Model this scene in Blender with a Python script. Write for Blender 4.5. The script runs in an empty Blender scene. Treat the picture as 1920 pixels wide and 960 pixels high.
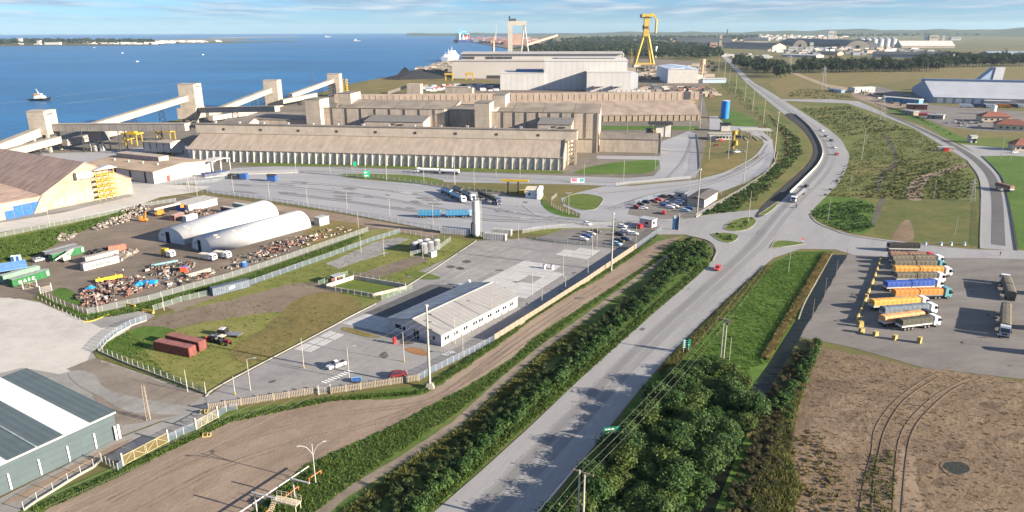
import bpy,bmesh,math,random
import numpy as np
from mathutils import Vector,Matrix
random.seed(7); RN=np.random.RandomState(11)
SC=bpy.context.scene
COL=SC.collection
R=math.radians
# ------------------------------------------------------------------ camera, sky, sun, exposure
F_PX,CX,CY,CAM_H=1330.0,960.0,480.0,80.0
PITCH,ROLL=math.atan(425.6/F_PX),R(0.19)
cam=bpy.data.cameras.new('camera'); cam.sensor_width=36; cam.lens=36*F_PX/1920
cam.clip_start=1; cam.clip_end=60000
camo=bpy.data.objects.new('camera',cam); COL.objects.link(camo)
camo.matrix_world=Matrix.Translation((0,0,CAM_H)) @ Matrix.Rotation(math.pi/2-PITCH,4,'X') @ Matrix.Rotation(-ROLL,4,'Z')
SC.camera=camo
SUN_EL,SUN_AZ=17.0,-21.0          # elevation; direction towards the sun measured from+X (right) anticlockwise
world=bpy.data.worlds.new('World'); SC.world=world; world.use_nodes=True
def build_world():
 nt=world.node_tree; nt.nodes.clear(); N=nt.nodes.new; L=nt.links.new
 out=N('ShaderNodeOutputWorld'); bg=N('ShaderNodeBackground'); bg.inputs[1].default_value=0.074
 sky=N('ShaderNodeTexSky'); sky.sky_type='NISHITA'; sky.sun_disc=False
 sky.sun_elevation=R(SUN_EL); sky.sun_rotation=R(90-SUN_AZ); sky.altitude=80
 sky.air_density=1.0; sky.dust_density=0.2; sky.ozone_density=3.0
 tc=N('ShaderNodeTexCoord'); sep=N('ShaderNodeSeparateXYZ'); L(tc.outputs['Generated'],sep.inputs[0])
 # clouds: direction projected on a high flat layer, so they flatten towards the horizon
 mx=N('ShaderNodeMath'); mx.operation='MAXIMUM'; mx.inputs[1].default_value=0.0; L(sep.outputs[2],mx.inputs[0])
 ad=N('ShaderNodeMath'); ad.operation='ADD'; ad.inputs[1].default_value=0.028; L(mx.outputs[0],ad.inputs[0])
 dv=N('ShaderNodeVectorMath'); dv.operation='DIVIDE'; cb=N('ShaderNodeCombineXYZ')
 for i in range(3):L(ad.outputs[0],cb.inputs[i])
 L(tc.outputs['Generated'],dv.inputs[0]); L(cb.outputs[0],dv.inputs[1])
 mp=N('ShaderNodeMapping'); mp.inputs['Scale'].default_value=(0.34,0.20,0.0); mp.inputs['Location'].default_value=(3.3,1.9,0); L(dv.outputs[0],mp.inputs[0])
 n1=N('ShaderNodeTexNoise'); n1.inputs['Scale'].default_value=1.0; n1.inputs['Detail'].default_value=9; n1.inputs['Roughness'].default_value=0.6
 n1.inputs['Distortion'].default_value=0.3; L(mp.outputs[0],n1.inputs['Vector'])
 cr=N('ShaderNodeValToRGB'); cr.color_ramp.elements[0].position=0.40; cr.color_ramp.elements[1].position=0.57; L(n1.outputs[0],cr.inputs[0])
 # fade clouds at the very horizon
 mr=N('ShaderNodeMapRange'); mr.inputs[1].default_value=0.004; mr.inputs[2].default_value=0.03; mr.inputs[3].default_value=0.1; mr.inputs[4].default_value=0.85; L(sep.outputs[2],mr.inputs[0])
 fm=N('ShaderNodeMath'); fm.operation='MULTIPLY'; L(cr.outputs[0],fm.inputs[0]); L(mr.outputs[0],fm.inputs[1])
 # shaded undersides
 n2=N('ShaderNodeTexNoise'); n2.inputs['Scale'].default_value=2.3; n2.inputs['Detail'].default_value=6; L(mp.outputs[0],n2.inputs['Vector'])
 cr2=N('ShaderNodeValToRGB'); cr2.color_ramp.elements[0].color=(1.15,1.6,2.15,1); cr2.color_ramp.elements[1].color=(2.75,2.85,3.0,1)
 cr2.color_ramp.elements[0].position=0.40; cr2.color_ramp.elements[1].position=0.66; L(n2.outputs[0],cr2.inputs[0])
 tint=N('ShaderNodeMix'); tint.data_type='RGBA'; tint.blend_type='MULTIPLY'; tint.inputs[0].default_value=1.0
 tint.inputs[7].default_value=(0.225,0.39,0.69,1); L(sky.outputs[0],tint.inputs[6])
 mix=N('ShaderNodeMix'); mix.data_type='RGBA'; L(fm.outputs[0],mix.inputs[0]); L(tint.outputs[2],mix.inputs[6]); L(cr2.outputs[0],mix.inputs[7])
 L(mix.outputs[2],bg.inputs[0]); L(bg.outputs[0],out.inputs[0])
build_world()
sun=bpy.data.lights.new('sun','SUN'); sun.energy=4.4; sun.angle=R(0.5); sun.color=(1.0,0.87,0.70)
suno=bpy.data.objects.new('sun',sun); COL.objects.link(suno)
_sd=Vector((math.cos(R(SUN_EL))*math.cos(R(SUN_AZ)),math.cos(R(SUN_EL))*math.sin(R(SUN_AZ)),math.sin(R(SUN_EL))))
suno.rotation_euler=_sd.to_track_quat('Z','Y').to_euler(); suno.location=(300,-100,300)
VS=SC.view_settings
VS.view_transform='Standard'; VS.look='None'; VS.exposure=2.02; VS.gamma=1; VS.use_curve_mapping=False
SC.render.engine='CYCLES'
SC.cycles.use_denoising=True; SC.cycles.max_bounces=5; SC.cycles.diffuse_bounces=2; SC.cycles.glossy_bounces=2
SC.cycles.transparent_max_bounces=12; SC.cycles.volume_bounces=0; SC.cycles.caustics_reflective=False; SC.cycles.caustics_refractive=False

# ------------------------------------------------------------------ where a pixel of the 1920x960 survey meets the ground
_s,_c=math.sin(PITCH),math.cos(PITCH); _cr,_sr=math.cos(ROLL),math.sin(ROLL)
def G(x,y,z=0.0):
 a,b=(x-CX)/F_PX,(y-CY)/F_PX
 u,v=a*_cr-b*_sr,a*_sr+b*_cr
 t=(CAM_H-z)/(_s+v*_c)
 return Vector((u*t,(_c-v*_s)*t,z))
def PXY(p):
 dz=p[2]-CAM_H; zc=p[1]*_c-dz*_s; yc=-p[1]*_s-dz*_c
 u,v=p[0]/zc,yc/zc
 return CX+F_PX*(u*_cr+v*_sr),CY+F_PX*(-u*_sr+v*_cr)
def HT(bx,by,ty):# height of a thing standing at (bx,by) whose top shows at row ty
 g=G(bx,by); lo,hi=0.0,400.0
 for _ in range(48):
  m=(lo+hi)/2
  if PXY((g.x,g.y,m))[1]>ty:lo=m
  else:hi=m
 return lo

# ------------------------------------------------------------------ materials
_M={}
def srgb(*c):return tuple(((v/255)/12.92 if v/255<=0.04045 else ((v/255+0.055)/1.055)**2.4) for v in c)
def mat(key,col,rough=0.8,var=0.12,scale=0.6,metal=0.0,bump=0.0,bscale=None,streak=None,col2=None,coord='obj',detail=5,spec=0.3,lines=None,aniso=None):
 """Noise-varied colour; streak=(axis, freq, amount) adds ribbed sheet relief; lines=(axis,period,width,darken) seams."""
 if key in _M:return _M[key]
 m=bpy.data.materials.new(key); m.use_nodes=True; nt=m.node_tree; N=nt.nodes.new; L=nt.links.new
 b=nt.nodes['Principled BSDF']; b.inputs['Roughness'].default_value=rough; b.inputs['Metallic'].default_value=metal
 b.inputs['Specular IOR Level'].default_value=spec
 if coord=='world':g=N('ShaderNodeNewGeometry'); vec=g.outputs['Position']
 else:g=N('ShaderNodeTexCoord'); vec=g.outputs['Object']
 n=N('ShaderNodeTexNoise'); n.inputs['Scale'].default_value=scale; n.inputs['Detail'].default_value=detail; n.inputs['Roughness'].default_value=0.62
 if aniso:am=N('ShaderNodeMapping'); am.inputs['Scale'].default_value=aniso; L(vec,am.inputs[0]); L(am.outputs[0],n.inputs['Vector'])
 else:L(vec,n.inputs['Vector'])
 c2=col2 if col2 else tuple(v*(1-2.2*var) for v in col)
 c1=col if col2 else tuple(min(1,v*(1+var)) for v in col)
 r=N('ShaderNodeValToRGB'); r.color_ramp.elements[0].position=0.33; r.color_ramp.elements[1].position=0.67
 r.color_ramp.elements[0].color=(*c2,1); r.color_ramp.elements[1].color=(*c1,1); L(n.outputs[0],r.inputs[0])
 cur=r.outputs[0]
 if lines:
  for (ax,per,wid,dk) in lines:
   sp=N('ShaderNodeSeparateXYZ'); L(vec,sp.inputs[0])
   mo=N('ShaderNodeMath'); mo.operation='PINGPONG'; mo.inputs[1].default_value=per/2; L(sp.outputs[ax],mo.inputs[0])
   lt=N('ShaderNodeMath'); lt.operation='LESS_THAN'; lt.inputs[1].default_value=wid/2; L(mo.outputs[0],lt.inputs[0])
   ml=N('ShaderNodeMath'); ml.operation='MULTIPLY'; ml.inputs[1].default_value=1-dk; L(lt.outputs[0],ml.inputs[0])
   mxx=N('ShaderNodeMix'); mxx.data_type='RGBA'; L(ml.outputs[0],mxx.inputs[0]); L(cur,mxx.inputs[6]); mxx.inputs[7].default_value=(col[0]*dk*.5,col[1]*dk*.5,col[2]*dk*.5,1)
   cur=mxx.outputs[2]
 L(cur,b.inputs['Base Color'])
 h=None
 if streak:
  sp=N('ShaderNodeSeparateXYZ'); L(vec,sp.inputs[0])
  mu=N('ShaderNodeMath'); mu.operation='MULTIPLY'; mu.inputs[1].default_value=streak[1]; L(sp.outputs[streak[0]],mu.inputs[0])
  si=N('ShaderNodeMath'); si.operation='SINE'; L(mu.outputs[0],si.inputs[0]); h=si.outputs[0]; amt=streak[2]
 elif bump:
  n3=N('ShaderNodeTexNoise'); n3.inputs['Scale'].default_value=bscale or scale*6; n3.inputs['Detail'].default_value=5; L(vec,n3.inputs['Vector']); h=n3.outputs[0]; amt=bump
 if h is not None:
  bp=N('ShaderNodeBump'); bp.inputs['Strength'].default_value=1.0; bp.inputs['Distance'].default_value=amt; L(h,bp.inputs['Height']); L(bp.outputs[0],b.inputs['Normal'])
 _M[key]=m; return m
def ground_mat(key,cols,scales=(0.02,0.25,2.5),bump=0.06,bscale=1.6,rough=0.95,stretch=None,pos=(0.36,0.5,0.64),spec=0.15):
 """three-colour ground: large patches broken by middle and fine noise, world coordinates"""
 if key in _M:return _M[key]
 m=bpy.data.materials.new(key); m.use_nodes=True; nt=m.node_tree; N=nt.nodes.new; L=nt.links.new
 b=nt.nodes['Principled BSDF']; b.inputs['Roughness'].default_value=rough; b.inputs['Specular IOR Level'].default_value=spec
 g=N('ShaderNodeNewGeometry'); vec=g.outputs['Position']
 if stretch:
  mp=N('ShaderNodeMapping'); mp.vector_type='TEXTURE'; mp.inputs['Rotation'].default_value=(0,0,R(stretch[0])); mp.inputs['Scale'].default_value=(stretch[1],stretch[2],1); L(vec,mp.inputs[0]); vec=mp.outputs[0]
 acc=None
 for s,w,d in zip(scales,(0.42,0.33,0.25),(4,5,4)):
  n=N('ShaderNodeTexNoise'); n.inputs['Scale'].default_value=s; n.inputs['Detail'].default_value=d; n.inputs['Roughness'].default_value=0.65; L(vec,n.inputs['Vector'])
  mm=N('ShaderNodeMath'); mm.operation='MULTIPLY'; mm.inputs[1].default_value=w; L(n.outputs[0],mm.inputs[0])
  if acc is None:acc=mm.outputs[0]
  else:
   a=N('ShaderNodeMath'); a.operation='ADD'; L(acc,a.inputs[0]); L(mm.outputs[0],a.inputs[1]); acc=a.outputs[0]
 r=N('ShaderNodeValToRGB'); e=r.color_ramp.elements
 e[0].position=pos[0]; e[1].position=pos[2]; e[0].color=(*cols[0],1); e[1].color=(*cols[2],1)
 k=e.new(pos[1]); k.color=(*cols[1],1); L(acc,r.inputs[0]); L(r.outputs[0],b.inputs['Base Color'])
 if bump:
  n3=N('ShaderNodeTexNoise'); n3.inputs['Scale'].default_value=bscale; n3.inputs['Detail'].default_value=5; n3.inputs['Roughness'].default_value=0.6; L(g.outputs['Position'],n3.inputs['Vector'])
  bp=N('ShaderNodeBump'); bp.inputs['Distance'].default_value=bump; L(n3.outputs[0],bp.inputs['Height']); L(bp.outputs[0],b.inputs['Normal'])
 _M[key]=m; return m
def foliage_mat(key,dark,light,scale=0.9):
 if key in _M:return _M[key]
 m=bpy.data.materials.new(key); m.use_nodes=True; nt=m.node_tree; N=nt.nodes.new; L=nt.links.new
 b=nt.nodes['Principled BSDF']; b.inputs['Roughness'].default_value=0.7; b.inputs['Specular IOR Level'].default_value=0.2
 g=N('ShaderNodeNewGeometry'); n=N('ShaderNodeTexNoise'); n.inputs['Scale'].default_value=scale; n.inputs['Detail'].default_value=4; L(g.outputs['Position'],n.inputs['Vector'])
 ad=N('ShaderNodeMath'); ad.operation='ADD'; rp=N('ShaderNodeMath'); rp.operation='MULTIPLY_ADD'; rp.inputs[1].default_value=0.35; rp.inputs[2].default_value=-0.17
 L(g.outputs['Random Per Island'],rp.inputs[0]); L(n.outputs[0],ad.inputs[0]); L(rp.outputs[0],ad.inputs[1])
 r=N('ShaderNodeValToRGB'); r.color_ramp.elements[0].position=0.3; r.color_ramp.elements[1].position=0.72
 r.color_ramp.elements[0].color=(*dark,1); r.color_ramp.elements[1].color=(*light,1); L(ad.outputs[0],r.inputs[0]); L(r.outputs[0],b.inputs['Base Color'])
 t=N('ShaderNodeBsdfTranslucent'); L(r.outputs[0],t.inputs[0]); ms=N('ShaderNodeMixShader'); ms.inputs[0].default_value=0.25
 out=nt.nodes['Material Output']; L(b.outputs[0],ms.inputs[1]); L(t.outputs[0],ms.inputs[2]); L(ms.outputs[0],out.inputs[0])
 _M[key]=m; return m
def net_mat(key,col,fac):
 if key in _M:return _M[key]
 m=bpy.data.materials.new(key); m.use_nodes=True; nt=m.node_tree; N=nt.nodes.new; L=nt.links.new
 b=nt.nodes['Principled BSDF']; b.inputs['Base Color'].default_value=(*col,1); b.inputs['Roughness'].default_value=0.6
 t=N('ShaderNodeBsdfTransparent'); ms=N('ShaderNodeMixShader'); ms.inputs[0].default_value=fac
 L(t.outputs[0],ms.inputs[1]); L(b.outputs[0],ms.inputs[2]); L(ms.outputs[0],nt.nodes['Material Output'].inputs[0])
 _M[key]=m; return m
def glass_mat():
 return mat('window_glass',(0.015,0.02,0.028),0.12,0.1,spec=0.6)

# ------------------------------------------------------------------ mesh helpers
class MB:
 def __init__(s):s.v=[]; s.f=[]; s.m=[]; s.k=0
 def add(s,vs,fs):
  o=len(s.v); s.v+=[tuple(p) for p in vs]; s.f+=[tuple(i+o for i in f) for f in fs]; s.m+=[s.k]*len(fs); return s
 def box(s,x0,x1,y0,y1,z0,z1):
  return s.add([(x0,y0,z0),(x1,y0,z0),(x1,y1,z0),(x0,y1,z0),(x0,y0,z1),(x1,y0,z1),(x1,y1,z1),(x0,y1,z1)],
      [(3,2,1,0),(4,5,6,7),(0,1,5,4),(1,2,6,5),(2,3,7,6),(3,0,4,7)])
 def prism(s,poly,a0,a1,axis='y'):
  """poly in the plane across `axis` (x: (y,z); y: (x,z); z: (x,y)), extruded from a0 to a1"""
  n=len(poly)
  def P(p,a):return (a,p[0],p[1]) if axis=='x' else ((p[0],a,p[1]) if axis=='y' else (p[0],p[1],a))
  vs=[P(p,a0) for p in poly]+[P(p,a1) for p in poly]
  fs=[tuple(range(n-1,-1,-1)),tuple(range(n,2*n))]+[(i,(i+1) % n,n+(i+1) % n,n+i) for i in range(n)]
  return s.add(vs,fs)
 def cyl(s,x,y,z0,z1,r0,r1=None,n=10,cap=True):
  r1=r0 if r1 is None else r1
  vs=[(x+r0*math.cos(6.28319*i/n),y+r0*math.sin(6.28319*i/n),z0) for i in range(n)]+[(x+r1*math.cos(6.28319*i/n),y+r1*math.sin(6.28319*i/n),z1) for i in range(n)]
  fs=[(i,(i+1) % n,n+(i+1) % n,n+i) for i in range(n)]
  if cap:fs+=[tuple(range(n-1,-1,-1)),tuple(range(n,2*n))]
  return s.add(vs,fs)
 def bar(s,a,b,r,n=5,r1=None):
  """round bar between two points"""
  a,b=Vector(a),Vector(b); d=(b-a)
  if d.length<1e-6:return s
  q=d.to_track_quat('Z','Y'); r1=r if r1 is None else r1
  vs=[]
  for p,rr in ((a,r),(b,r1)):
   for i in range(n):vs.append(p+q @ Vector((rr*math.cos(6.28319*i/n),rr*math.sin(6.28319*i/n),0)))
  return s.add(vs,[(i,(i+1) % n,n+(i+1) % n,n+i) for i in range(n)]+[tuple(range(n-1,-1,-1)),tuple(range(n,2*n))])
 def beam(s,a,b,w,h):
  """box-section girder from a to b (centre line at its underside middle), w wide, h high"""
  a,b=Vector(a),Vector(b); d=(b-a); hx=Vector((d.y,-d.x,0))
  hx=hx.normalized()*(w/2) if hx.length>1e-6 else Vector((w/2,0,0)); up=Vector((0,0,h))
  vs=[a-hx,a+hx,a+hx+up,a-hx+up,b-hx,b+hx,b+hx+up,b-hx+up]
  return s.add(vs,[(0,1,2,3),(7,6,5,4),(1,5,6,2),(4,0,3,7),(3,2,6,7),(0,4,5,1)])
 def tube(s,pts,r,n=5):
  for a,b in zip(pts,pts[1:]):s.bar(a,b,r,n)
  return s
 def wheel(s,x,y,z,r,w,n=12):
  vs=[(x+r*math.cos(6.28319*i/n),y-w/2,z+r*math.sin(6.28319*i/n)) for i in range(n)]+[(x+r*math.cos(6.28319*i/n),y+w/2,z+r*math.sin(6.28319*i/n)) for i in range(n)]
  return s.add(vs,[tuple(range(n)),tuple(range(2*n-1,n-1,-1))]+[(i,n+i,n+(i+1) % n,(i+1) % n) for i in range(n)])
 def mesh(s,name,*mats):
  me=bpy.data.meshes.new(name); me.from_pydata(s.v,[],s.f)
  for m in mats:me.materials.append(m)
  if len(mats)>1:me.polygons.foreach_set('material_index',s.m)
  bm=bmesh.new(); bm.from_mesh(me); bmesh.ops.recalc_face_normals(bm,faces=bm.faces); bm.to_mesh(me); bm.free()
  return me
 def obj(s,name,*mats,parent=None,smooth=False):
  me=s.mesh(name,*mats)
  if smooth:me.polygons.foreach_set('use_smooth',[True]*len(me.polygons))
  return put(name,me,parent)
def put(name,me,parent=None,loc=None,rz=0.0,scale=None):
 o=bpy.data.objects.new(name,me); COL.objects.link(o)
 if parent is not None:o.parent=parent
 if loc is not None:o.location=loc
 if rz:o.rotation_euler=(0,0,rz)
 if scale is not None:o.scale=scale
 return o
def tag(o,label,cat,group=None,kind=None):
 if label:o['label']=label
 if cat:o['category']=cat
 if group:o['group']=group
 if kind:o['kind']=kind
 return o
def thing(name,label,cat,loc=(0,0,0),rz=0.0,group=None):
 o=bpy.data.objects.new(name,None); COL.objects.link(o); o.location=loc; o.rotation_euler=(0,0,rz); o.empty_display_size=0.5
 return tag(o,label,cat,group)
_kids={}
def copy_tree(o,label=None,loc=None,rz=None,scale=None):
 def cp(src,par):
  c=src.copy(); COL.objects.link(c); c.parent=par
  for k in src.children:cp(k,c)
  return c
 c=cp(o,None)
 if label:c['label']=label
 if loc is not None:c.location=loc
 if rz is not None:c.rotation_euler=(0,0,rz)
 if scale is not None:c.scale=scale
 return c
def recolor(o,m,slot=0):
 o.material_slots[slot].link='OBJECT'; o.material_slots[slot].material=m
def npmesh(name,V,Fc,m,attrs=None):
 """fast mesh from numpy verts and equal-sided faces"""
 me=bpy.data.meshes.new(name); V=np.asarray(V,np.float32); Fc=np.asarray(Fc,np.int32); k=Fc.shape[1]
 me.vertices.add(len(V)); me.vertices.foreach_set('co',V.ravel()); me.loops.add(Fc.size); me.loops.foreach_set('vertex_index',Fc.ravel())
 me.polygons.add(len(Fc)); me.polygons.foreach_set('loop_start',np.arange(0,Fc.size,k,dtype=np.int32))
 try:me.polygons.foreach_set('loop_total',np.full(len(Fc),k,np.int32))
 except Exception:pass
 me.update(calc_edges=True); me.materials.append(m); return me
def spline(pts,n=6,closed=False):
 P=[Vector(p) for p in pts]; out=[]
 m=len(P)
 for i in range(m if closed else m-1):
  p1,p2=P[i],P[(i+1) % m]
  p0=P[i-1] if (i>0 or closed) else p1*2-p2; p3=P[(i+2) % m] if (i+2<m or closed) else p2*2-p1
  for k in range(n):
   t=k/n
   out.append(0.5*((2*p1)+(p2-p0)*t+(2*p0-5*p1+4*p2-p3)*t*t+(3*p1-p0-3*p2+p3)*t**3))
 if not closed:out.append(P[-1])
 return out
def wpoly(px,smooth=0,ragged=0.0,step=2.0):
 P=[G(*p) for p in px]
 if smooth:P=spline(P,smooth,True)
 if ragged:
  Q=[]
  for a,b in zip(P,P[1:]+P[:1]):
   k=max(1,min(40,int((b-a).length/step)))
   nrm=Vector((-(b-a).y,(b-a).x,0)); nrm=nrm.normalized() if nrm.length else nrm
   for i in range(k):
    Q.append(a+(b-a)*(i/k)+nrm*(random.uniform(-1,1)*ragged if i else 0))
  P=Q
 return P
_pc=[0]
def patch(name,px,m,lvl,smooth=0,ragged=0.0,step=2.0,kind='structure',label=None,parent=None):
 """flat ground sheet, lvl*8 mm above datum"""
 P=wpoly(px,smooth,ragged,step); _pc[0]+=1; z=0.012*lvl+0.0002*(_pc[0] % 50)
 bm=bmesh.new(); vs=[bm.verts.new((p.x,p.y,z)) for p in P]; f=bm.faces.new(vs); f.normal_update()
 if f.normal.z<0:f.normal_flip()
 bmesh.ops.triangulate(bm,faces=[f],ngon_method='EAR_CLIP')
 me=bpy.data.meshes.new(name); bm.to_mesh(me); bm.free(); me.materials.append(m)
 o=put(name,me,parent)
 if parent is None:o['kind']=kind
 if label:o['label']=label
 return o
def ribbon(name,px,width,m,lvl,smooth=6,z=None,kind='structure',height=0.0,parent=None,pts=None):
 """strip of even width along a line; with height it becomes a kerb or wall"""
 P=pts if pts is not None else spline([G(*p) for p in px],smooth)
 b=MB(); _pc[0]+=1; zz=0.012*lvl+0.0002*(_pc[0] % 50) if z is None else z; L_,R_=[],[]
 for i,p in enumerate(P):
  d=P[min(i+1,len(P)-1)]-P[max(i-1,0)]; n=Vector((-d.y,d.x,0)).normalized()*(width/2)
  L_.append(p+n); R_.append(p-n)
 n=len(P)
 if height:
  b.add([(q.x,q.y,zz) for q in L_]+[(q.x,q.y,zz) for q in R_]+[(q.x,q.y,zz+height) for q in L_]+[(q.x,q.y,zz+height) for q in R_],
     [(2*n+i,3*n+i,3*n+i+1,2*n+i+1) for i in range(n-1)]+[(i,i+1,2*n+i+1,2*n+i) for i in range(n-1)]+[(n+i+1,n+i,3*n+i,3*n+i+1) for i in range(n-1)]+[(0,2*n,3*n,n),(n-1,2*n-1,4*n-1,3*n-1)])
 else:
  b.add([(q.x,q.y,zz) for q in L_]+[(q.x,q.y,zz) for q in R_],[(i,n+i,n+i+1,i+1) for i in range(n-1)])
 o=b.obj(name,m,parent=parent)
 if parent is None:o['kind']=kind
 return o
# ================================================================== the setting: water, land, roads
GRASS=ground_mat('grass_ground',[(0.075,0.105,0.022),(0.135,0.145,0.038),(0.20,0.18,0.065)])
FIELD=ground_mat('field_ground',[(0.065,0.075,0.026),(0.115,0.105,0.04),(0.17,0.135,0.058)],scales=(0.008,0.07,1.2))
LUSH=ground_mat('lush_ground',[(0.035,0.078,0.013),(0.060,0.115,0.018),(0.10,0.145,0.032)],scales=(0.05,0.4,2.5))
LAWN=ground_mat('lawn_ground',[(0.060,0.095,0.018),(0.085,0.12,0.024),(0.12,0.13,0.035)],scales=(0.05,0.4,2.5))
DRYG=ground_mat('dry_grass_ground',[(0.085,0.080,0.028),(0.14,0.115,0.042),(0.20,0.155,0.07)],scales=(0.05,0.4,3))
MARSH=ground_mat('marsh_ground',[(0.045,0.075,0.017),(0.10,0.115,0.032),(0.175,0.13,0.06)],scales=(0.018,0.12,1.2),bump=0.25,bscale=0.8)
DIRT=ground_mat('dirt_ground',[(0.15,0.112,0.086),(0.215,0.165,0.126),(0.29,0.23,0.175)],scales=(0.03,0.25,1.7),stretch=(52,3.2,1.0))
YARD=ground_mat('yard_dirt',[(0.095,0.078,0.064),(0.150,0.122,0.098),(0.215,0.175,0.135)],scales=(0.03,0.2,1.7),stretch=(20,2.0,1.0))
BROWN=ground_mat('brown_field',[(0.085,0.062,0.043),(0.155,0.112,0.074),(0.235,0.172,0.112)],scales=(0.035,0.3,2.0),bump=0.22,bscale=0.9,stretch=(28,1.8,1.0))
SAND=ground_mat('sandy_ground',[(0.20,0.155,0.11),(0.26,0.20,0.145),(0.32,0.25,0.18)],scales=(0.05,0.5,2))
ASPH=ground_mat('worn_asphalt',[(0.185,0.182,0.184),(0.235,0.232,0.234),(0.28,0.277,0.276)],scales=(0.02,0.15,2.2),bump=0.008,bscale=6,stretch=(61.7,7,1.0),spec=0.3,rough=0.8)
YASPH=ground_mat('yard_paving',[(0.19,0.194,0.207),(0.25,0.254,0.268),(0.305,0.307,0.316)],scales=(0.014,0.11,1.6),bump=0.01,bscale=5,stretch=(-12,5,1),spec=0.3,rough=0.8)
LOTP=ground_mat('lot_paving',[(0.105,0.098,0.092),(0.150,0.140,0.132),(0.195,0.182,0.168)],scales=(0.025,0.2,1.8),bump=0.02,bscale=4,stretch=(8,3,1))
DARKA=ground_mat('fresh_asphalt',[(0.028,0.029,0.033),(0.038,0.039,0.043),(0.05,0.05,0.052)],bump=0.005)
PALE=ground_mat('pale_concrete',[(0.31,0.295,0.27),(0.40,0.38,0.35),(0.47,0.448,0.415)],scales=(0.03,0.2,1.5),bump=0.01,bscale=4)
CONC=ground_mat('grey_concrete',[(0.16,0.155,0.15),(0.22,0.215,0.205),(0.28,0.27,0.26)],scales=(0.04,0.3,2),bump=0.01,bscale=4)
SLAB=ground_mat('smooth_slab',[(0.30,0.30,0.30),(0.36,0.36,0.355),(0.42,0.415,0.41)],scales=(0.1,0.5,3),bump=0.004)
OILY=ground_mat('stained_ground',[(0.05,0.045,0.04),(0.085,0.076,0.066),(0.13,0.115,0.098)],scales=(0.05,0.3,2))
WHITE=mat('white_paint',(0.72,0.71,0.68),0.6,0.06); YELP=mat('yellow_paint',(0.62,0.44,0.05),0.6,0.1)
KERB=mat('kerb_stone',(0.27,0.255,0.225),0.85,0.12,0.5,coord='world')
def water_mat(key,col,rough,sc,bump,spec=0.5):
 m=bpy.data.materials.new(key); m.use_nodes=True; nt=m.node_tree; N=nt.nodes.new; L=nt.links.new
 b=nt.nodes['Principled BSDF']; b.inputs['Roughness'].default_value=rough; b.inputs['IOR'].default_value=1.33; b.inputs['Specular IOR Level'].default_value=spec
 g=N('ShaderNodeNewGeometry'); mp=N('ShaderNodeMapping'); mp.inputs['Rotation'].default_value=(0,0,R(-18)); mp.inputs['Scale'].default_value=(0.35,1,1); L(g.outputs['Position'],mp.inputs[0])
 n0=N('ShaderNodeTexNoise'); n0.inputs['Scale'].default_value=0.004; n0.inputs['Detail'].default_value=7; n0.inputs['Roughness'].default_value=0.6; L(mp.outputs[0],n0.inputs['Vector'])
 r=N('ShaderNodeValToRGB'); r.color_ramp.elements[0].position=0.35; r.color_ramp.elements[1].position=0.7
 r.color_ramp.elements[0].color=(*[c*0.75 for c in col],1); r.color_ramp.elements[1].color=(*[c*1.3 for c in col],1); L(n0.outputs[0],r.inputs[0]); L(r.outputs[0],b.inputs['Base Color'])
 n=N('ShaderNodeTexNoise'); n.inputs['Scale'].default_value=sc; n.inputs['Detail'].default_value=6; n.inputs['Roughness'].default_value=0.65; L(mp.outputs[0],n.inputs['Vector'])
 bp=N('ShaderNodeBump'); bp.inputs['Distance'].default_value=bump; L(n.outputs[0],bp.inputs['Height']); L(bp.outputs[0],b.inputs['Normal'])
 return m
SEA=water_mat('sea_water',(0.010,0.100,0.230),0.35,0.09,2.2,0.35)
b=MB(); b.add([(-17000,-500,-2.5),(6000,-500,-2.5),(6000,15900,-2.5),(-17000,15900,-2.5)],[(0,1,2,3)])
o=b.obj('sea',SEA); o['kind']='structure'
# land sheet: coast from lower left to the far shore, then out to the horizon
coast=[(-900,420),(-300,300),(0,262),(110,238),(200,236),(300,230),(345,222),(400,213),(450,210),(500,198),(560,186),(610,170),(650,158),(700,149),(750,140),(790,130),(830,119),(880,106),(955,100),(960,91),(938,87),(905,81),(880,77),(866,73.5),(880,70.5),(960,68.2),(1100,66.2),(1250,64.5),(1300,62.5)]
cw=[G(*p) for p in coast]
land=cw+[Vector((4200,15900,0)),Vector((30000,15900,0)),Vector((30000,-600,0)),Vector((-1600,-600,0)),Vector((-1600,300,0))]
bm=bmesh.new(); f=bm.faces.new([bm.verts.new((p.x,p.y,0)) for p in land]); f.normal_update()
if f.normal.z<0:f.normal_flip()
ex=bmesh.ops.extrude_face_region(bm,geom=[f]); [setattr(v.co,'z',-4) for v in [g for g in ex['geom'] if isinstance(g,bmesh.types.BMVert)]]
bmesh.ops.triangulate(bm,faces=bm.faces[:]); bmesh.ops.recalc_face_normals(bm,faces=bm.faces[:])
me=bpy.data.meshes.new('ground'); bm.to_mesh(me); bm.free(); me.materials.append(FIELD); o=put('ground',me); o['kind']='structure'
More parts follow.
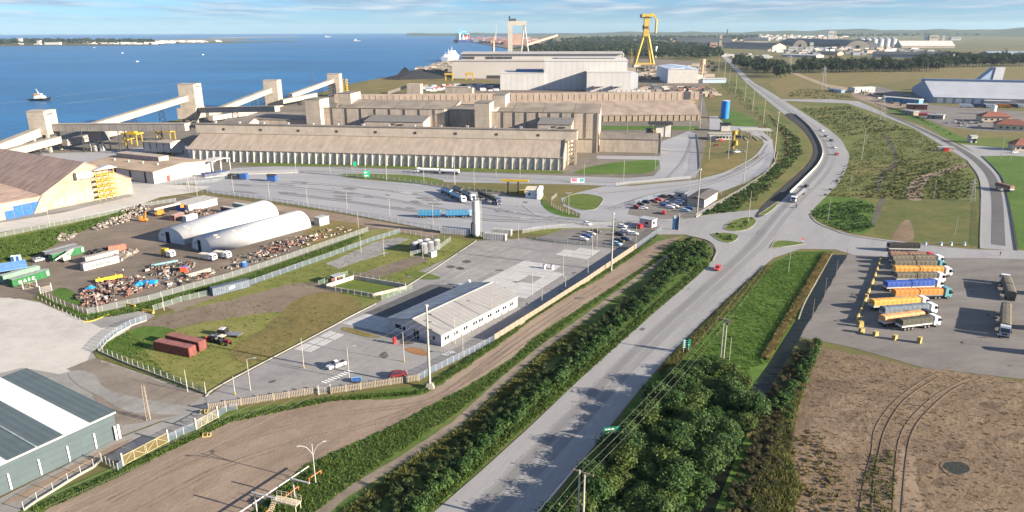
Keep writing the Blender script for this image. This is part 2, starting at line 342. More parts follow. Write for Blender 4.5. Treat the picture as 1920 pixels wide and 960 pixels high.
# far peninsula across the channel
def far_sheet(name,px,m,z):
 bm=bmesh.new(); f=bm.faces.new([bm.verts.new((p.x,p.y,z)) for p in [G(*q) for q in px]]); f.normal_update()
 if f.normal.z<0:f.normal_flip()
 bmesh.ops.triangulate(bm,faces=[f]); me=bpy.data.meshes.new(name); bm.to_mesh(me); bm.free(); me.materials.append(m); o=put(name,me); o['kind']='structure'; return o
far_sheet('far_shore',[(-260,86.5),(0,86),(60,85),(160,84.8),(290,84),(320,81),(420,80),(490,78.5),(560,78),(560,77.3),(420,77.2),(300,75.3),(150,74.4),(-260,75.5)],FIELD,-1.0)
far_sheet('sand_bar',[(395,71.8),(470,70.4),(560,69.2),(556,68.6),(470,69.5),(395,71.0)],mat('sand_bar',(0.42,0.38,0.3),0.9,0.1,0.01,coord='world'),-0.6)
far_sheet('beach',[(150,75.6),(300,76),(420,77.6),(480,72.2),(395,71.6),(300,73.6)],ground_mat('spit',[(0.09,0.12,0.13),(0.12,0.14,0.14),(0.2,0.2,0.18)],scales=(0.002,0.01,0.05),bump=0),-1.4)
# low hills on the inland horizon
hb=MB(); xs=np.linspace(0,1,90); prof=[]
for t in xs:
 ang=R(-8+52*t); r=11500-2500*t; h=16+80*max(0,t-.18)**1.2*1.25+9*math.sin(t*23)+6*math.sin(t*61+1)+4*math.sin(t*140)
 prof.append((r*math.sin(ang) ,r*math.cos(ang),max(8,h)))
n=len(prof); vs=[]
for dr,k in ((-1500,0.0),(-600,0.55),(0,1.0),(900,0.8),(2200,0.0)):
 for (x,y,h) in prof:
  l=math.hypot(x,y); vs.append((x*(l+dr)/l,y*(l+dr)/l,h*k-0.5+(0 if k in (0,1) else random.uniform(-3,3))))
hb.add(vs,[(a*n+i,a*n+i+1,(a+1)*n+i+1,(a+1)*n+i) for a in range(4) for i in range(n-1)])
o=hb.obj('hills',ground_mat('hill_woods',[(0.03,0.045,0.022),(0.05,0.065,0.03),(0.09,0.095,0.045)],scales=(0.002,0.008,0.03),bump=4,bscale=0.02),smooth=True); o['kind']='structure'

# ---- near right: brown field, verge, canal, truck lot
patch('field',[(1400,1000),(1470,900),(1490,800),(1500,700),(1530,650),(1730,690),(1960,720),(2400,760),(2400,1040),(1400,1040)],BROWN,2,ragged=0.8)
patch('field',[(1670,985),(1678,900),(1690,838),(1712,845),(1722,890),(1738,985)],ground_mat('field_sand',[(0.15,0.11,0.076),(0.205,0.152,0.105),(0.255,0.19,0.132)],scales=(0.05,0.4,2),bump=0.08),3,ragged=0.7,step=1.0)
patch('field',[(1530,770),(1600,740),(1660,765),(1640,830),(1560,850),(1510,810)],ground_mat('brown_field_pale',[(0.10,0.073,0.052),(0.165,0.12,0.083),(0.23,0.17,0.118)],scales=(0.05,0.4,2),bump=0.2,bscale=1.0),3,ragged=1.6,step=1.2)
patch('grass',[(1000,985),(1100,862),(1238,692),(1338,592),(1440,497),(1490,472),(1560,470),(1552,500),(1500,610),(1440,700),(1380,800),(1440,860),(1440,985)],LUSH,2,ragged=0.4)
patch('dirt_verge',[(965,985),(1010,935),(1062,868),(1078,862),(1040,915),(1010,985)],OILY,3,ragged=0.4)
patch('canal',[(1562,478),(1545,500),(1532,530),(1490,604),(1440,684),(1396,745),(1330,860),(1280,985),(1330,985),(1375,870),(1424,762),(1445,725),(1482,662),(1520,606),(1553,545),(1572,505),(1600,478)],water_mat('canal_water',(0.010,0.013,0.009),0.3,0.5,0.3,0.12),4)
LOT=patch('parking_lot',[(1590,478),(1600,466),(1700,470),(1830,468),(2060,474),(2500,520),(2500,780),(1960,716),(1730,690),(1600,652),(1500,632),(1545,556),(1572,505)],LOTP,5,ragged=0.15)
# ---- highway and junction
hl=[(780,990),(960,832),(1108,692),(1220,592),(1330,497),(1415,405),(1458,362),(1517,305),(1524,272),(1502,240),(1440,190),(1395,150),(1360,112),(1345,100),(1335,92)]
hr=[(990,990),(1100,855),(1232,692),(1330,592),(1432,497),(1480,455),(1518,400),(1575,340),(1591,302),(1588,282),(1550,240),(1440,170),(1405,148),(1370,112),(1352,100),(1340,92)]
HL=spline([G(*p) for p in hl],8); HR=spline([G(*p) for p in hr],8)
def sheet_between(name,A,B,m,z,kind='structure'):
 n=160
 def res(P):
  d=[0]
  for a,b2 in zip(P,P[1:]):d.append(d[-1]+(b2-a).length)
  out=[]; j=0
  for i in range(n):
   t=d[-1]*i/(n-1)
   while j<len(d)-2 and d[j+1]<t:j+=1
   k=(t-d[j])/max(1e-9,d[j+1]-d[j]); out.append(P[j].lerp(P[j+1],min(1,max(0,k))))
  return out
 A,B=res(A),res(B)
 b=MB(); b.add([(p.x,p.y,z) for p in A]+[(p.x,p.y,z) for p in B],[(i,n+i,n+i+1,i+1) for i in range(n-1)])
 o=b.obj(name,m); o['kind']=kind; return A,B,o
HA,HB,_=sheet_between('highway',HL,HR,ASPH,0.1)
def hline(name,k,w,m,i0,i1,lvl,dash=None):
 P=[HA[i].lerp(HB[i],k) for i in range(i0,i1)]
 if not dash:return ribbon(name,None,w,m,lvl,pts=P)
 b=MB(); acc=0.0
 for a,c in zip(P,P[1:]):
  L_=(c-a).length; d=(c-a).normalized(); q=Vector((-d.y,d.x,0))*(w/2); t=0
  while t<L_:
   if (acc+t) % (dash[0]+dash[1])<0.5 and t+dash[0]<L_+3:
    s0,s1=a+d*t,a+d*(t+dash[0]); b.add([(p.x,p.y,0.012*lvl) for p in (s0-q,s0+q,s1+q,s1-q)],[(0,1,2,3)])
   t+=0.5
  acc+=L_
 o=b.obj(name,m); o['kind']='structure'; return o
TYRE=ground_mat('tyre_worn_asphalt',[(0.135,0.134,0.138),(0.165,0.164,0.168),(0.2,0.198,0.2)],scales=(0.02,0.2,2),bump=0.006,stretch=(61.7,14,1.0))
hline('lane_wear',0.39,2.0,TYRE,0,62,9.3); hline('lane_wear',0.39,3.6,ground_mat('tyre_worn_edge',[(0.165,0.163,0.166),(0.2,0.198,0.2),(0.235,0.232,0.233)],scales=(0.02,0.2,2),bump=0.006,stretch=(61.7,14,1.0)),0,62,9); hline('lane_wear',0.60,2.2,ground_mat('tyre_worn_asphalt_light',[(0.165,0.164,0.167),(0.195,0.194,0.197),(0.23,0.228,0.229)],scales=(0.02,0.2,2),bump=0.006,stretch=(61.7,14,1.0)),0,62,9)
FADED=mat('faded_paint',(0.34,0.335,0.32),0.8,0.25,0.7,coord='world')
hline('road_edge_line',0.27,0.14,FADED,0,150,10); hline('road_edge_line',0.745,0.16,FADED,0,150,10); hline('road_centre_line',0.50,0.14,FADED,0,150,10)
patch('fresh_lane',[(1415,405),(1455,362),(1517,305),(1524,272),(1502,240),(1472,216),(1490,214),(1520,240),(1540,277),(1536,305),(1480,362),(1440,400)],DARKA,11,smooth=4)
patch('crossroad',[(1170,446),(1195,425),(1245,416),(1300,408),(1330,402),(1420,393),(1518,400),(1532,416),(1560,430),(1600,441),(1700,455),(1830,468),(1920,470),(2100,474),(2100,490),(1830,484),(1700,484),(1600,478),(1565,468),(1500,467),(1450,484),(1405,522),(1310,515),(1336,488),(1341,470),(1328,452),(1285,440),(1240,440),(1200,448)],ASPH,7)
patch('frontage_road',[(1465,186),(1555,186),(1610,190),(1655,210),(1732,240),(1797,272),(1840,292),(1875,330),(1890,380),(1905,470),(1838,466),(1838,340),(1815,302),(1712,240),(1647,214),(1590,194),(1465,189)],ASPH,6)
patch('side_street',[(1800,270),(1860,276),(1990,284),(1990,300),(1900,292),(1840,293)],ASPH,5)
WEAR2=ground_mat('dark_asphalt',[(0.075,0.075,0.077),(0.095,0.095,0.096),(0.12,0.118,0.117)],scales=(0.02,0.2,2),bump=0.006)
ribbon('lane_wear',[(1660,213),(1722,240),(1800,280),(1850,320),(1868,365),(1872,460)],4.6,WEAR2,9)
for px_ in ([(1357,429),(1368,417),(1390,409),(1410,408),(1417,418),(1400,431),(1375,434)],[(1333,440),(1355,437),(1384,442),(1372,455),(1350,452)],[(1444,466),(1456,452),(1490,454),(1509,457),(1480,462)],[(1422,403),(1460,378),(1452,390),(1436,402)]):
 patch('traffic_island',px_,LAWN,14,smooth=3); P=[G(*p) for p in px_]; ribbon('kerb',None,0.25,KERB,8,pts=spline(P+P[:1],4),height=0.14)
patch('grass',[(1513,402),(1578,342),(1594,302),(1592,285),(1556,240),(1470,190),(1590,195),(1712,241),(1812,302),(1836,340),(1836,464),(1700,453),(1600,438),(1545,420)],MARSH,3,ragged=0.3)
patch('grass',[(1525,402),(1545,372),(1620,375),(1640,400),(1628,434),(1600,437),(1550,420)],LUSH,4,smooth=4,ragged=0.6)
patch('grass',[(1655,376),(1700,372),(1830,376),(1834,462),(1715,451),(1640,440)],ground_mat('rough_lawn',[(0.05,0.075,0.018),(0.085,0.095,0.028),(0.15,0.12,0.05)],scales=(0.06,0.3,2)),4,ragged=0.6)
patch('dirt_verge',[(1672,452),(1690,418),(1706,414),(1712,450)],BROWN,5,smooth=4,ragged=0.4)
patch('dirt_path',[(1700,372),(1705,345),(1730,328),(1770,318),(1812,306),(1814,312),(1775,325),(1742,338),(1730,355),(1728,375)],DIRT,5,smooth=4,ragged=0.3)
patch('ditch',[(1650,252),(1668,258),(1684,290),(1682,312),(1660,326),(1652,345),(1646,362),(1640,362),(1645,335),(1655,320),(1676,306),(1674,288),(1662,262)],OILY,5,ragged=0.4)
patch('ditch',[(1652,368),(1660,372),(1652,395),(1637,425),(1628,425),(1640,395)],OILY,6,ragged=0.5)
patch('grass',[(1840,293),(1878,330),(1893,380),(1909,466),(2100,474),(2100,300),(1900,293)],LUSH,4)
patch('grass',[(1735,240),(1800,271),(1860,275),(1985,283),(1990,262),(1850,258),(1800,262)],LAWN,3)
patch('grass',[(1665,205),(1745,240),(1800,268),(1830,270),(1770,240),(1690,205)],LUSH,4)
patch('yard',[(1690,205),(1775,238),(1850,246),(2000,250),(2000,215),(1860,205),(1720,195)],LOTP,4)
patch('yard',[(1600,165),(1640,185),(1720,192),(2000,200),(2000,186),(1700,176),(1640,160)],LOTP,5)
patch('yard',[(1590,163),(1700,180),(1725,198),(1660,205),(1600,182)],DIRT,4)
patch('field',[(1440,155),(1495,138),(1560,148),(1620,158),(1560,182),(1465,184)],DRYG,3)
patch('dirt_path',[(1485,138),(1495,137),(1550,158),(1600,166),(1590,172),(1540,160)],SAND,5)
patch('field',[(1740,125),(1990,125),(1990,150),(1740,148),(1600,160),(1500,140)],DRYG,2)
# ---- near left: dirt strip, grass strips, path
patch('grass',[(0,985),(30,950),(200,880),(392,790),(420,770),(790,722),(925,642),(1192,474),(1240,440),(1336,470),(1330,497),(1108,692),(780,990)],ground_mat('verge_ground',[(0.035,0.072,0.015),(0.07,0.11,0.024),(0.135,0.13,0.045)],scales=(0.05,0.4,2.5)),2)
patch('dirt_road',[(50,985),(110,942),(230,888),(330,838),(430,790),(500,772),(620,752),(745,748),(800,738),(862,698),(960,629),(1035,570),(1120,527),(1180,486),(1232,453),(1280,442),(1250,463),(1210,497),(1135,546),(1080,581),(1000,632),(960,672),(875,724),(725,803),(570,872),(470,960),(450,985)],DIRT,4,ragged=0.35,step=1.2)
patch('path',[(560,985),(640,920),(740,862),(850,790),(935,712),(1010,650),(1090,595),(1180,528),(1285,450),(1290,452),(1188,532),(1098,601),(1018,658),(945,722),(860,800),(752,872),(655,930),(590,985)],ground_mat('path_dirt',[(0.13,0.11,0.085),(0.18,0.15,0.115),(0.23,0.19,0.145)],scales=(0.05,0.4,2)),5,ragged=0.12)
for pp in ([(200,940),(330,872),(480,815),(640,775),(800,750),(880,700),(1000,612),(1120,536)],[(240,965),(400,880),(560,825),(700,790),(830,735),(960,650),(1080,566)]):
 ribbon('wheel_rut',pp,0.5,ground_mat('rut_dirt',[(0.13,0.098,0.076),(0.18,0.138,0.106),(0.24,0.188,0.144)],scales=(0.05,0.4,2),bump=0.1),6)
 ribbon('wheel_rut',[(x+9,y+4) for x,y in pp],0.4,_M['rut_dirt'],6)
# ---- fenced yards left of the highway
patch('yard',[(-80,1000),(0,930),(215,822),(300,790),(390,785),(420,745),(370,735),(180,672),(170,652),(240,618),(280,592),(215,582),(165,606),(75,566),(-80,540),(-400,700)],CONC,3)
patch('concrete_yard',[(-300,640),(-80,545),(0,553),(75,568),(165,604),(216,586),(268,584),(240,620),(172,660),(160,690),(110,702),(40,690),(-300,780)],PALE,5,ragged=0.2)
patch('dirt_yard',[(125,692),(175,672),(380,742),(330,780),(215,800),(160,720)],ground_mat('gravel_yard',[(0.13,0.11,0.09),(0.18,0.155,0.13),(0.24,0.21,0.18)],scales=(0.05,0.3,2)),6,ragged=0.5)
patch('concrete_yard',[(128,702),(150,695),(180,705),(200,730),(290,752),(360,765),(330,778),(240,772),(190,745),(150,725)],CONC,8,smooth=3,ragged=0.3)
patch('ramp',[(168,603),(216,582),(248,580),(292,592),(275,602),(232,612),(190,615)],CONC,8)
ribbon('kerb',[(156,604),(175,602),(200,592),(222,583)],0.35,YELP,8,height=0.15)
patch('grass',[(170,652),(240,616),(290,594),(400,558),(465,540),(600,480),(690,445),(770,428),(890,455),(760,540),(690,575),(610,617),(420,712),(385,742),(180,668)],GRASS,4,ragged=0.3)
patch('dirt_track',[(250,610),(330,585),(450,558),(560,530),(640,540),(600,575),(470,590),(330,615),(260,632)],ground_mat('track_dirt',[(0.115,0.09,0.07),(0.165,0.13,0.10),(0.21,0.165,0.12)],scales=(0.04,0.3,2)),5,smooth=4,ragged=0.6)
patch('dirt_track',[(560,560),(620,548),(680,570),(640,600),(560,640),(470,680),(430,660),(500,610)],DRYG,5,smooth=4,ragged=1.0)
patch('grass',[(180,655),(240,622),(275,612),(330,620),(300,640),(240,668)],LUSH,6,smooth=3,ragged=0.5)
patch('dirt_track',[(300,572),(420,530),(560,478),(640,445),(700,425),(720,430),(640,460),(560,498),(440,545),(330,585)],YARD,6,ragged=0.3)
patch('grass',[(580,475),(700,430),(760,432),(650,478),(560,512)],GRASS,7,ragged=0.3)
patch('slab',[(610,495),(650,478),(700,470),(730,474),(660,495),(635,505)],CONC,8,ragged=0.3)
patch('slab',[(645,480),(700,455),(745,445),(770,448),(720,470),(680,484)],CONC,8,ragged=0.2)
patch('dirt_track',[(655,520),(700,505),(780,480),(800,490),(730,515),(690,525)],YARD,7,smooth=3,ragged=0.6)
YARDP=patch('paved_yard',[(385,748),(420,722),(610,622),(650,598),(700,572),(800,515),(895,452),(985,447),(1010,452),(1160,466),(1190,468),(925,634),(830,690),(790,705),(600,735),(395,768)],ground_mat('slab_yard',[(0.155,0.152,0.15),(0.205,0.2,0.197),(0.255,0.248,0.242)],scales=(0.04,0.3,2),bump=0.01,bscale=4),7)
ribbon('kerb',[(385,745),(420,720),(610,620),(652,597),(705,570)],0.3,KERB,8,height=0.22); ribbon('kerb',[(745,548),(800,514),(893,452)],0.3,KERB,8,height=0.2)
# pale slabs poured on the yard: rows of separate panels with open joints
def slab_field(name,corners,nu,nv,m,lvl,gap=0.12,miss=0.0,parent=None,z=None):
 A,B,C,D=[G(*p) for p in corners]; me={}
 for i in range(nu):
  for j in range(nv):
   if random.random()<miss:continue
   def q(u,v):return A.lerp(B,u).lerp(D.lerp(C,u),v)
   gu,gv=gap/max(1,(B-A).length),gap/max(1,(D-A).length)
   u0,u1,v0,v1=i/nu+gu/2,(i+1)/nu-gu/2,j/nv+gv/2,(j+1)/nv-gv/2
   P=[q(u0,v0),q(u1,v0),q(u1,v1),q(u0,v1)]; zz=(0.012*lvl if z is None else z)+random.uniform(0,0.01)
   b=MB(); b.add([(p.x,p.y,zz) for p in P]+[(p.x,p.y,zz-0.05) for p in P],[(0,1,2,3),(0,4,5,1),(1,5,6,2),(2,6,7,3),(3,7,4,0)]); b.obj(name,m,parent=parent)
slab_field('slab',[(640,607),(742,629),(780,606),(690,588)],2,3,SLAB,10,parent=YARDP)
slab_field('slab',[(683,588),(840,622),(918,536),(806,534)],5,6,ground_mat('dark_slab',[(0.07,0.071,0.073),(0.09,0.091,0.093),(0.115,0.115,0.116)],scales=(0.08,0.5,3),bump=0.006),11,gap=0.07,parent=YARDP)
slab_field('slab',[(548,656),(582,662),(648,628),(618,620)],2,3,SLAB,10,gap=0.5,parent=YARDP)
slab_field('slab',[(870,545),(985,560),(1075,503),(985,488)],4,5,SLAB,10,parent=YARDP,miss=0.12)
slab_field('slab',[(1040,478),(1100,487),(1125,470),(1068,463)],3,3,SLAB,10,parent=YARDP,miss=0.1)
slab_field('slab',[(760,520),(880,530),(1000,470),(900,458)],6,6,CONC,9,gap=0.1,parent=YARDP,miss=0.1)
slab_field('slab',[(432,738),(778,702),(806,662),(640,627)],5,3,ground_mat('big_slab',[(0.165,0.162,0.16),(0.21,0.206,0.203),(0.25,0.245,0.24)],scales=(0.06,0.4,2),bump=0.008,bscale=4),8.2,gap=.14,parent=YARDP)
patch('oil_stain',[(712,668),(722,660),(728,668),(722,672)],OILY,13,smooth=3); patch('oil_stain',[(505,716),(516,713),(516,717),(507,719)],OILY,13,smooth=3)
patch('oil_stain',[(752,640),(770,640),(775,645),(755,646)],OILY,13,smooth=3); patch('rust_stain',[(758,655),(780,653),(805,662),(800,668),(775,664)],ground_mat('rust_dirt',[(0.18,0.09,0.04),(0.25,0.13,0.06),(0.3,0.18,0.09)]),13,smooth=3,ragged=0.3)
for (x,y) in ((875,491),(845,501),(863,504),(1180,455),(792,570),(770,580),(742,590)):patch('oil_stain',[(x-8,y),(x,y-3),(x+9,y),(x+2,y+3)],OILY,14,smooth=3,ragged=0.2)
patch('traffic_island',[(762,512),(790,510),(824,520),(820,524),(790,524),(765,517)],LAWN,12,smooth=3)
patch('grass',[(640,618),(650,614),(700,628),(715,632),(690,633),(655,624)],DRYG,12,smooth=3)
for k in range(9):# zebra bars by the drive
 x,y=602+k*6,717-k*2.6; patch('zebra_bar',[(x,y),(x+10,y+3.0),(x+12.4,y+1.8),(x+2.4,y-1.2)],WHITE,13)
for k in range(5):
 x,y=828+k*3.8,665-k*1.4; patch('zebra_bar',[(x,y),(x+9,y+3),(x+11,y+2),(x+2,y-1)],WHITE,13)
# ---- scrap yard, tunnels, terminal yards
patch('dirt_yard',[(72,545),(60,520),(60,470),(130,440),(250,385),(330,370),(420,372),(640,402),(735,418),(690,437),(580,475),(470,510),(330,560),(210,592),(160,586)],YARD,5,ragged=0.4)
patch('dirt_yard',[(-200,520),(40,478),(75,545),(60,562),(-200,545)],YARD,5,ragged=0.4)
patch('dirt_road',[(330,366),(400,368),(640,402),(830,437),(810,447),(735,432),(640,418),(480,388),(380,374)],DIRT,7)
patch('grass',[(-120,500),(-120,450),(80,430),(200,400),(270,385),(200,415),(140,440),(70,478),(30,495)],GRASS,7,ragged=0.6)
patch('grass',[(560,445),(600,420),(640,415),(690,428),(640,445),(580,470)],DRYG,7,smooth=3,ragged=0.8)
patch('grass',[(98,550),(112,540),(130,543),(150,560),(150,572),(120,565)],LUSH,8,smooth=3,ragged=0.4)
patch('grass',[(70,552),(160,588),(220,580),(330,550),(470,512),(660,447),(690,438),(660,456),(480,522),(340,566),(225,592),(155,600)],LUSH,8,ragged=0.3)
patch('quay_road',[(-300,470),(0,436),(130,412),(250,388),(300,370),(370,360),(395,350),(300,345),(200,345),(250,368),(120,398),(0,418),(-300,450)],PALE,6,ragged=0.1)
patch('pavement',[(-300,440),(0,418),(90,402),(250,372),(270,350),(200,340),(-300,420)],CONC,5)
patch('yard',[(-300,420),(0,290),(180,285),(330,270),(420,282),(380,340),(280,350),(100,345)],YASPH,3)
patch('terminal_ground',[(-300,420),(-200,290),(0,264),(110,242),(300,234),(400,218),(520,200),(620,178),(700,178),(1000,180),(1320,180),(1330,240),(1310,330),(1180,350),(1060,345),(480,327),(380,340)],ground_mat('terminal_dirt',[(0.10,0.09,0.075),(0.14,0.125,0.105),(0.19,0.17,0.14)],scales=(0.02,0.1,1)),2)
patch('terminal_road',[(392,334),(440,315),(520,312),(640,314),(900,324),(1060,330),(1180,334),(1226,330),(1238,316),(1236,300),(1120,298),(1118,292),(1238,293),(1240,265),(1262,258),(1290,246),(1308,252),(1311,320),(1304,334),(1260,342),(1180,350),(1060,346),(840,342),(560,322),(480,326),(430,330)],YASPH,6)
patch('grass',[(430,308),(560,303),(760,311),(1052,321),(1060,326),(900,322),(640,312),(480,311)],LAWN,7)
patch('grass',[(1090,318),(1120,310),(1170,303),(1232,300),(1230,315),(1215,324),(1160,327),(1080,325)],LUSH,7,smooth=3)
patch('grass',[(640,326),(760,328),(830,338),(815,346),(720,340),(650,333)],LAWN,8,smooth=2); patch('grass',[(1130,236),(1225,236),(1310,237),(1310,244),(1240,244),(1130,244)],LUSH,7)
patch('grass',[(1350,215),(1352,224),(1370,235),(1420,236),(1412,222),(1390,212),(1365,205)],LUSH,7,smooth=3)
patch('grass',[(1310,180),(1350,160),(1380,140),(1400,160),(1440,195),(1500,245),(1518,275),(1512,305),(1450,362),(1385,402),(1310,406),(1340,385),(1440,320),(1460,300),(1455,265),(1420,215),(1395,180),(1370,165)],MARSH,4,ragged=0.2)
patch('grass',[(1440,208),(1480,245),(1498,275),(1490,300),(1430,350),(1400,372),(1440,330),(1475,295),(1480,275),(1465,245)],LUSH,6,ragged=0.3)
patch('dirt_path',[(1430,205),(1462,240),(1478,270),(1470,296),(1430,335),(1436,335),(1478,298),(1486,270),(1470,240),(1438,205)],DRYG,7,ragged=0.2)
patch('truck_yard',[(372,352),(364,343),(378,334),(430,328),(480,325),(560,322),(700,332),(840,352),(960,368),(1012,372),(1015,382),(1030,396),(1086,409),(1090,402),(1056,386),(1052,372),(1080,362),(1130,350),(1310,336),(1380,318),(1420,296),(1432,270),(1430,262),(1395,245),(1330,245),(1330,218),(1345,218),(1362,236),(1420,238),(1448,262),(1452,290),(1440,318),(1400,342),(1320,372),(1300,405),(1250,417),(1180,428),(1040,428),(960,433),(880,440),(822,433),(640,398),(480,372),(400,362)],YASPH,5,ragged=0.05)
patch('pavement',[(1180,350),(1310,336),(1300,372),(1200,400),(1130,410),(1090,405),(1080,362)],YASPH,4)
patch('traffic_island',[(1057,382),(1062,370),(1080,364),(1105,365),(1130,372),(1122,388),(1110,394),(1085,393)],LAWN,9,smooth=3); P=[G(*p) for p in [(1057,382),(1062,370),(1080,364),(1105,365),(1130,372),(1122,388),(1110,394),(1085,393)]]; ribbon('kerb',None,0.3,KERB,6,pts=spline(P+P[:1],4,),height=0.14)
patch('traffic_island',[(1014,376),(1022,374),(1030,386),(1060,398),(1088,406),(1075,409),(1040,402),(1020,390)],LUSH,9,smooth=2)
patch('grass',[(1312,318),(1330,300),(1395,290),(1400,300),(1380,316),(1312,333)],DRYG,7); patch('grass',[(1158,348),(1185,343),(1302,335),(1306,337),(1185,349)],DRYG,8)
patch('grass',[(980,436),(1040,428),(1220,428),(1240,420),(1250,424),(1190,440),(1000,440)],GRASS,6)
patch('car_park',[(1000,448),(1060,430),(1150,430),(1240,424),(1232,440),(1195,468),(1160,468)],LOTP,9); patch('car_park',[(1178,402),(1182,388),(1240,372),(1300,375),(1350,380),(1300,408),(1230,412)],LOTP,9)
# shipyard and beyond
patch('field',[(690,168),(640,172),(700,150),(760,146),(850,146),(940,150),(940,170),(850,172)],DRYG,3); patch('yard',[(850,172),(940,168),(1180,168),(1320,160),(1320,178),(1180,180),(850,180)],YARD,4)
patch('coal_stockpile_ground',[(715,148),(755,141),(850,134),(850,146),(745,147)],OILY,5); patch('yard',[(840,146),(850,118),(905,106),(1180,106),(1330,118),(1330,160),(1180,168)],YARD,3)
patch('quay',[(840,120),(880,107),(955,101),(1020,101),(1020,108),(860,118)],CONC,5)
patch('port_ground',[(862,74),(880,77),(905,82),(938,88),(960,92),(990,88),(1040,80),(1040,73),(960,70),(880,71)],ground_mat('port_paving',[(0.11,0.075,0.06),(0.14,0.1,0.08),(0.18,0.14,0.12)],scales=(0.004,0.02,0.1),bump=0),8)
patch('field',[(1560,98),(1700,96),(1990,92),(1990,84),(1760,76),(1500,80)],ground_mat('far_plain',[(0.075,0.08,0.035),(0.11,0.105,0.05),(0.16,0.14,0.08)],scales=(0.002,0.01,0.08),bump=0),6)
patch('path',[(-30,965),(0,935),(218,824),(330,782),(395,771),(400,779),(320,820),(236,868),(195,862),(45,954),(-10,985)],CONC,9,ragged=.15)
patch('debris_strip',[(0,950),(60,912),(140,872),(220,832),(250,822),(215,850),(130,892),(50,935)],DIRT,11,ragged=.3)
# tyre tracks and repairs on the paved yards
TRK=ground_mat('tyre_track',[(.14,.139,.143),(.18,.178,.182),(.22,.217,.22)],scales=(.05,.3,2),bump=.004); TRL=ground_mat('tyre_track_pale',[(.24,.238,.236),(.28,.277,.274),(.32,.315,.31)],scales=(.05,.3,2),bump=.004)
for i,pp in enumerate(([(430,345),(560,352),(700,368),(850,395),(960,408),(1060,415)],[(470,338),(620,345),(760,360),(900,385),(1000,402),(1120,412),(1250,412)],[(520,360),(640,375),(780,395),(900,410),(1000,414)],[(980,385),(1010,402),(1080,418),(1180,418),(1280,412)],[(1140,392),(1220,365),(1320,345),(1400,312),(1436,285)],[(1120,360),(1220,350),(1330,334),(1410,298),(1436,268)],[(1250,335),(1280,300),(1296,262)],[(560,318),(760,322),(960,331),(1160,340)])):
 ribbon('tyre_track',pp,.9+.3*(i % 3),TRK if i % 2==0 else TRL,12); ribbon('tyre_track',[(x+4,y+3.4) for x,y in pp],.8,TRL if i % 3==0 else TRK,13)
for i in range(26):
 k=random.uniform(.05,.95); j=random.randint(4,70); p=HA[j].lerp(HB[j],k); d=(HA[j+1]-HA[j]).normalized(); n=Vector((-d.y,d.x,0)); L_,w=random.uniform(1.5,7),random.uniform(.25,1.3)
 b=MB(); b.add([(q.x,q.y,.1285+.0002*i) for q in (p,p+d*L_,p+d*L_+n*w,p+n*w)],[(0,1,2,3)]); o=b.obj('road_repair',TYRE if i % 2 else WEAR2); o['kind']='structure'
for i in range(14):
 j=3+i*4; a,c=HA[j],HB[j]; pts=[a.lerp(c,u/9)+Vector((random.uniform(-.25,.25),random.uniform(-.4,.4),0)) for u in range(10)]; ribbon('road_crack',None,.09,OILY,0,z=.134+.0002*i,pts=pts)
STN=ground_mat('paving_stain',[(.125,.125,.13),(.165,.165,.172),(.21,.21,.215)],scales=(.08,.4,2),bump=.004); STL=ground_mat('paving_bleach',[(.25,.25,.255),(.29,.288,.29),(.33,.328,.328)],scales=(.08,.4,2),bump=.004)
rr=random.Random(9)
for i in range(46):
 x=rr.uniform(440,1000); y0=332+(x-440)*.07; y1=366+(x-440)*.105; y=rr.uniform(y0,y1); w,h=rr.uniform(4,26),rr.uniform(.8,2.6)
 patch('paving_stain',[(x+w*math.cos(a*.785)*rr.uniform(.5,1.1),y+h*math.sin(a*.785)*rr.uniform(.5,1.1)+w*.05*math.cos(a*.785)) for a in range(8)],STN if i % 3 else STL,14+i*.02,smooth=2,ragged=.2)
for i in range(30):
 x,y=rr.choice([(rr.uniform(440,780),rr.uniform(660,735)),(rr.uniform(900,1120),rr.uniform(470,560)),(rr.uniform(1560,1640),rr.uniform(520,620)),(rr.uniform(1780,1900),rr.uniform(500,690)),(rr.uniform(20,150),rr.uniform(580,680))])
 if x<800 and y<735-(x-440)*.06 and y<720-(x-440)*.36:continue
 w,h=rr.uniform(3,12),rr.uniform(.8,3); patch('oil_stain',[(x+w*math.cos(a*.785)*rr.uniform(.4,1.1),y+h*math.sin(a*.785)*rr.uniform(.4,1.1)) for a in range(8)],ground_mat('soft_stain',[(.085,.082,.078),(.115,.11,.105),(.15,.143,.135)],scales=(.1,.5,2),bump=.004),15+i*.02,smooth=2,ragged=.15)
# ================================================================== buildings
def ray(px,py):
 a,b_=(px-CX)/F_PX,(py-CY)/F_PX; u,v=a*_cr-b_*_sr,a*_sr+b_*_cr
 return Vector((u,_c-v*_s,-_s-v*_c))
def onplane(A,B,px,py):
 d=ray(px,py); n=Vector((-(B-A).y,(B-A).x,0)); o=Vector((0,0,CAM_H))
 return o+d*((A-o).dot(n)/d.dot(n))
def frame(a,b_):
 A,B=G(*a),G(*b_); d=B-A
 return A,math.atan2(d.y,d.x),d.length
GLASS=glass_mat()
TAN=mat('tan_concrete',(0.385,0.33,0.27),0.9,0.10,0.3,aniso=(1,1,.4),lines=[(0,3.2,0.16,0.55),(2,3.0,0.14,0.6)])
TANROOF=mat('tan_sheet_roof',(0.30,0.252,0.205),0.85,0.10,0.35,aniso=(1,.3,.3),lines=[(0,4.6,0.22,0.7),(1,3.0,0.12,0.8)])
PALEW=mat('pale_concrete_wall',(0.42,0.405,0.365),0.9,0.10,0.2,lines=[(0,4.6,0.08,0.7)])
CREAM=mat('cream_concrete',(0.34,0.29,0.23),0.9,0.10,0.15,lines=[(0,4.0,0.14,0.6),(1,4.0,0.14,0.6),(2,4.0,0.12,0.65)])
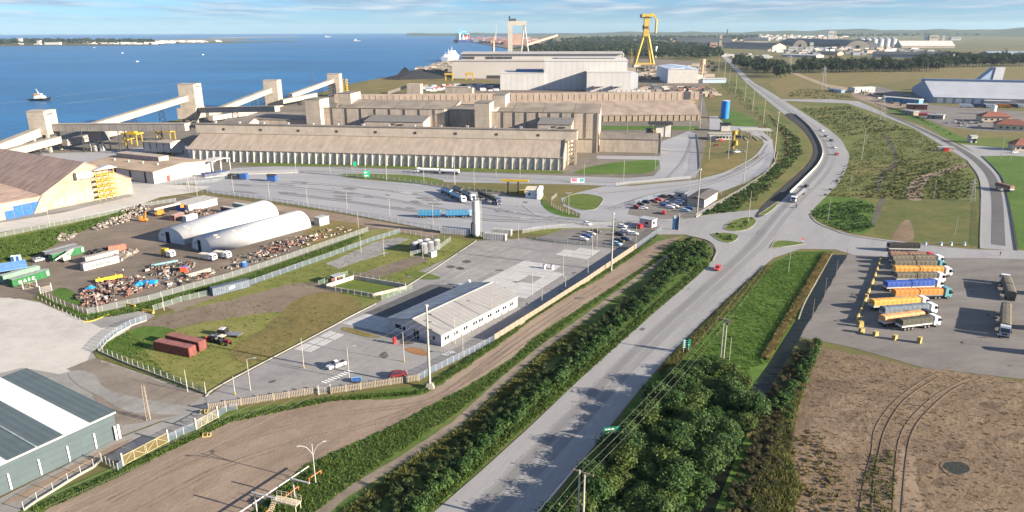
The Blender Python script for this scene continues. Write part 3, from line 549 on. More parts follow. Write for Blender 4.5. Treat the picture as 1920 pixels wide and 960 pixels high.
DKROOF=mat('grey_roof_sheet',(0.17,0.15,0.13),0.85,0.12,0.15,lines=[(0,6.0,0.2,0.6)])
GREYROOF=mat('greyish_roof',(0.225,0.19,0.155),0.85,0.16,0.07,lines=[(0,22.0,0.7,0.45),(1,3.0,0.1,0.8)])
STEEL=mat('dark_steel',(0.045,0.045,0.05),0.6,0.1); GALV=mat('galvanised',(0.42,0.42,0.41),0.5,0.1,metal=0.3)
YEL=mat('yellow_steel',(0.42,0.28,0.03),0.55,0.12,0.4); PINKROOF=mat('pinkish_tile_roof',(0.33,0.235,0.19),0.9,0.17,0.45,aniso=(.3,1,.3),lines=[(0,2.6,0.2,0.75),(1,2.6,0.16,0.8)])
OCHRE=mat('ochre_wall',(0.36,0.305,0.225),0.9,0.16,0.14,lines=[(1,3.0,0.1,0.75),(2,4.2,0.12,0.75)])
WHITEW=mat('white_wall',(0.46,0.445,0.42),0.8,0.06,0.3); WSHEET=mat('white_sheet',(0.66,0.66,0.65),0.55,0.05,0.3,streak=(0,1.1,0.12))
def part(parent,name,m,fn,smooth=False):
 b=MB(); fn(b); return b.obj(name,m,parent=parent,smooth=smooth)
def walls(t,x0,x1,y0,y1,h,m,name='wall'):return part(t,name,m,lambda b:b.box(x0,x1,y0,y1,0,h))
def gable(t,x0,x1,y0,y1,h,rh,wm,rm,along='x',over=0.5,th=0.25,ridge=0.5):
 if along=='x':
  ym=y0+(y1-y0)*ridge
  part(t,'wall',wm,lambda b:b.prism([(y0,0),(y1,0),(y1,h),(ym,rh),(y0,h)],x0,x1,'x'))
  for (a,hh) in ((y0,h),(y1,h)):
   sgn=-1 if a==y0 else 1; k=over*(rh-h)/max(0.01,abs(ym-a))
   part(t,'roof',rm,lambda b:b.prism([(ym,rh+0.06),(a+sgn*over,hh-k+0.06),(a+sgn*over,hh-k+0.06+th),(ym,rh+0.06+th)],x0-over,x1+over,'x'))
 else:
  xm=x0+(x1-x0)*ridge
  part(t,'wall',wm,lambda b:b.prism([(x0,0),(x1,0),(x1,h),(xm,rh),(x0,h)],y0,y1,'y'))
  for a in (x0,x1):
   sgn=-1 if a==x0 else 1; k=over*(rh-h)/max(0.01,abs(xm-a))
   part(t,'roof',rm,lambda b:b.prism([(xm,rh+0.06),(a+sgn*over,h-k+0.06),(a+sgn*over,h-k+0.06+th),(xm,rh+0.06+th)],y0-over,y1+over,'y'))
def window(t,x,y,z,w,h,face='-y',m=None,name='window'):
 """recess-framed pane proud of a wall; face is the outward side"""
 d=0.06; b=MB(); g=MB()
 if face in ('-y','+y'):
  s_=-1 if face=='-y' else 1
  b.box(x-w/2-.08,x+w/2+.08,min(y,y+s_*d),max(y,y+s_*d),z-.08,z+h+.08); g.box(x-w/2,x+w/2,min(y+s_*d,y+s_*(d+.03)),max(y+s_*d,y+s_*(d+.03)),z,z+h)
 else:
  s_=-1 if face=='-x' else 1
  b.box(min(x,x+s_*d),max(x,x+s_*d),y-w/2-.08,y+w/2+.08,z-.08,z+h+.08); g.box(min(x+s_*d,x+s_*(d+.03)),max(x+s_*d,x+s_*(d+.03)),y-w/2,y+w/2,z,z+h)
 f=b.obj(name,m or WHITE,parent=t); g.obj('pane',GLASS,parent=f); return f
# ---- long storage warehouse with buttressed wall and ridge gallery
TA,TR=G(1053,319),math.atan2(-0.1552,0.9879)
t=thing('storage_warehouse','long tan warehouse with buttressed grey wall and gallery along its ridge','warehouse',TA,TR)
part(t,'wall',PALEW,lambda b:b.prism([(0,0),(40.8,0),(40.8,7.3),(20.4,15.7),(0,7.3)],-240,0,'x'))
for a,s_ in ((0,-1),(40.8,1)):
 part(t,'roof',TANROOF,lambda b:b.prism([(20.4,15.8),(a+s_*.6,7.15),(a+s_*.6,7.4),(20.4,16.05)],-241,0.5,'x'))
g=part(t,'ridge_gallery',mat('gallery_concrete',(0.44,0.385,0.315),0.9,0.08,0.15,lines=[(0,3.2,0.12,0.6),(2,2.9,0.1,0.65)]),lambda b:b.box(-244,7.5,17.6,23.2,15.2,21.0))
part(g,'gallery_roof',DKROOF,lambda b:b.prism([(17.2,21.02),(23.6,21.02),(23.6,21.2),(20.4,21.6),(17.2,21.2)],-244.3,7.8,'x'))
for i in range(14):part(t,'roof_vent',GALV,lambda b:(b.box(-232+i*17,-230.6+i*17,19.6,21.2,21.3,22.4),b.box(-232.2+i*17,-230.4+i*17,19.4,21.4,22.42,22.6)))
for i in range(9):part(t,'hatch',STEEL,lambda b:b.box(-225+i*26,-223.4+i*26,17.45,17.58,17.2,18.6))
bm_=MB(); bm_.prism([(0,0),(-1.5,0),(-0.5,6.9),(0,6.9)],-0.28,0.28,'x'); bme=bm_.mesh('buttress',PALEW)
for i in range(52):put('buttress',bme,t,(-2-i*4.6,0,0))
part(t,'stair_tower',CREAM,lambda b:(b.box(1.5,2.6,14,27,0,15.2),b.box(6.2,7.3,17.8,18.6,0,15.2),b.box(6.2,7.3,22.2,23,0,15.2),[b.box(2.6,6.2,17,23.6,2.4+k*2.6,2.7+k*2.6) for k in range(5)]))
part(t,'stair_tower',STEEL,lambda b:[b.bar((4.2,17.3,0.2+k*2.6),(6.0,17.3,2.6+k*2.6),0.15) for k in range(5)])
part(t,'gable_trim',CREAM,lambda b:b.prism([(-.5,0),(14,0),(14,14.0),(20,16.6),(19,16.6),(-.5,8.2)],0.55,1.2,'x'))
rs_=random.Random(5)
for i in range(34):
 u,v,w,d=rs_.uniform(-235,-4),rs_.uniform(2,16),rs_.uniform(.5,2.2),rs_.uniform(.4,1.6); z=7.42+(v-0)*8.65/21
 part(t,'roof_patch',mat('roof_patch_%d' % (i % 3),((.2,.15,.11),(.36,.31,.26),(.14,.12,.1))[i % 3],.9),lambda b:b.add([(u,v,z+.06),(u+w,v,z+.06),(u+w,v+d,z+.06+d*.412),(u,v+d,z+.06+d*.412)],[(0,1,2,3)]))
# ---- tall main granary with head-house towers
t=thing('main_granary','tallest tan granary block with butterfly roof rising behind the long warehouse','granary',TA,TR)
def butterfly(x0,x1,y0,y1,h0,hv,h1):
 ym=y0+(y1-y0)*0.42
 part(t,'wall',TAN,lambda b:b.prism([(y0,0),(y1,0),(y1,h1),(ym,hv),(y0,h0)],x0,x1,'x'))
 part(t,'roof',GREYROOF,lambda b:b.prism([(y0-.3,h0+.08),(ym,hv+.08),(ym,hv+.3),(y0-.3,h0+.3)],x0-.2,x1+.2,'x'))
 part(t,'roof',GREYROOF,lambda b:b.prism([(ym,hv+.08),(y1+.3,h1+.08),(y1+.3,h1+.3),(ym,hv+.3)],x0-.2,x1+.2,'x'))
butterfly(-54.5,18.5,64.5,116,26.5,23.0,27.4); butterfly(-174,-87,64.5,116,27.6,24.2,28.6)
part(t,'recessed_wall',TAN,lambda b:b.box(-86.7,-54.8,76,112,0,26.0)); part(t,'recess_roof',GREYROOF,lambda b:b.box(-86.6,-64.8,75.6,112.4,26.05,26.4))
for (x0,x1,y0,y1,h) in ((-64.4,-54.2,58.5,75,32.7),(-185,-174.3,58.5,75,33.6),(-178,-168,101,122,34.2),(-59,-50.5,101,122,34.4)):
 w=part(t,'head_house',CREAM if x0>-100 and False else mat('headhouse_concrete',(0.40,0.345,0.28),0.9,0.10,0.15,lines=[(0,3.2,0.14,0.6),(1,3.2,0.14,0.6),(2,3.0,0.12,0.65)]),lambda b:b.box(x0,x1,y0,y1,0,h)); part(w,'flat_roof',DKROOF,lambda b:b.box(x0-.2,x1+.2,y0-.2,y1+.2,h+.01,h+.35))
for (x0,x1) in ((-138,-97),(-20,2)):
 part(t,'front_annex',TAN,lambda b:b.prism([(46,0),(64,0),(64,23.0),(46,20.8)],x0,x1,'x')); part(t,'annex_roof',mat('annex_roof',(0.15,0.145,0.14),0.85,0.1),lambda b:b.prism([(45.6,20.9),(64.3,23.15),(64.3,23.35),(45.6,21.1)],x0-.3,x1+.3,'x'))
 part(t,'annex_vent',STEEL,lambda b:(b.box((x0+x1)/2-2,(x0+x1)/2+1,45.6,45.95,19.2,19.8),b.box((x0+x1)/2+3,(x0+x1)/2+7,45.6,45.95,18.8,19.4)))
for i in range(8):part(t,'downpipe',DKROOF,lambda b:b.box(-168+i*10.6,-167.6+i*10.6,64.1,64.45,10,27.4)); part(t,'downpipe',DKROOF,lambda b:b.box(-46+i*8,-45.6+i*8,64.1,64.45,10,26.4))
part(t,'footing',CREAM,lambda b:b.box(2.6,18.9,64.0,64.4,9.3,9.7)); part(t,'corner_post',CREAM,lambda b:b.box(17.6,18.9,63.9,64.4,0,26.4))
t=thing('low_silo_annex','low tan annex with curved grey roof at foot of the tall granary','annex',TA,TR)
gable(t,19.6,60.1,69.5,88,8.9,11.8,TAN,DKROOF,'x',0.4,0.25,0.5)
part(t,'end_trim',CREAM,lambda b:b.prism([(69.2,0),(88.3,0),(88.3,9.6),(78.75,12.6),(69.2,9.6)],60.2,60.7,'x'))
t=thing('flat_shed','low flat-roofed tan shed half in shade left of the granary head houses','shed',TA,TR)
part(t,'wall',TAN,lambda b:b.box(-238,-187,62,92,0,19)); part(t,'roof',GREYROOF,lambda b:b.prism([(61.6,19.05),(92.4,20.5),(92.4,20.8),(61.6,19.4)],-238.4,-187.2,'x'))
t=thing('gabled_bin_house','small tan bin house with lit gable beside the flat shed','shed',TA,TR)
gable(t,-242,-222,46,60.5,18.2,20.4,TAN,DKROOF,'x',0.3,0.2,0.6)
# ---- rear storage warehouse
A,rz,ln=frame((1000,229),(1312,226)); e,top=5.3,17.0
t=thing('rear_warehouse','long pink-brown warehouse with ribbed clerestory behind the granary','warehouse',G(1312,226),rz)
RW,RL=60,330
part(t,'wall',mat('rear_wall',(0.26,0.21,0.155),0.9,0.1,0.2),lambda b:b.prism([(0,0),(RW,0),(RW,e),(RW/2,top-.2),(0,e)],-RL,0,'x'))
RROOF=mat('rear_roof',(0.25,0.2,0.17),0.9,0.14,0.1,lines=[(0,5,0.25,0.75)])
for a,s_ in ((0,-1),(RW,1)):part(t,'roof',RROOF,lambda b:b.prism([(RW/2,top),(a+s_*.5,e-.1),(a+s_*.5,e+.15),(RW/2,top+.25)],-RL-.5,.5,'x'))
g=part(t,'ridge_gallery',mat('rear_gallery',(0.30,0.24,0.195),0.9,0.1,0.2),lambda b:b.box(-RL-3,6,RW/2-3,RW/2+3,top-1,top+6.2))
pm=MB(); pm.box(-.22,.22,-.25,0,0,6.0); pme=pm.mesh('rib',CREAM)
for i in range(60):put('rib',pme,g,(2-i*5.4,RW/2-3.02,top-.6+(1.2 if i % 4==2 else 0)),scale=(1,1,1 if i % 4 !=2 else .7))
pm=MB(); pm.box(-.25,.25,-.5,0,0,5.0); pme=pm.mesh('wall_pier',CREAM)
for i in range(56):put('wall_pier',pme,t,(-2-i*5.4,-.02,0))
part(t,'gallery_door',STEEL,lambda b:b.box(-8,-2,RW/2-3.4,RW/2-3.05,top-.5,top+6.4))
part(t,'end_stair',YEL,lambda b:[b.box(1,5,26,34,2+3*k,2.25+3*k) for k in range(5)]+[b.box(1+3.7*i,1.3+3.7*i,26+7.7*j,26.3+7.7*j,0,17) for i in (0,1) for j in (0,1)])
# ---- quayside transfer towers and conveyors
T1,T2,T3,T4=G(92,283),G(365,232),G(515,200),G(630,180)
TOW=mat('tower_concrete',(0.36,0.315,0.26),0.9,0.10,0.2,lines=[(0,4,0.12,0.65),(1,4,0.12,0.65),(2,4.5,0.12,0.6)])
CONV=mat('conveyor_cladding',(0.33,0.30,0.26),0.8,0.10,0.15); CONVR=mat('conveyor_roof',(0.30,0.26,0.215),0.85,0.1,0.2)
def transfer_tower(P,h,w,d,label,legs=0.0,skirt=None):
 t=thing('transfer_tower',label,'tower',P,TR+0.12,'quayside transfer towers')
 part(t,'tower_house',TOW,lambda b:b.box(-w/2,w/2,-d/2,d/2,legs,h))
 part(t,'tower_roof',CONVR,lambda b:b.prism([(-d/2-.3,h+.02),(d/2+.3,h+.02),(d/2+.3,h+.3),(0,h+.9),(-d/2-.3,h+.3)],-w/2-.3,w/2+.3,'x'))
 if legs:
  for i in (-1,1):
   for j in (-1,1):part(t,'leg',TOW,lambda b:b.box(i*(w/2-.9)-.8,i*(w/2-.9)+.8,j*(d/2-.9)-.8,j*(d/2-.9)+.8,0,legs-.02))
 if skirt:part(t,'tower_base',TOW,lambda b:b.box(-w/2-skirt,w/2+.4,-d/2-skirt,d/2+.5,legs*.55,h*.42))
 part(t,'louvre',STEEL,lambda b:b.box(w/2+.02,w/2+.12,-d/4,d/6,h-2.4,h-1.7)); return t
transfer_tower(T1,27.6,12,13,'concrete transfer tower nearest the tugboat, farthest left on the quay',12,None)
transfer_tower(T2,34.6,14,15,'tallest concrete transfer tower, over the middle conveyor junction',10,2.5)
transfer_tower(T3,28,15,14,'concrete transfer tower third along the quay with open steel side',0)
transfer_tower(T4,27,15,14,'concrete transfer tower beside the yellow chute, farthest along the quay',0)
def conveyor(name,A,B,p0,p1,w,h,label,supports=(),flat=False):
 a,c=onplane(A,B,*p0),onplane(A,B,*p1); t=thing(name,label,'conveyor',(a.x,a.y,0),0,'enclosed grain conveyors')
 a0,c0=Vector((0,0,a.z)),Vector((c.x-a.x,c.y-a.y,c.z))
 part(t,'gallery',CONV,lambda b:b.beam(a0-Vector((0,0,h/2)),c0-Vector((0,0,h/2)),w,h))
 part(t,'gallery_roof',CONVR,lambda b:b.beam(a0+Vector((0,0,h/2+.02)),c0+Vector((0,0,h/2+.02)),w+.4,0.3))
 L_=(c0-a0).length; k=max(2,int(L_/5.5))
 part(t,'panel_joint',STEEL if False else CONVR,lambda b:[b.beam(a0.lerp(c0,i/k)-Vector((0,0,h/2)),a0.lerp(c0,(i+0.035)/k)-Vector((0,0,h/2)),w+.16,h-.02) for i in range(1,k)])
 for u in supports:
  q=a0.lerp(c0,u); z=q.z-h/2; d=(c0-a0).normalized(); n=Vector((-d.y,d.x,0)).normalized()*(w/2)
  for s1 in (-1,1):
   part(t,'trestle_leg',STEEL,lambda b:b.bar((q.x+n.x*s1*1.25,q.y+n.y*s1*1.25,0),(q.x+n.x*s1,q.y+n.y*s1,z),0.32))
  part(t,'trestle_brace',STEEL,lambda b:[b.bar((q.x+n.x*s1*1.15,q.y+n.y*s1*1.15,z*i/4),(q.x-n.x*s1*1.1,q.y-n.y*s1*1.1,z*(i+1)/4),0.18) for i in range(4) for s1 in (-1,1)])
 return t
T0=T1+(T1-T2)*1.3
conveyor('conveyor_gallery',T0,T1,(-60,300),(96,238),5.5,5.2,'wide inclined conveyor climbing to the transfer tower nearest the tugboat',(0.3,0.7))
conveyor('conveyor_gallery',T0+Vector((14,-6,0)),T1+Vector((14,-6,0)),(-80,312),(110,262),5,4.2,'lower conveyor running under the wide inclined conveyor at the left edge',(0.35,0.75))
conveyor('conveyor_gallery',T1+Vector((6,2,0)),TA+Vector((-240,55,0)),(105,239),(352,238),6,4.6,'level conveyor bridge on dark trestles from the tugboat-side tower to the long warehouse',(0.22,0.5,0.78))
conveyor('conveyor_gallery',T1,T2,(172,238),(357,182),5.0,4.6,'inclined conveyor on black trestles climbing to the tallest transfer tower',(0.38,0.66))
conveyor('conveyor_gallery',T1+Vector((12,0,0)),T2+Vector((12,0,0)),(120,268),(240,243),4.5,4.0,'short low conveyor between the two nearer transfer towers',(0.5,))
conveyor('conveyor_gallery',T2,T3,(388,216),(520,164),4.8,4.6,'inclined conveyor rising from the tallest tower to the third tower',(0.35,0.62,0.75))
conveyor('conveyor_gallery',T2+Vector((8,-4,0)),TA+Vector((-175,130,0)),(368,207),(520,204),5,4.2,'level conveyor bridge from the tallest tower to the granary head house',(0.5,))
conveyor('conveyor_gallery',T2+Vector((14,-12,0)),T3+Vector((10,-10,0)),(395,222),(495,208),4.5,4.0,'low conveyor crossing beneath the level bridge behind the long warehouse',(0.5,))
conveyor('conveyor_gallery',T3,T4,(545,180),(634,148),4.8,4.4,'pale inclined conveyor climbing to the tower beside the yellow chute',(0.6,))
conveyor('conveyor_gallery',T3+Vector((10,-20,0)),T4+Vector((16,-40,0)),(528,191),(592,178),4.5,4.0,'short dark conveyor between third tower and the granary roofs',(0.5,))
conveyor('conveyor_gallery',G(700,176),G(790,176),(728,174),(768,161),4,3.6,'small inclined conveyor rising to the boxy concrete elevator house',())
t=thing('elevator_house','boxy concrete elevator house at the top of a small conveyor','building',G(778,176),TR)
part(t,'wall',TAN,lambda b:b.box(-9,9,-6,6,0,HT(778,176,157))); part(t,'side_panel',CREAM,lambda b:b.box(9.02,9.3,-6,6,0,HT(778,176,157)))
t=thing('elevator_house','low concrete elevator house in front of the grey shipyard hall','building',G(860,178),TR)
part(t,'wall',TAN,lambda b:b.box(-16,14,-6,6,0,10)); part(t,'side_panel',CREAM,lambda b:b.box(14.02,19,-6,6,0,9)); part(t,'roof',CONVR,lambda b:b.box(-16.3,14.2,-6.3,6.3,10.02,10.4))
t=thing('grain_chute','yellow spiral grain chute frame beside the farthest transfer tower','chute',G(650,182),TR)
part(t,'chute_frame',YEL,lambda b:[b.box(-2,2,-2,2,4+3.2*k,5.2+3.2*k) for k in range(6)]+[b.bar((s1*2,s2*2,0),(s1*2-1.2,s2*2,22),0.35) for s1 in (-1,1) for s2 in (-1,1)])
# mast, hopper house
t=thing('radio_mast','thin dark mast standing in water behind the third transfer tower','mast',G(588,172),0)
part(t,'mast',mat('rusty_mast',(0.12,0.05,0.045),0.8,0.1),lambda b:b.bar((0,0,0),(0,0,HT(588,172,130)),0.5,6,0.3))
A,rz,ln=frame((272,290),(322,293))
t=thing('hopper_house','small raised hopper house with four white bays and yellow legs','hopper',A,rz)
part(t,'wall',WHITEW,lambda b:b.box(0,ln,0,13,2.5,8.6)); part(t,'roof',CONVR,lambda b:b.prism([(-1,8.6),(14,8.6),(14,9.0),(6,10),(-1,9.0)],-1,ln+1,'x'))
for i in range(5):part(t,'bay_divider',STEEL,lambda b:b.box(i*ln/4-.2,i*ln/4+.2,-.3,-.02,2.5,8.4))
for i in range(3):
 for j in (1,11):part(t,'leg',YEL,lambda b:b.box(i*(ln-1),i*(ln-1)+.8,j,j+.8,0,2.48)) if i<2 else part(t,'leg',YEL,lambda b:b.box(ln/2,ln/2+.8,j,j+.8,0,2.48))
t=thing('truck_loader','yellow loading gantry under the level conveyor bridge','gantry',G(252,272),TR)
part(t,'gantry_frame',YEL,lambda b:[b.box(-5+9*i,-4.3+9*i,-3+6*j,-2.3+6*j,0,8) for i in (0,1) for j in (0,1)]+[b.box(-6,6,-4,4,8,9),b.box(-3,3,-2,2,9,12),b.box(-6,-2,-4,4,4,4.6)])
t=thing('truck_loader','yellow loading gantry close to the left end of the long warehouse','gantry',G(312,264),TR)
part(t,'gantry_frame',YEL,lambda b:[b.box(-6+11*i,-5.3+11*i,-3+6*j,-2.3+6*j,0,7) for i in (0,1) for j in (0,1)]+[b.box(-7,7,-4,4,7,8),b.box(-4,1,-2,2,8,10.5)])
t=thing('dust_filter','grey dust filter on steel legs beneath the level conveyor bridge','filter',G(190,282),TR)
part(t,'filter_body',mat('dull_grey',(0.2,0.19,0.18),0.7,0.12),lambda b:b.box(-5,5,-4,4,7,14)); part(t,'filter_base',GALV,lambda b:[b.cyl(-2+5*i,-2,0,5,2.2,1.6,10) for i in (0,1)]+[b.box(-5+9.4*i,-4.4+9.4*i,-4+7.4*j,-3.4+7.4*j,0,7) for i in (0,1) for j in (0,1)])
# ---- pink-roofed warehouse at the left
A,rz,ln=frame((85,395),(250,362))
t=thing('tiled_warehouse','wide warehouse with pinkish tiled roof and ochre gable at the left edge','warehouse',A,rz)
W_=ln; gable(t,0,W_,0,150,7.6,19.2,OCHRE,PINKROOF,'y',0.5,0.3)
sg=part(t,'scaffold',YEL,lambda b:[b.box(W_*.55+3*i,W_*.55+.25+3*i,-3.6,-3.35,0,15) for i in range(4)]+[b.box(W_*.55,W_*.55+9.3,-3.7,-.9,2.6*k+2,2.6*k+2.3) for k in range(5)]+[b.bar((W_*.55+3*i,-3.5,2+2.6*k),(W_*.55+3*i+3,-3.5,4.6+2.6*k),.12) for i in range(3) for k in range(4)])
part(sg,'scaffold_roof',GALV,lambda b:b.prism([(W_*.53,15.2),(W_*.55+11,15.2),(W_*.55+7,17)],-4.4,-.8,'y')); part(t,'loading_hood',WHITEW,lambda b:b.box(W_*.36,W_*.54,-2.6,-.02,12.2,15.2))
part(t,'buttress',OCHRE,lambda b:b.prism([(-6,0),(0,0),(0,7.2),(-1.5,7.0)],-2,2,'y'))
for k in range(9):part(t,'worn_panel',mat('whitewash',(0.36,0.32,0.26),0.9,0.14,0.3),lambda b:b.box(4+k*3.1,5.9+k*3.1,-.10,-.02,.8,4.2+(k % 3)*.7))
A2,rz2,l2=frame((-120,440),(85,396))
t=thing('tiled_wing','ochre lean-to wing with blue rolling doors joined to the tiled warehouse','warehouse',A2,rz2)
part(t,'wall',OCHRE,lambda b:b.prism([(.2,0),(60,0),(60,12),(.2,7.2)],0,l2-.6,'x')); part(t,'roof',PINKROOF,lambda b:b.prism([(-.4,7.25),(60,12.2),(60,12.5),(-.4,7.55)],-1,l2-.3,'x'))
BLUE=mat('blue_door',(0.02,0.10,0.42),0.5,0.12,0.6)
for k in range(4):part(t,'rolling_door',BLUE,lambda b:b.box(l2-17+3.9*k,l2-13.4+3.9*k,-.12,.18,0 if k else 0.0,5.2 if k else 3.6))
# ---- brown-roofed depot
A,rz,ln=frame((290,345),(395,322))
t=thing('flat_depot','low depot with wide brown roof, white sunlit wall and rooftop monitor','depot',A,rz)
gable(t,0,ln,0,58,6.4,8.2,WHITEW,mat('brown_roof',(0.32,0.245,0.18),0.9,0.12,0.1),'y',0.5,0.3)
mo=part(t,'roof_monitor',mat('monitor_wall',(0.36,0.33,0.30),0.9,0.1),lambda b:b.box(ln*.45,ln*.62,16,52,7.4,10.6)); part(mo,'monitor_roof',CONVR,lambda b:b.box(ln*.44,ln*.63,15.6,52.4,10.62,10.9))  # roof monitor in one warm grey
for k in range(4):part(t,'gate_brace',STEEL,lambda b:b.box(-.35,-.05,6+12*k,7+12*k,0,6))
part(t,'red_door',mat('red_paint',(0.5,0.06,0.04),0.6),lambda b:b.box(8,10.2,-.12,-.02,0,3.2)); part(t,'vent',GALV,lambda b:[b.cyl(ln*.3,10+12*k,7.6,9,.5,.4,8) for k in range(4)])
t=thing('loading_canopy','white arched loading canopy at the right end of the brown-roofed depot','canopy',G(400,325),rz)
part(t,'canopy_roof',WHITEW,lambda b:b.prism([(0,6.2),(4,7.0),(9,7.2),(14,6.6),(14,6.9),(9,7.6),(4,7.4),(0,6.6)],0,8,'y'));
for i in (0,6,13):part(t,'post',WHITEW,lambda b:(b.box(i,i+.4,0,.4,0,6.4),b.box(i,i+.4,7.4,7.8,0,6.4)))
# ---- white tunnel sheds
TUN=mat('white_fabric',(0.56,0.56,0.555),0.5,0.06,0.35,lines=[(1,3.4,0.10,0.9)]); TUNE=mat('tunnel_end',(0.56,0.58,0.60),0.6,0.06,0.4,lines=[(0,1.2,0.05,0.7)])
def tunnel(a,b_,c,h,label):
 """end wall from a to b_ (left to right), running back to c"""
 A,B,C=G(*a),G(*b_),G(*c); d=B-A; rz=math.atan2(d.y,d.x); w=d.length; n=Vector((-math.sin(rz),math.cos(rz),0)); ln=(C-B).length
 sk=math.atan2((C-B).y,(C-B).x)-rz-math.pi/2
 t=thing('tunnel_shed',label,'shed',A,rz+sk,'white tunnel sheds'); w*=math.cos(sk)
 arc=[(w/2-w/2*math.cos(math.pi*i/18),h*(math.sin(math.pi*i/18))**0.82) for i in range(19)]
 part(t,'tunnel_skin',TUN,lambda b:b.add([(x,0,z) for x,z in arc]+[(x,ln,z) for x,z in arc]+[(x+(.25 if x>w/2 else-.25)*0,.35,max(0,z-.3)) for x,z in arc],[(i,i+1,19+i+1,19+i) for i in range(18)]+[(i,38+i,38+i+1,i+1) for i in range(18)]),smooth=True)
 inner=[(w/2+(x-w/2)*.985,z*.985) for x,z in arc]
 part(t,'end_wall',TUNE,lambda b:b.add([(x,.3,z) for x,z in inner],[tuple(range(19))])); part(t,'end_wall',TUNE,lambda b:b.add([(x,ln-.2,z) for x,z in inner],[tuple(range(19))]))
 part(t,'doorway',mat('dark_opening',(0.01,0.01,0.012),0.9),lambda b:b.box(w*.30,w*.44,.18,.28,0,h*.68)); part(t,'sign_board',STEEL,lambda b:b.box(w*.14,w*.23,.2,.28,h*.42,h*.48))
 for i in range(6):
  y=ln*(i+.5)/6; k=11; x0,z0=arc[k]; x1,z1=arc[k+2]
  part(t,'skylight',mat('grey_skylight',(0.36,0.34,0.30),0.5),lambda b:b.add([(x0+.03,y,z0+.06),(x1+.05,y,z1+.05),(x1+.05,y+1.6,z1+.05),(x0+.03,y+1.6,z0+.06)],[(0,1,2,3)]))
 return t
tunnel((297,452),(346,461),(522,405),6.4,'rear white tunnel shed with dark door, farther from the fence')
tunnel((360,467),(410,475),(592,424),6.4,'front white tunnel shed with dark door, beside the scrap heaps')
t=thing('white_cabin','small white cabin against the far end of the front tunnel shed','cabin',G(590,422),R(54))
part(t,'wall',WHITEW,lambda b:b.box(0,5,-3.5,0,0,3.4)); part(t,'roof',GALV,lambda b:b.box(-.2,5.2,-3.7,.2,3.42,3.6))
A,rz,ln=frame((355,398),(408,384))
t=thing('grey_shed','long low grey-roofed shed with blue end by the scrap yard back fence','shed',A,rz)
part(t,'wall',WHITEW,lambda b:b.box(0,ln,0,9,0,3.2)); part(t,'roof',mat('fibre_roof',(0.34,0.33,0.31),0.8,0.08,streak=(0,6,.03)),lambda b:b.prism([(-.4,3.22),(9.4,3.6),(9.4,3.75),(-.4,3.4)],-.5,ln+.4,'x')); part(t,'blue_end',BLUE,lambda b:b.box(-.14,-.03,2,8.6,.2,3.0))
# ---- white office building with windows
A,rz,ln=frame((828,650),(970,575)); WD=19.3; EV,RG=3.5,5.6
t=thing('white_office','long white single-storey office with low gabled roof and paired windows','building',A,rz)
part(t,'wall',mat('office_white',(0.46,0.445,0.425),0.8,0.05,0.4),lambda b:b.prism([(0,0),(WD,0),(WD,EV),(WD/2,RG),(0,EV)],0,ln,'x'))
part(t,'base_band',mat('grey_base',(0.33,0.32,0.33),0.85,0.08),lambda b:b.box(-.06,-.01,.3,WD-8,.0,1.1))
WR=mat('office_roof',(0.235,0.23,0.225),0.7,0.04,0.25,streak=(0,3.6,.04)); SR=mat('office_roof_shade_side',(0.20,0.235,0.265),0.6,0.14,0.25,streak=(0,3.6,.04))  # back slope turns from the sun; its cooler, bluish shade is painted in
part(t,'roof',WR,lambda b:b.prism([(-.5,EV-.05),(WD/2,RG+.06),(WD/2,RG+.16),(-.5,EV+.08)],-.6,ln+.6,'x')); part(t,'roof',SR,lambda b:b.prism([(WD+.5,EV-.05),(WD/2,RG+.06),(WD/2,RG+.16),(WD+.5,EV+.08)],-.6,ln+.6,'x'))
part(t,'ridge_cap',WHITEW,lambda b:b.box(-.6,ln+.6,WD/2-.25,WD/2+.25,RG+.17,RG+.27)); part(t,'roof_joint',STEEL,lambda b:[b.prism([(-.45,EV+.1),(WD/2-.3,RG+.17),(WD/2-.3,RG+.2),(-.45,EV+.13)],ln*k-.06,ln*k+.06,'x') for k in (.14,.47)])
for x in (1.6,2.6,5.2,6.2,9.3,10.3,13.4,14.4,16.0,17.0,19.9,20.9,23.6,24.6,27.0,28.0,30.6,31.6):window(t,x*ln/34,0,1.35,.85,1.0,'-y')
for x in (3.6,7.8,12.0,15.2,18.2,22.2,26,29.4):part(t,'air_conditioner',GALV,lambda b:b.box(x*ln/34,x*ln/34+.5,-.4,-.02,.25,.65))
for y in (2.6,9.2,13.4):window(t,0,y,1.3,1.0,1.1,'-x')
window(t,0,15.6,1.3,2.4,1.2,'-x'); part(t,'door',GLASS,lambda b:b.box(-.1,-.02,8.0,9.9,.02,2.5)) ; part(t,'door_frame',WHITE,lambda b:b.box(-.14,-.105,8.9,9.0,.02,2.5))
part(t,'corner_trim',WHITE,lambda b:b.box(-.12,.12,-.12,-.015,0,EV-.1))
t=thing('kiosk_box','small dark kiosk beside the far end of the white office','kiosk',G(862,548),rz); part(t,'wall',mat('kiosk_wall',(0.25,0.26,0.27),0.8),lambda b:b.box(-1.8,1.8,-1.2,1.2,0,2.3)); part(t,'roof',GALV,lambda b:b.box(-2,2,-1.4,1.4,2.32,2.45))
t=thing('water_heater','white upright tank at the back corner of the white office','tank',G(880,538),0); part(t,'tank_body',WHITE,lambda b:b.cyl(0,0,0,2.4,.5,n=12),smooth=False)
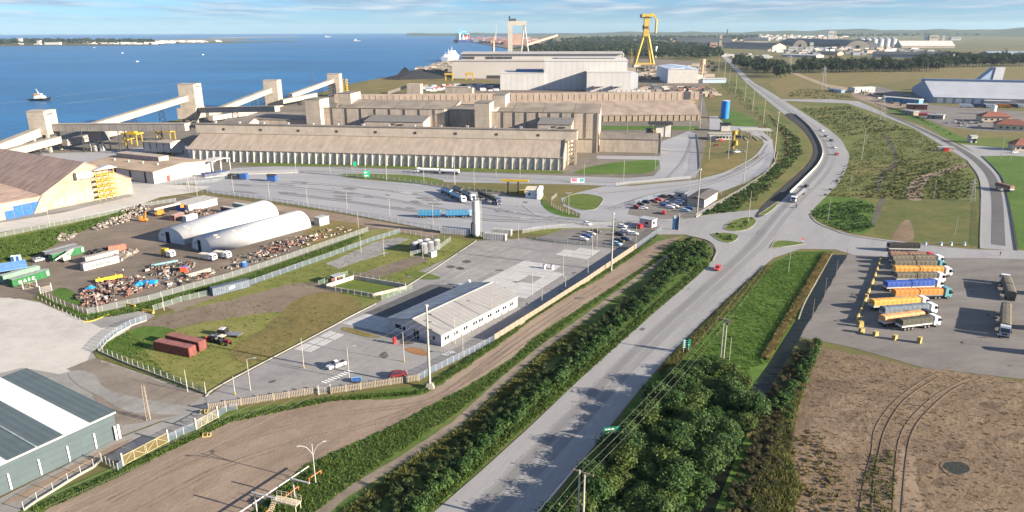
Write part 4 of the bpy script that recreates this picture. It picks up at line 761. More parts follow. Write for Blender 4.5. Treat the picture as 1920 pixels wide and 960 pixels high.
# ---- corner warehouse with green-grey roof
A,rz,ln=frame((0,930),(218,820)); HS=6.1; rz-=R(2)
d0=Vector((math.cos(rz),math.sin(rz),0))
t=thing('corner_warehouse','blue-grey metal warehouse with a broad white roof band in the lower left corner','warehouse',A,rz)
SRF=mat('slate_roof',(0.075,0.10,0.105),0.55,0.06,0.3,streak=(0,4.5,.03)); WRF=mat('white_roof_band',(0.62,0.625,0.63),0.5,0.03,0.2)
part(t,'wall',mat('slate_wall',(0.06,0.084,0.092),0.6,0.05,0.2,streak=(0,5.5,.02)),lambda b:b.box(-30,ln,0,34,0,HS-.02)); part(t,'eave_gutter',WHITEW,lambda b:b.box(-30.2,ln+.3,-.35,-.02,HS-.25,HS+.05))
xs_=[-30.3,ln-23.0,ln-12.4,ln-5.6+.0,ln+.35]
def rstrip(x0,x1,m):part(t,'roof',m,lambda b:b.prism([(-.3,HS),(34.5,HS+.7),(34.5,HS+.9),(-.3,HS+.2)],x0,x1,'x'))
rstrip(-30.3,ln-19.9,WRF); rstrip(ln-19.9,ln-10.0,SRF); rstrip(ln-10.0,ln-5.0,WRF); rstrip(ln-5.0,ln+.35,SRF)
part(t,'ridge_strip',mat('rail_grey',(0.3,0.33,0.34),0.5),lambda b:b.prism([(-.3,HS+.21),(34,HS+.91),(34,HS+1.0),(-.3,HS+.3)],ln-15.0,ln-14.75,'x'))
for i in range(5):part(t,'downpipe',WHITE,lambda b:b.box(ln-4.7-i*5.2,ln-4.45-i*5.2,-.3,-.03,.3,3.6))
part(t,'corner_pipes',WHITE,lambda b:(b.cyl(ln-.6,-.5,.2,3.3,.22),b.cyl(ln+.1,-.5,.2,3.3,.22)))
# ---- gatehouse and gate buildings
A,rz,ln=frame((1320,390),(1342,375)); t=thing('gatehouse','small white gatehouse with dark hipped roof beside the car park','gatehouse',A,rz)
part(t,'wall',WHITEW,lambda b:b.box(0,ln+2,0,8,0,4.0)); part(t,'wall',mat('tan_wall',(0.42,0.37,0.30),0.9),lambda b:b.box(-.12,-.01,0,8,0,4.0))
part(t,'roof',mat('dark_hip',(0.10,0.09,0.085),0.8),lambda b:b.prism([(-.7,4.02),(8.7,4.02),(4,5.0)],-.7,ln+2.7,'x'))
for k in range(3):window(t,2.2+k*2.6,0,2.2,1.2,.9,'-y')
t=thing('gate_booth','white guard booth with blue window in the shade of the gatehouse','booth',G(1283,374),rz); part(t,'wall',WHITEW,lambda b:b.box(0,4,0,5,0,3)); part(t,'roof',mat('booth_roof',(.15,.17,.2),.8),lambda b:b.box(-.5,4.5,-.5,6,3.02,3.3)); window(t,0,2.5,1.2,2.2,1.0,'-x',BLUE)
A,rz,ln=frame((985,372),(1014,373)); t=thing('weigh_office','small pale blue-walled weigh office with white cladding at the yard exit','office',A,rz)
part(t,'wall',mat('pale_blue_wall',(0.50,0.56,0.60),.8),lambda b:b.box(0,ln*.75,0,8,0,4.2)); part(t,'roof',mat('cream_roof',(.55,.48,.38),.8),lambda b:b.box(-.3,ln*.8,-.4,8.4,4.22,4.5)); part(t,'cladding',WHITE,lambda b:b.box(ln*.77,ln,-1.5,9,0,4.8)); window(t,2,0,1.6,1.2,1.2,'-y'); window(t,6,0,1.6,1.6,1.2,'-y')
for i in range(4):window(t,ln,-.3+i*2.6,1.4,1.3,1.5,'+x')
t=thing('entrance_cabin','small white cabin with tilted advert wall by the lower car park','cabin',G(1222,428),R(50)); part(t,'wall',WHITEW,lambda b:b.box(0,4,0,6,0,3.4)); part(t,'roof',mat('flat_grey',(.3,.33,.35),.8),lambda b:b.box(-.4,4.3,-.3,6.4,3.42,3.6)); window(t,0,2.5,1.3,1.6,1.1,'-x'); window(t,2,0,1.5,1.5,.9,'-y')
# ---- toll canopy gate, blue tank, shelters in the terminal
t=thing('toll_canopy','pale flat weighbridge canopy over the terminal truck lanes','canopy',G(1408,258),R(-8)); part(t,'canopy_roof',mat('canopy',(.36,.36,.32),.8),lambda b:b.box(-9,14,-6,6,5.6,6.6))
for i in (-8,-1,6,12.6):part(t,'post',GALV,lambda b:(b.box(i,i+.4,-5,-4.6,0,5.6),b.box(i,i+.4,4.6,5,0,5.6)))
for i in (-6,2,9):part(t,'lane_island',KERB,lambda b:b.box(i,i+1.2,-16,10,0.1,.4))
t=thing('blue_tank','tall cobalt blue water tank standing on the terminal lawn','tank',G(1358,222),0); part(t,'tank_shell',mat('cobalt',(0.01,0.16,0.52),0.4,0.06,0.3),lambda b:b.cyl(0,0,0,16.2,3.75,n=28),smooth=False); part(t,'tank_cap',mat('tank_cap',(.5,.55,.6),.5),lambda b:b.cyl(0,0,16.22,16.7,3.8,1.2,n=28)); part(t,'ladder',GALV,lambda b:[b.bar((3.9,-.3,0),(3.9,-.3,16.5),.06),b.bar((3.9,.3,0),(3.9,.3,16.5),.06)])
A,rz,ln=frame((1220,258),(1258,258)); t=thing('ribbed_shelter','truck sampling shelter with dark ribbed roof and yellow stair','shelter',A,rz)
part(t,'wall',WHITEW,lambda b:b.box(4,ln,2,8,.2,9.5)); part(t,'roof',STEEL,lambda b:[b.box(-1+k*1.5,k*1.5,-1,9,9.8,11.4) for k in range(int(ln/1.5)+2)]); part(t,'stair',YEL,lambda b:[b.box(1+k*.7,1.9+k*.7,0,1.6,5.6-k*.5,5.9-k*.5) for k in range(11)]); part(t,'post',STEEL,lambda b:[b.box(x,x+.35,y,y+.35,0,9.8) for x in (0,ln) for y in (0,8)])
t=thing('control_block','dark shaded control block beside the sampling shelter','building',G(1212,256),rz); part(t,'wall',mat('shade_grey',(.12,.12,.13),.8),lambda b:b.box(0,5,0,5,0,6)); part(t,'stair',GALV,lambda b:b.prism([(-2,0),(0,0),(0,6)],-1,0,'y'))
t=thing('service_hut','grey flat-roofed service hut with white awning near the terminal lanes','hut',G(1330,262),R(-4)); part(t,'wall',WHITEW,lambda b:b.box(0,18,0,9,0,4)); part(t,'roof',mat('hutroof',(.33,.32,.29),.8),lambda b:b.box(-.5,18.5,-.5,9.5,4.02,4.4)); part(t,'awning',mat('hutroof',None or (0,0,0)),lambda b:b.box(4,14,-4,-.55,3.2,3.4))
for k in range(5):window(t,6+k*2.4,0,1.2,1.4,1.4,'-y')
t=thing('service_hut','small boxy hut with dark roof rails behind the grey service hut','hut',G(1352,246),R(-4)); part(t,'wall',WHITEW,lambda b:b.box(0,7,0,6,0,5)); part(t,'roof_rail',STEEL,lambda b:[b.box(k*1.2,k*1.2+.5,-1,7,5.02,6.4) for k in range(7)])
# ---- silo and containers by the yard wall
t=thing('cement_silo','slender white cylindrical silo with top railing beside the truck yard','silo',G(893,442),0)
part(t,'silo_shell',mat('silo_white',(0.48,0.47,0.445),0.5,0.06,0.3,lines=[(2,2.4,0.08,0.75)]),lambda b:b.cyl(0,0,.5,14.6,1.5,n=24)); part(t,'silo_cone',GALV,lambda b:b.cyl(0,0,0,.5,1.2,1.5,n=24)); part(t,'railing',GALV,lambda b:[b.bar((1.4*math.cos(k),1.4*math.sin(k),14.6),(1.4*math.cos(k),1.4*math.sin(k),15.8),.06) for k in range(7)]+[b.tube([(1.4*math.cos(.45*k),1.4*math.sin(.45*k),15.7) for k in range(15)],.06)])
part(t,'filter',STEEL,lambda b:b.box(-1.1,-.2,-.4,.4,14.6,16)); part(t,'ladder',GALV,lambda b:[b.bar((1.9,-.9+.5*k,0),(1.9,-.9+.5*k,14.6),.08) for k in (0,1)]+[b.bar((2.3,-1.2,0),(2.3,-1.2,16),.07)]); part(t,'side_pipe',STEEL,lambda b:b.tube([(-1.8,-.5,0),(-1.8,-.5,5),(-1.4,-.4,6)],.3))
CPAINT={}
def cont_mat(key,col):return mat('container_'+key,col,0.6,0.13,0.9,streak=(0,9.0,0.05))
def container(pos,rz,L_,key,col,label,H_=2.59,roofcol=None,group=None,name='shipping_container'):
 t=thing(name,label,'container',pos,rz,group)
 part(t,'container_body',cont_mat(key,col),lambda b:b.box(0,L_,0,2.44,.12,H_)); part(t,'container_roof',mat('croof_'+key,roofcol or tuple(v*.85 for v in col),.7,.14,.7,streak=(0,9.0,.03)),lambda b:b.box(.06,L_-.06,.06,2.38,H_+.005,H_+.05))
 fr=mat('cframe_'+key,tuple(v*.7 for v in col),.6)
 [part(t,'corner_post',fr,lambda b:b.box(x-.04,x+.14,y-.04,y+.14,0,H_+.02)) for x in (0,L_-.1) for y in (0,2.34)]
 part(t,'door',fr,lambda b:(b.box(L_+.01,L_+.05,.15,1.18,.25,H_-.12),b.box(L_+.01,L_+.05,1.26,2.3,.25,H_-.12))); part(t,'lock_bar',GALV,lambda b:[b.bar((L_+.08,.5+.48*k,.3),(L_+.08,.5+.48*k,H_-.2),.025,4) for k in range(4)])
 return t
def px_container(a,b_,L_,key,col,label,**k):
 A,rz,_=frame(a,b_); return container(A,rz,L_,key,col,label,**k)
WC=(0.42,0.41,0.39)
px_container((826,438),(884,443),12.2,'pale',(.45,.45,.47),'grey-white container with pipework left of the slender white silo')
px_container((906,449),(950,453),9.2,'white',WC,'white container standing right of the slender white silo')
c_=px_container((922,441),(960,444),8,'white',WC,'white container partly hidden behind another by the silo')
RC=(0.22,0.055,0.045)
px_container((322,664),(355,671),6.06,'red',RC,'dark red container at front right of the container block on grass',roofcol=(.24,.10,.085))
px_container((290,657),(322,664),6.06,'red',(0.26,.06,.05),'bright red container at front left of the container block on grass',roofcol=(.26,.12,.10))
px_container((312,645),(345,653),12.1,'red',RC,'long red container forming the back row of the container block on grass',roofcol=(.23,.09,.08))
px_container((158,509),(226,492),12.19,'cosco',(.40,.39,.375),'white container lettered COSCO in the scrap yard')
px_container((400,556),(464,540),12.19,'greyblue',(.11,.135,.165),'blue-grey container with small white emblem on the grassy track')
GR=(0.02,0.12,0.04)
px_container((100,491),(160,474),12.19,'green',GR,'green container behind the white excavator arm in the scrap yard',roofcol=(.28,.29,.28)); px_container((86,486),(146,470),12.19,'dk',(.06,.07,.08),'dark container tight behind the green one in the scrap yard',roofcol=(.3,.3,.3))
px_container((25,539),(97,518),12.19,'green',GR,'green container lettered along its side by the wooden gate',roofcol=(.33,.34,.34)); px_container((8,532),(76,512),12.19,'greenb',(.15,.25,.19),'faded green-roofed container behind the lettered green one',roofcol=(.30,.38,.33))
px_container((205,476),(238,470),6.06,'rust',(.42,.12,.08),'rust-red container beside the tyre heap',roofcol=(.34,.17,.13)); px_container((162,497),(205,486),12,'greyc',(.3,.28,.26),'grey container tucked behind the white lettered container',roofcol=(.36,.33,.3))
px_container((328,415),(352,407),6.06,'brownc',(.18,.1,.09),'brown container near the orange boom lift',roofcol=(.42,.32,.30)); px_container((350,417),(378,409),6.06,'pale2',(.5,.5,.5),'pale container beside the brown one near the boom lift',roofcol=(.72,.72,.7))
px_container((415,398),(456,405),9,'plum',(.10,.07,.09),'dark plum container with grey roof behind the tunnel sheds',roofcol=(.40,.36,.33)); px_container((437,391),(470,397),9,'tealc',(.2,.32,.28),'grey-green container farthest back behind the tunnel sheds',roofcol=(.36,.4,.37))
# lettering on container sides (flat print built as text meshes)
def lettering(txt,a,b_,u,z,size,m,name='lettering',spacing=1.0,off=0.06,parent=None):
 A,rz,_=frame(a,b_); cu=bpy.data.curves.new(name,'FONT'); cu.body=txt; cu.size=size; cu.extrude=0.004; cu.offset=0.035; cu.space_character=spacing
 o=bpy.data.objects.new(name,cu); COL.objects.link(o); dg=bpy.context.evaluated_depsgraph_get(); me=bpy.data.meshes.new_from_object(o.evaluated_get(dg)); bpy.data.objects.remove(o); me.materials.clear(); me.materials.append(m)
 q=put(name,me,parent); q.rotation_euler=(math.pi/2,0,0); q.location=(u,-off,z); return q
BLK=mat('black_print',(.02,.02,.025),.7)
def find(label):return next(o for o in COL.objects if o.get('label')==label)
lettering('COSCO',0 and 0 or (158,509),(226,492),2.9,.85,1.25,BLK,spacing=1.55,parent=find('white container lettered COSCO in the scrap yard'))
lettering('UASC',(25,539),(97,518),1.9,.8,1.25,WHITE,spacing=2.0,parent=find('green container lettered along its side by the wooden gate')); lettering('UASC',(100,491),(160,474),1.9,.9,1.2,WHITE,spacing=2.0,parent=find('green container behind the white excavator arm in the scrap yard'))
for lb in ('green container lettered along its side by the wooden gate','green container behind the white excavator arm in the scrap yard'):part(find(lb),'white_panel',WHITE,lambda b:b.box(11.0,11.7,-.09,-.05,.7,2.2))
part(find('blue-grey container with small white emblem on the grassy track'),'emblem',WHITE,lambda b:[b.box(5.2+.5*i,5.55+.5*i,-.09,-.06,1.0+.25*j+(.12 if i % 2 else 0),1.18+.25*j+(.12 if i % 2 else 0)) for i in range(4) for j in range(4) if (i+j) % 4 !=3])
# ================================================================== vehicles
RUB=mat('tyre_rubber',(0.018,0.018,0.018),0.9); HUB=mat('wheel_hub',(0.30,0.30,0.31),0.4,metal=0.5); LAMP=mat('lamp_lens',(0.75,0.75,0.72),0.2); TAIL=mat('tail_lens',(0.4,0.02,0.02),0.3)
def paint(key,col):return mat('paint_'+key,col,0.32,0.02,spec=0.5)
PAINTS=dict(white=(.72,.72,.72),silver=(.42,.43,.45),black=(.02,.02,.023),red=(.48,.02,.02),darkred=(.14,.015,.02),blue=(.03,.09,.28),grey=(.14,.145,.155),teal=(.12,.30,.32),green=(.05,.22,.12),cream=(.6,.55,.42),orange=(.7,.22,.03),navy=(.02,.03,.10),sky=(.25,.42,.55))
def P_(k):return paint(k,PAINTS[k])
_cm={}
def car_meshes():
 if _cm:return _cm
 def loft(z0,r0,z1,r1):
  b=MB(); (a0,a1,w0),(c0,c1,w1)=r0,r1
  b.add([(a0,-w0,z0),(a1,-w0,z0),(a1,w0,z0),(a0,w0,z0),(c0,-w1,z1),(c1,-w1,z1),(c1,w1,z1),(c0,w1,z1)],[(3,2,1,0),(4,5,6,7),(0,1,5,4),(1,2,6,5),(2,3,7,6),(3,0,4,7)]); return b
 b=MB(); b.prism([(-2.05,.28),(2.02,.28),(2.15,.45),(2.12,.66),(1.9,.80),(.98,.95),(-1.72,.98),(-2.08,.90),(-2.14,.55)],-.86,.86,'y'); _cm['body']=b.mesh('body',P_('white'))
 _cm['cabin_glass']=loft(.96,(-1.78,1.0,.80),1.40,(-1.35,.28,.62)).mesh('cabin_glass',GLASS)
 _cm['roof']=loft(1.395,(-1.40,.32,.64),1.47,(-1.2,.1,.52)).mesh('roof',P_('white'))
 b=MB(); [b.bar((x0,s_*.80,.96),(x1,s_*.63,1.41),.05,4) for s_ in (-1,1) for x0,x1 in ((-1.76,-1.36),(-.35,-.42),(.98,.27))]; _cm['pillars']=b.mesh('pillars',P_('white'))
 b=MB(); b.wheel(0,0,0,.32,.2,12); _cm['wheel']=b.mesh('wheel',RUB); b=MB(); b.wheel(0,0,0,.2,.215,8); _cm['hub']=b.mesh('hub',HUB)
 b=MB(); b.box(-.05,.05,-.2,.2,-.08,.08); _cm['headlight']=b.mesh('headlight',LAMP); _cm['tail_light']=b.mesh('tail_light',TAIL)
 return _cm
def car(pos,rz,col,label,group=None,s=(1,1,1),name='car',detail=True,pickup=False):
 M=car_meshes(); t=thing(name,label,'car' if not pickup else 'pickup',pos,rz,group); t.scale=s; pm=P_(col)
 o=put('body',M['body'],t); recolor(o,pm)
 g=put('cabin_glass',M['cabin_glass'],t); r=put('roof',M['roof'],t); recolor(r,pm)
 if pickup:g.scale=(.62,1,1.1); r.scale=(.62,1,1.06); g.location.x=r.location.x=.35; part(t,'cargo_bed',mat('bed_dark',(.03,.03,.035),.8),lambda b:b.box(-2.0,-.75,-.7,.7,.985,1.0))
 elif detail:p=put('pillars',M['pillars'],t); recolor(p,pm)
 for x in (-1.32,1.32):
  for y in (-.80,.80):
   w=put('wheel',M['wheel'],t,(x,y,.32)); 
   if detail:put('hub',M['hub'],w)
 if detail:
  for y in (-.6,.6):put('headlight',M['headlight'],t,(2.09,y,.68)); put('tail_light',M['tail_light'],t,(-2.11,y,.8))
 return t
def px_car(px,py,ang,col,label,group=None,**k):return car(G(px,py,0)+Vector((0,0,k.pop('z',.12))),R(ang),col,label,group,**k)
GL='cars in the lower car park'; GU='cars in the upper car park'; GH='cars on the highway'
for a in [(1101,422,-50,'white','white car alone by the fence at the top of the lower car park'),(1116,437,-25,'black','black car at the back of the left row, lower car park'),(1107,441,-25,'silver','silver car second in the left row, lower car park'),(1100,446,-25,'blue','blue car third in the left row, lower car park'),(1093,451,-25,'white','white car at the front of the left row, lower car park'),
    (1161,442,-25,'black','black car beside two white ones, lower car park'),(1172,436,-25,'white','white car in the middle of the lower car park'),(1187,441,-20,'white','white estate car nearest the blue fence, lower car park'),(1172,451,-25,'navy','dark blue car near the tall pole, lower car park'),(1160,454,-25,'black','black car in front of the dark blue one, lower car park'),(1156,460,-40,'sky','pale blue car at the front edge of the lower car park'),(1166,427,-30,'white','small white car left of the red van')]:px_car(a[0],a[1],a[2],a[3],a[4],GL)
px_car(1200,428,60,'red','red van in the lower car park',GL,s=(1,1,1.3),name='van')
for a in [(1201,386,-30,'black','black car first in the back left row, upper car park'),(1212,381,-30,'black','black car second in the back left row, upper car park'),(1226,380,-30,'darkred','dark red car in the back left row, upper car park'),(1234,377,-30,'red','red car at the end of the back left row, upper car park'),(1206,393,-15,'white','white car at the left end of the upper car park'),(1196,391,-40,'red','red car half hidden at the left tip of the upper car park'),
    (1252,383,-30,'silver','silver car in the middle row, upper car park'),(1245,387,-30,'blue','blue car in the middle row, upper car park'),(1256,391,-25,'white','white car at the front of the middle row, upper car park'),(1264,389,-25,'white','white car second from front of the middle row, upper car park'),(1271,384,-25,'white','white car behind the middle row, upper car park'),(1275,380,-25,'white','white car farthest back by the guard booth'),
    (1244,401,70,'red','bright red car at the entrance of the upper car park'),(1284,397,-20,'sky','pale blue car beside the pole, upper car park'),(1292,393,-20,'blue','blue car under the fence by the gatehouse'),(1246,371,-30,'black','black car in the gatehouse shadow, left of three'),(1257,371,-30,'black','black car in the gatehouse shadow, middle of three'),(1267,372,-30,'white','white car in the gatehouse shadow, right of three')]:px_car(*a[:5],GU)
for a in [(1345,506,241.7,'red','red car driving towards the camera on the near highway'),(1512,351,52,'black','black car behind the tanker truck on the highway bend'),(1569,291,262,'red','red car on the highway bend'),(1565,278,265,'white','white car on the highway bend, ahead of the red one'),(1559,265,272,'black','black car on the highway bend, between two pale cars'),(1549,257,285,'grey','grey car at the top of the highway bend'),(1540,246,290,'white','white car at the start of the highway bend')]:px_car(*a[:5],GH,z=.14)
for a in [(1340,266,10,'black','black car parked behind the service hut'),(1352,265,10,'red','red car parked beside the service hut'),(1344,274,10,'darkred','dark red car parked in front of the service hut'),(1368,287,0,'black','dark car parked below the yellow loader'),(1392,286,0,'grey','grey car parked right of the white van below the yellow loader')]:px_car(*a[:5],'cars parked in the terminal')
px_car(1382,287,0,'white','white van parked below the yellow loader','cars parked in the terminal',s=(1,1,1.4),name='van')
px_car(631,689,222,'white','white pickup on the paved yard near the zebra crossing',s=(1.12,1.05,1.15),pickup=True,name='pickup_truck')
px_car(747,706,20,'darkred','dark red car in shade behind the picket fence')
px_car(75,490,60,'silver','pale car between the two green containers',s=(.95,.95,1))
for i,(x,y,c) in enumerate([(1902,287,'white')]):px_car(x,y,0,c,'white car in front of the small house at the right edge')
i=0
for (x,y) in [(1790,229),(1797,232),(1803,227),(1808,233),(1814,228),(1820,231),(1826,227),(1800,237),(1812,238),(1824,238),(1836,238),(1830,232),(1840,230),(1777,231)]:
 px_car(x,y,75,('white','darkred','grey','silver','black','white','grey','white','white','white','silver','black','navy','silver')[i],['white','dark red','grey','silver','black','white','grey','white','white','white','silver','black','dark blue','silver'][i]+' parked car before the red-roofed house, '+['second','third','fifth','sixth','eighth','ninth','eleventh','fourth','seventh','tenth','thirteenth','twelfth','last','first'][i]+' from the left','cars before the red-roofed house',detail=False); i+=1
t=thing('motorcycle','lone motorcycle on the highway near the junction','motorcycle',G(1493,390)+Vector((0,0,.12)),R(58)); part(t,'frame',P_('black'),lambda b:(b.box(-.6,.5,-.12,.12,.45,.85),b.bar((.6,-.3,1.05),(.6,.3,1.05),.03))); part(t,'wheel',RUB,lambda b:b.wheel(-.65,0,.32,.32,.12)); part(t,'wheel',RUB,lambda b:b.wheel(.65,0,.32,.32,.12))
part(t,'rider',P_('navy'),lambda b:(b.prism([(-.35,.85),(.1,.85),(.3,1.4),(0,1.5),(-.3,1.4)],-.22,.22,'y'),b.cyl(.12,0,1.5,1.8,.14,.12,8)))
# ---- trucks
def tarp_mat(key,col):return mat('tarp_'+key,col,0.75,0.12,1.2,streak=(0,4.2,.02))
TARPS=dict(orange=(.55,.20,.045),yellow=(.60,.30,.07),tan=(.55,.30,.14),olive=(.13,.115,.085),dark=(.065,.065,.05),slate=(.13,.16,.19),blue=(.03,.08,.32),rust=(.22,.13,.08),cream=(.55,.5,.36),cyan=(.05,.20,.34),black=(.02,.02,.02))
def wheels(t,xs,r=.5,y=1.05):
 M=_cm.setdefault('truck_wheel',MB().wheel(0,0,0,.5,.36,14).mesh('wheel',RUB)); H=_cm.setdefault('truck_hub',MB().wheel(0,0,0,.27,.38,8).mesh('hub',HUB))
 for x in xs:
  for s_ in (-1,1):w=put('wheel',M,t,(x,s_*y,.5)); put('hub',H,w)
def cab(t,x1,col,ln=2.3,h=3.1):
 """flat-fronted cab whose front is at x1"""
 c=P_(col); k=part(t,'cab',c,lambda b:b.prism([(x1-ln,.7),(x1-.1,.55),(x1,.9),(x1-.04,1.75),(x1-.32,h-.35),(x1-.75,h),(x1-ln,h+.05)],-1.2,1.2,'y'))
 part(k,'windscreen',GLASS,lambda b:b.add([(x1+.01,-1.05,1.72),(x1+.01,1.05,1.72),(x1-.27,.98,h-.42),(x1-.27,-.98,h-.42)],[(0,1,2,3)]))
 for s_ in (-1,1):
  part(k,'side_window',GLASS,lambda b:b.box(x1-1.25,x1-.42,min(s_*1.205,s_*1.22),max(s_*1.205,s_*1.22),1.75,h-.5)); part(k,'mirror',STEEL,lambda b:b.box(x1-.25,x1-.1,min(s_*1.25,s_*1.5),max(s_*1.25,s_*1.5),1.8,2.5)); part(k,'headlight',LAMP,lambda b:b.box(x1+.0,x1+.04,min(s_*.7,s_*1.1),max(s_*.7,s_*1.1),.75,.98))
 part(t,'bumper',STEEL,lambda b:b.box(x1-.15,x1+.12,-1.2,1.2,.35,.62)); part(k,'grille',STEEL,lambda b:b.box(x1-.02,x1+.03,-.6,.6,1.0,1.5))
def bed(t,x0,x1,tarp,side=(.45,.44,.42),h=3.3,skirt=True):
 part(t,'chassis',STEEL,lambda b:b.box(x0,x1,-.5,.5,.8,1.1)); part(t,'side_board',mat('board_%d%d%d' % tuple(int(v*99) for v in side),side,.7,.1),lambda b:b.box(x0,x1,-1.25,1.25,1.12,1.75))
 o=part(t,'tarp',tarp_mat(tarp,TARPS[tarp]),lambda b:b.prism([(-1.27,1.55),(1.27,1.55),(1.27,h-.35),(.9,h-.08),(0,h),(-.9,h-.08),(-1.27,h-.35)],x0+.05,x1-.05,'x'))
 part(o,'tarp_hoop',tarp_mat(tarp+'_rib',tuple(v*.8 for v in TARPS[tarp])),lambda b:[b.prism([(-1.3,h-.5),(-.92,h-.05),(0,h+.03),(.92,h-.05),(1.3,h-.5),(.92,h-.1),(0,h-.02),(-.92,h-.1)],x0+(x1-x0)*(i+.5)/4-.03,x0+(x1-x0)*(i+.5)/4+.03,'x') for i in range(4)])
 if skirt:part(t,'rear_bumper',STEEL,lambda b:b.box(x0-.05,x0+.05,-1.2,1.2,.5,.75))
def truck(pr,pf,cabc,tarps,label,group='trucks in the lorry park',side=(.45,.44,.42),z=.07,cabh=3.2,away=True,scale=1.0):
 A,B=G(*pr),G(*pf); d=B-A; L_=d.length/scale; rz=math.atan2(d.y,d.x); n=Vector((-d.y,d.x,0)).normalized()*(1.25*scale*(1 if away else-1))
 t=thing('cargo_truck',label,'truck',A+n+Vector((0,0,z)),rz,group); t.scale=(scale,)*3
 if cabc:cab(t,L_,cabc,2.2,cabh)
 bx=L_-3.0 if cabc else L_; k=len(tarps)
 for i,tp in enumerate(tarps):bed(t,bx*i/k+(.25 if i else 0),bx*(i+1)/k-(.0),tp,side,3.3+.06*i,i==0)
 part(t,'tractor_frame',STEEL,lambda b:b.box(bx-.5,L_-1.5,-.45,.45,.6,.95))
 wheels(t,([L_-1.2] if cabc else [])+[bx-.9,bx-2.1]+[1.2,2.4,3.6]+([bx/2-.8,bx/2+.5] if k>1 and bx>12 else [])); return t
truck((1666,473),(1724,474),None,['black'],'black open trailer without cab behind the rusty truck')
truck((1668,490),(1752,492),'red',['rust','rust'],'rust-brown tarped truck with a red cab, topmost in the lorry park')
truck((1672,498),(1769,497),'white',['olive','olive'],'olive tarped truck with white cab beside the rusty truck')
truck((1676,507),(1772,507),'teal',['olive','olive'],'olive tarped truck with a teal cab')
truck((1677,518),(1785,520),'white',['yellow','yellow'],'truck with two orange tarps split by a gap and a white cab')
truck((1680,531),(1772,531),'white',['olive','olive'],'olive tarped truck with white cab between orange and blue trucks')
truck((1662,548),(1768,544),'white',['blue','blue'],'truck with two blue tarps and a white cab',side=(.5,.47,.38))
truck((1677,564),(1784,561),'teal',['orange','orange'],'bright orange tarped truck with a grey-teal cab',side=(.16,.2,.2),cabh=3.5)
truck((1637,584),(1741,577),'white',['yellow'],'amber tarped truck with white cab below the bright orange one')
truck((1657,598),(1757,590),'white',['slate'],'slate tarped truck with a white cab and blunt nose')
truck((1657,615),(1748,603),'black',['tan'],'tan tarped truck with a black cab',side=(.5,.48,.44))
truck((1690,622),(1763,613),'white',['dark'],'short dark tarped truck with white sides, nearest the yellow blocks',side=(.6,.6,.58))
truck((1903,567),(1890,531),'white',['olive','olive'],'olive tarped truck driving away from the camera in the right lane',away=True,side=(.1,.1,.09))
truck((1893,588),(1892,637),'silver',['olive','olive'],'olive tarped truck facing the camera in the right lane',away=False,side=(.1,.1,.09))
t=thing('cargo_trailer','lone tarped trailer on the shaded frontage road','trailer',G(1882,357)+Vector((0,0,.12)),R(98)); bed(t,-5,5,'rust'); wheels(t,[-4,-2.8,3.4])
# mid-ground trucks
truck((784,409),(826,409),None,['cyan'],'blue grain trailer hitched behind another, left of the silo','trucks in the truck yard',side=(.03,.2,.42)).name='grain_trailer'
truck((836,409),(890,408),'sky',['cyan'],'blue grain truck half hidden by the slender white silo','trucks in the truck yard',side=(.03,.2,.42))
def tanker(pr,pf,cabc,col,label,two=True,group='trucks in the truck yard',cabh=3.0):
 A,B=G(*pr),G(*pf); d=B-A; L_=d.length; n=Vector((-d.y,d.x,0)).normalized()*1.25
 t=thing('tank_truck',label,'truck',A+n+Vector((0,0,.07)),math.atan2(d.y,d.x),group); cab(t,L_,cabc,2.2,cabh); bx=L_-2.7; tm=mat('tank_'+col,PAINTS[col],.4,.06)
 segs=[(0,bx*.46),(bx*.52,bx)] if two else [(0,bx)]
 for (a,c) in segs:
  o=part(t,'tank',tm,lambda b:b.prism([(1.15*math.cos(2*math.pi*i/14),2.15+1.05*math.sin(2*math.pi*i/14)) for i in range(14)],a,c,'x')); part(o,'top_rail',STEEL,lambda b:b.box(a+.4,c-.4,-.35,.35,3.2,3.3))
  part(t,'chassis',STEEL,lambda b:b.box(a,c,-.5,.5,.7,1.15)); wheels(t,[a+1.2,a+2.4,c-1.4])
 wheels(t,[L_-1.2]); return t
tanker((826,362),(866,381),'white','sky','pale cyan tank truck with white cab in the truck yard')
tanker((848,359),(884,378),'white','grey','dark grey tank truck beside the pale cyan one')
truck((896,370),(932,386),'navy',['dark','dark'],'dark blue truck with black tarp right of the tank trucks','trucks in the truck yard')
tanker((862,327),(781,323),'white','white','white tank truck on the weighbridge below the long warehouse')
tanker((1500,363),(1481,380),'white','grey','tank truck with white cab approaching the junction',False,'trucks on the highway')
t=thing('mobile_cabin','small blue cabin standing alone in the truck yard','cabin',G(511,340),R(-8)); part(t,'wall',P_('blue'),lambda b:b.box(-2.4,2.4,-1.5,1.5,.3,3.4)); part(t,'roof',STEEL,lambda b:b.prism([(-1.8,3.42),(1.8,3.42),(0,4.3)],-2.6,2.6,'x'))
t=thing('mobile_cabin','blue cabin with dark trailer beside the small traffic circle','cabin',G(458,336),R(-8)); part(t,'wall',P_('blue'),lambda b:b.box(-2,2,-1.5,1.5,.3,3.2)); part(t,'trailer_bed',STEEL,lambda b:b.box(-9,-2.2,-1.3,1.3,.8,2.9)); part(t,'wheel',RUB,lambda b:b.wheel(-7,-1.1,.5,.5,.3))
t=thing('blue_skip','dark blue skip row below the arched loading canopy','skip',G(395,330),R(20)); part(t,'skip_body',P_('navy'),lambda b:b.prism([(-4,.2),(4,.2),(5,2.2),(-5,2.2)],-1.5,1.5,'y')); part(t,'lid',P_('blue'),lambda b:b.box(3,9,-1.5,1.5,2.22,2.6))
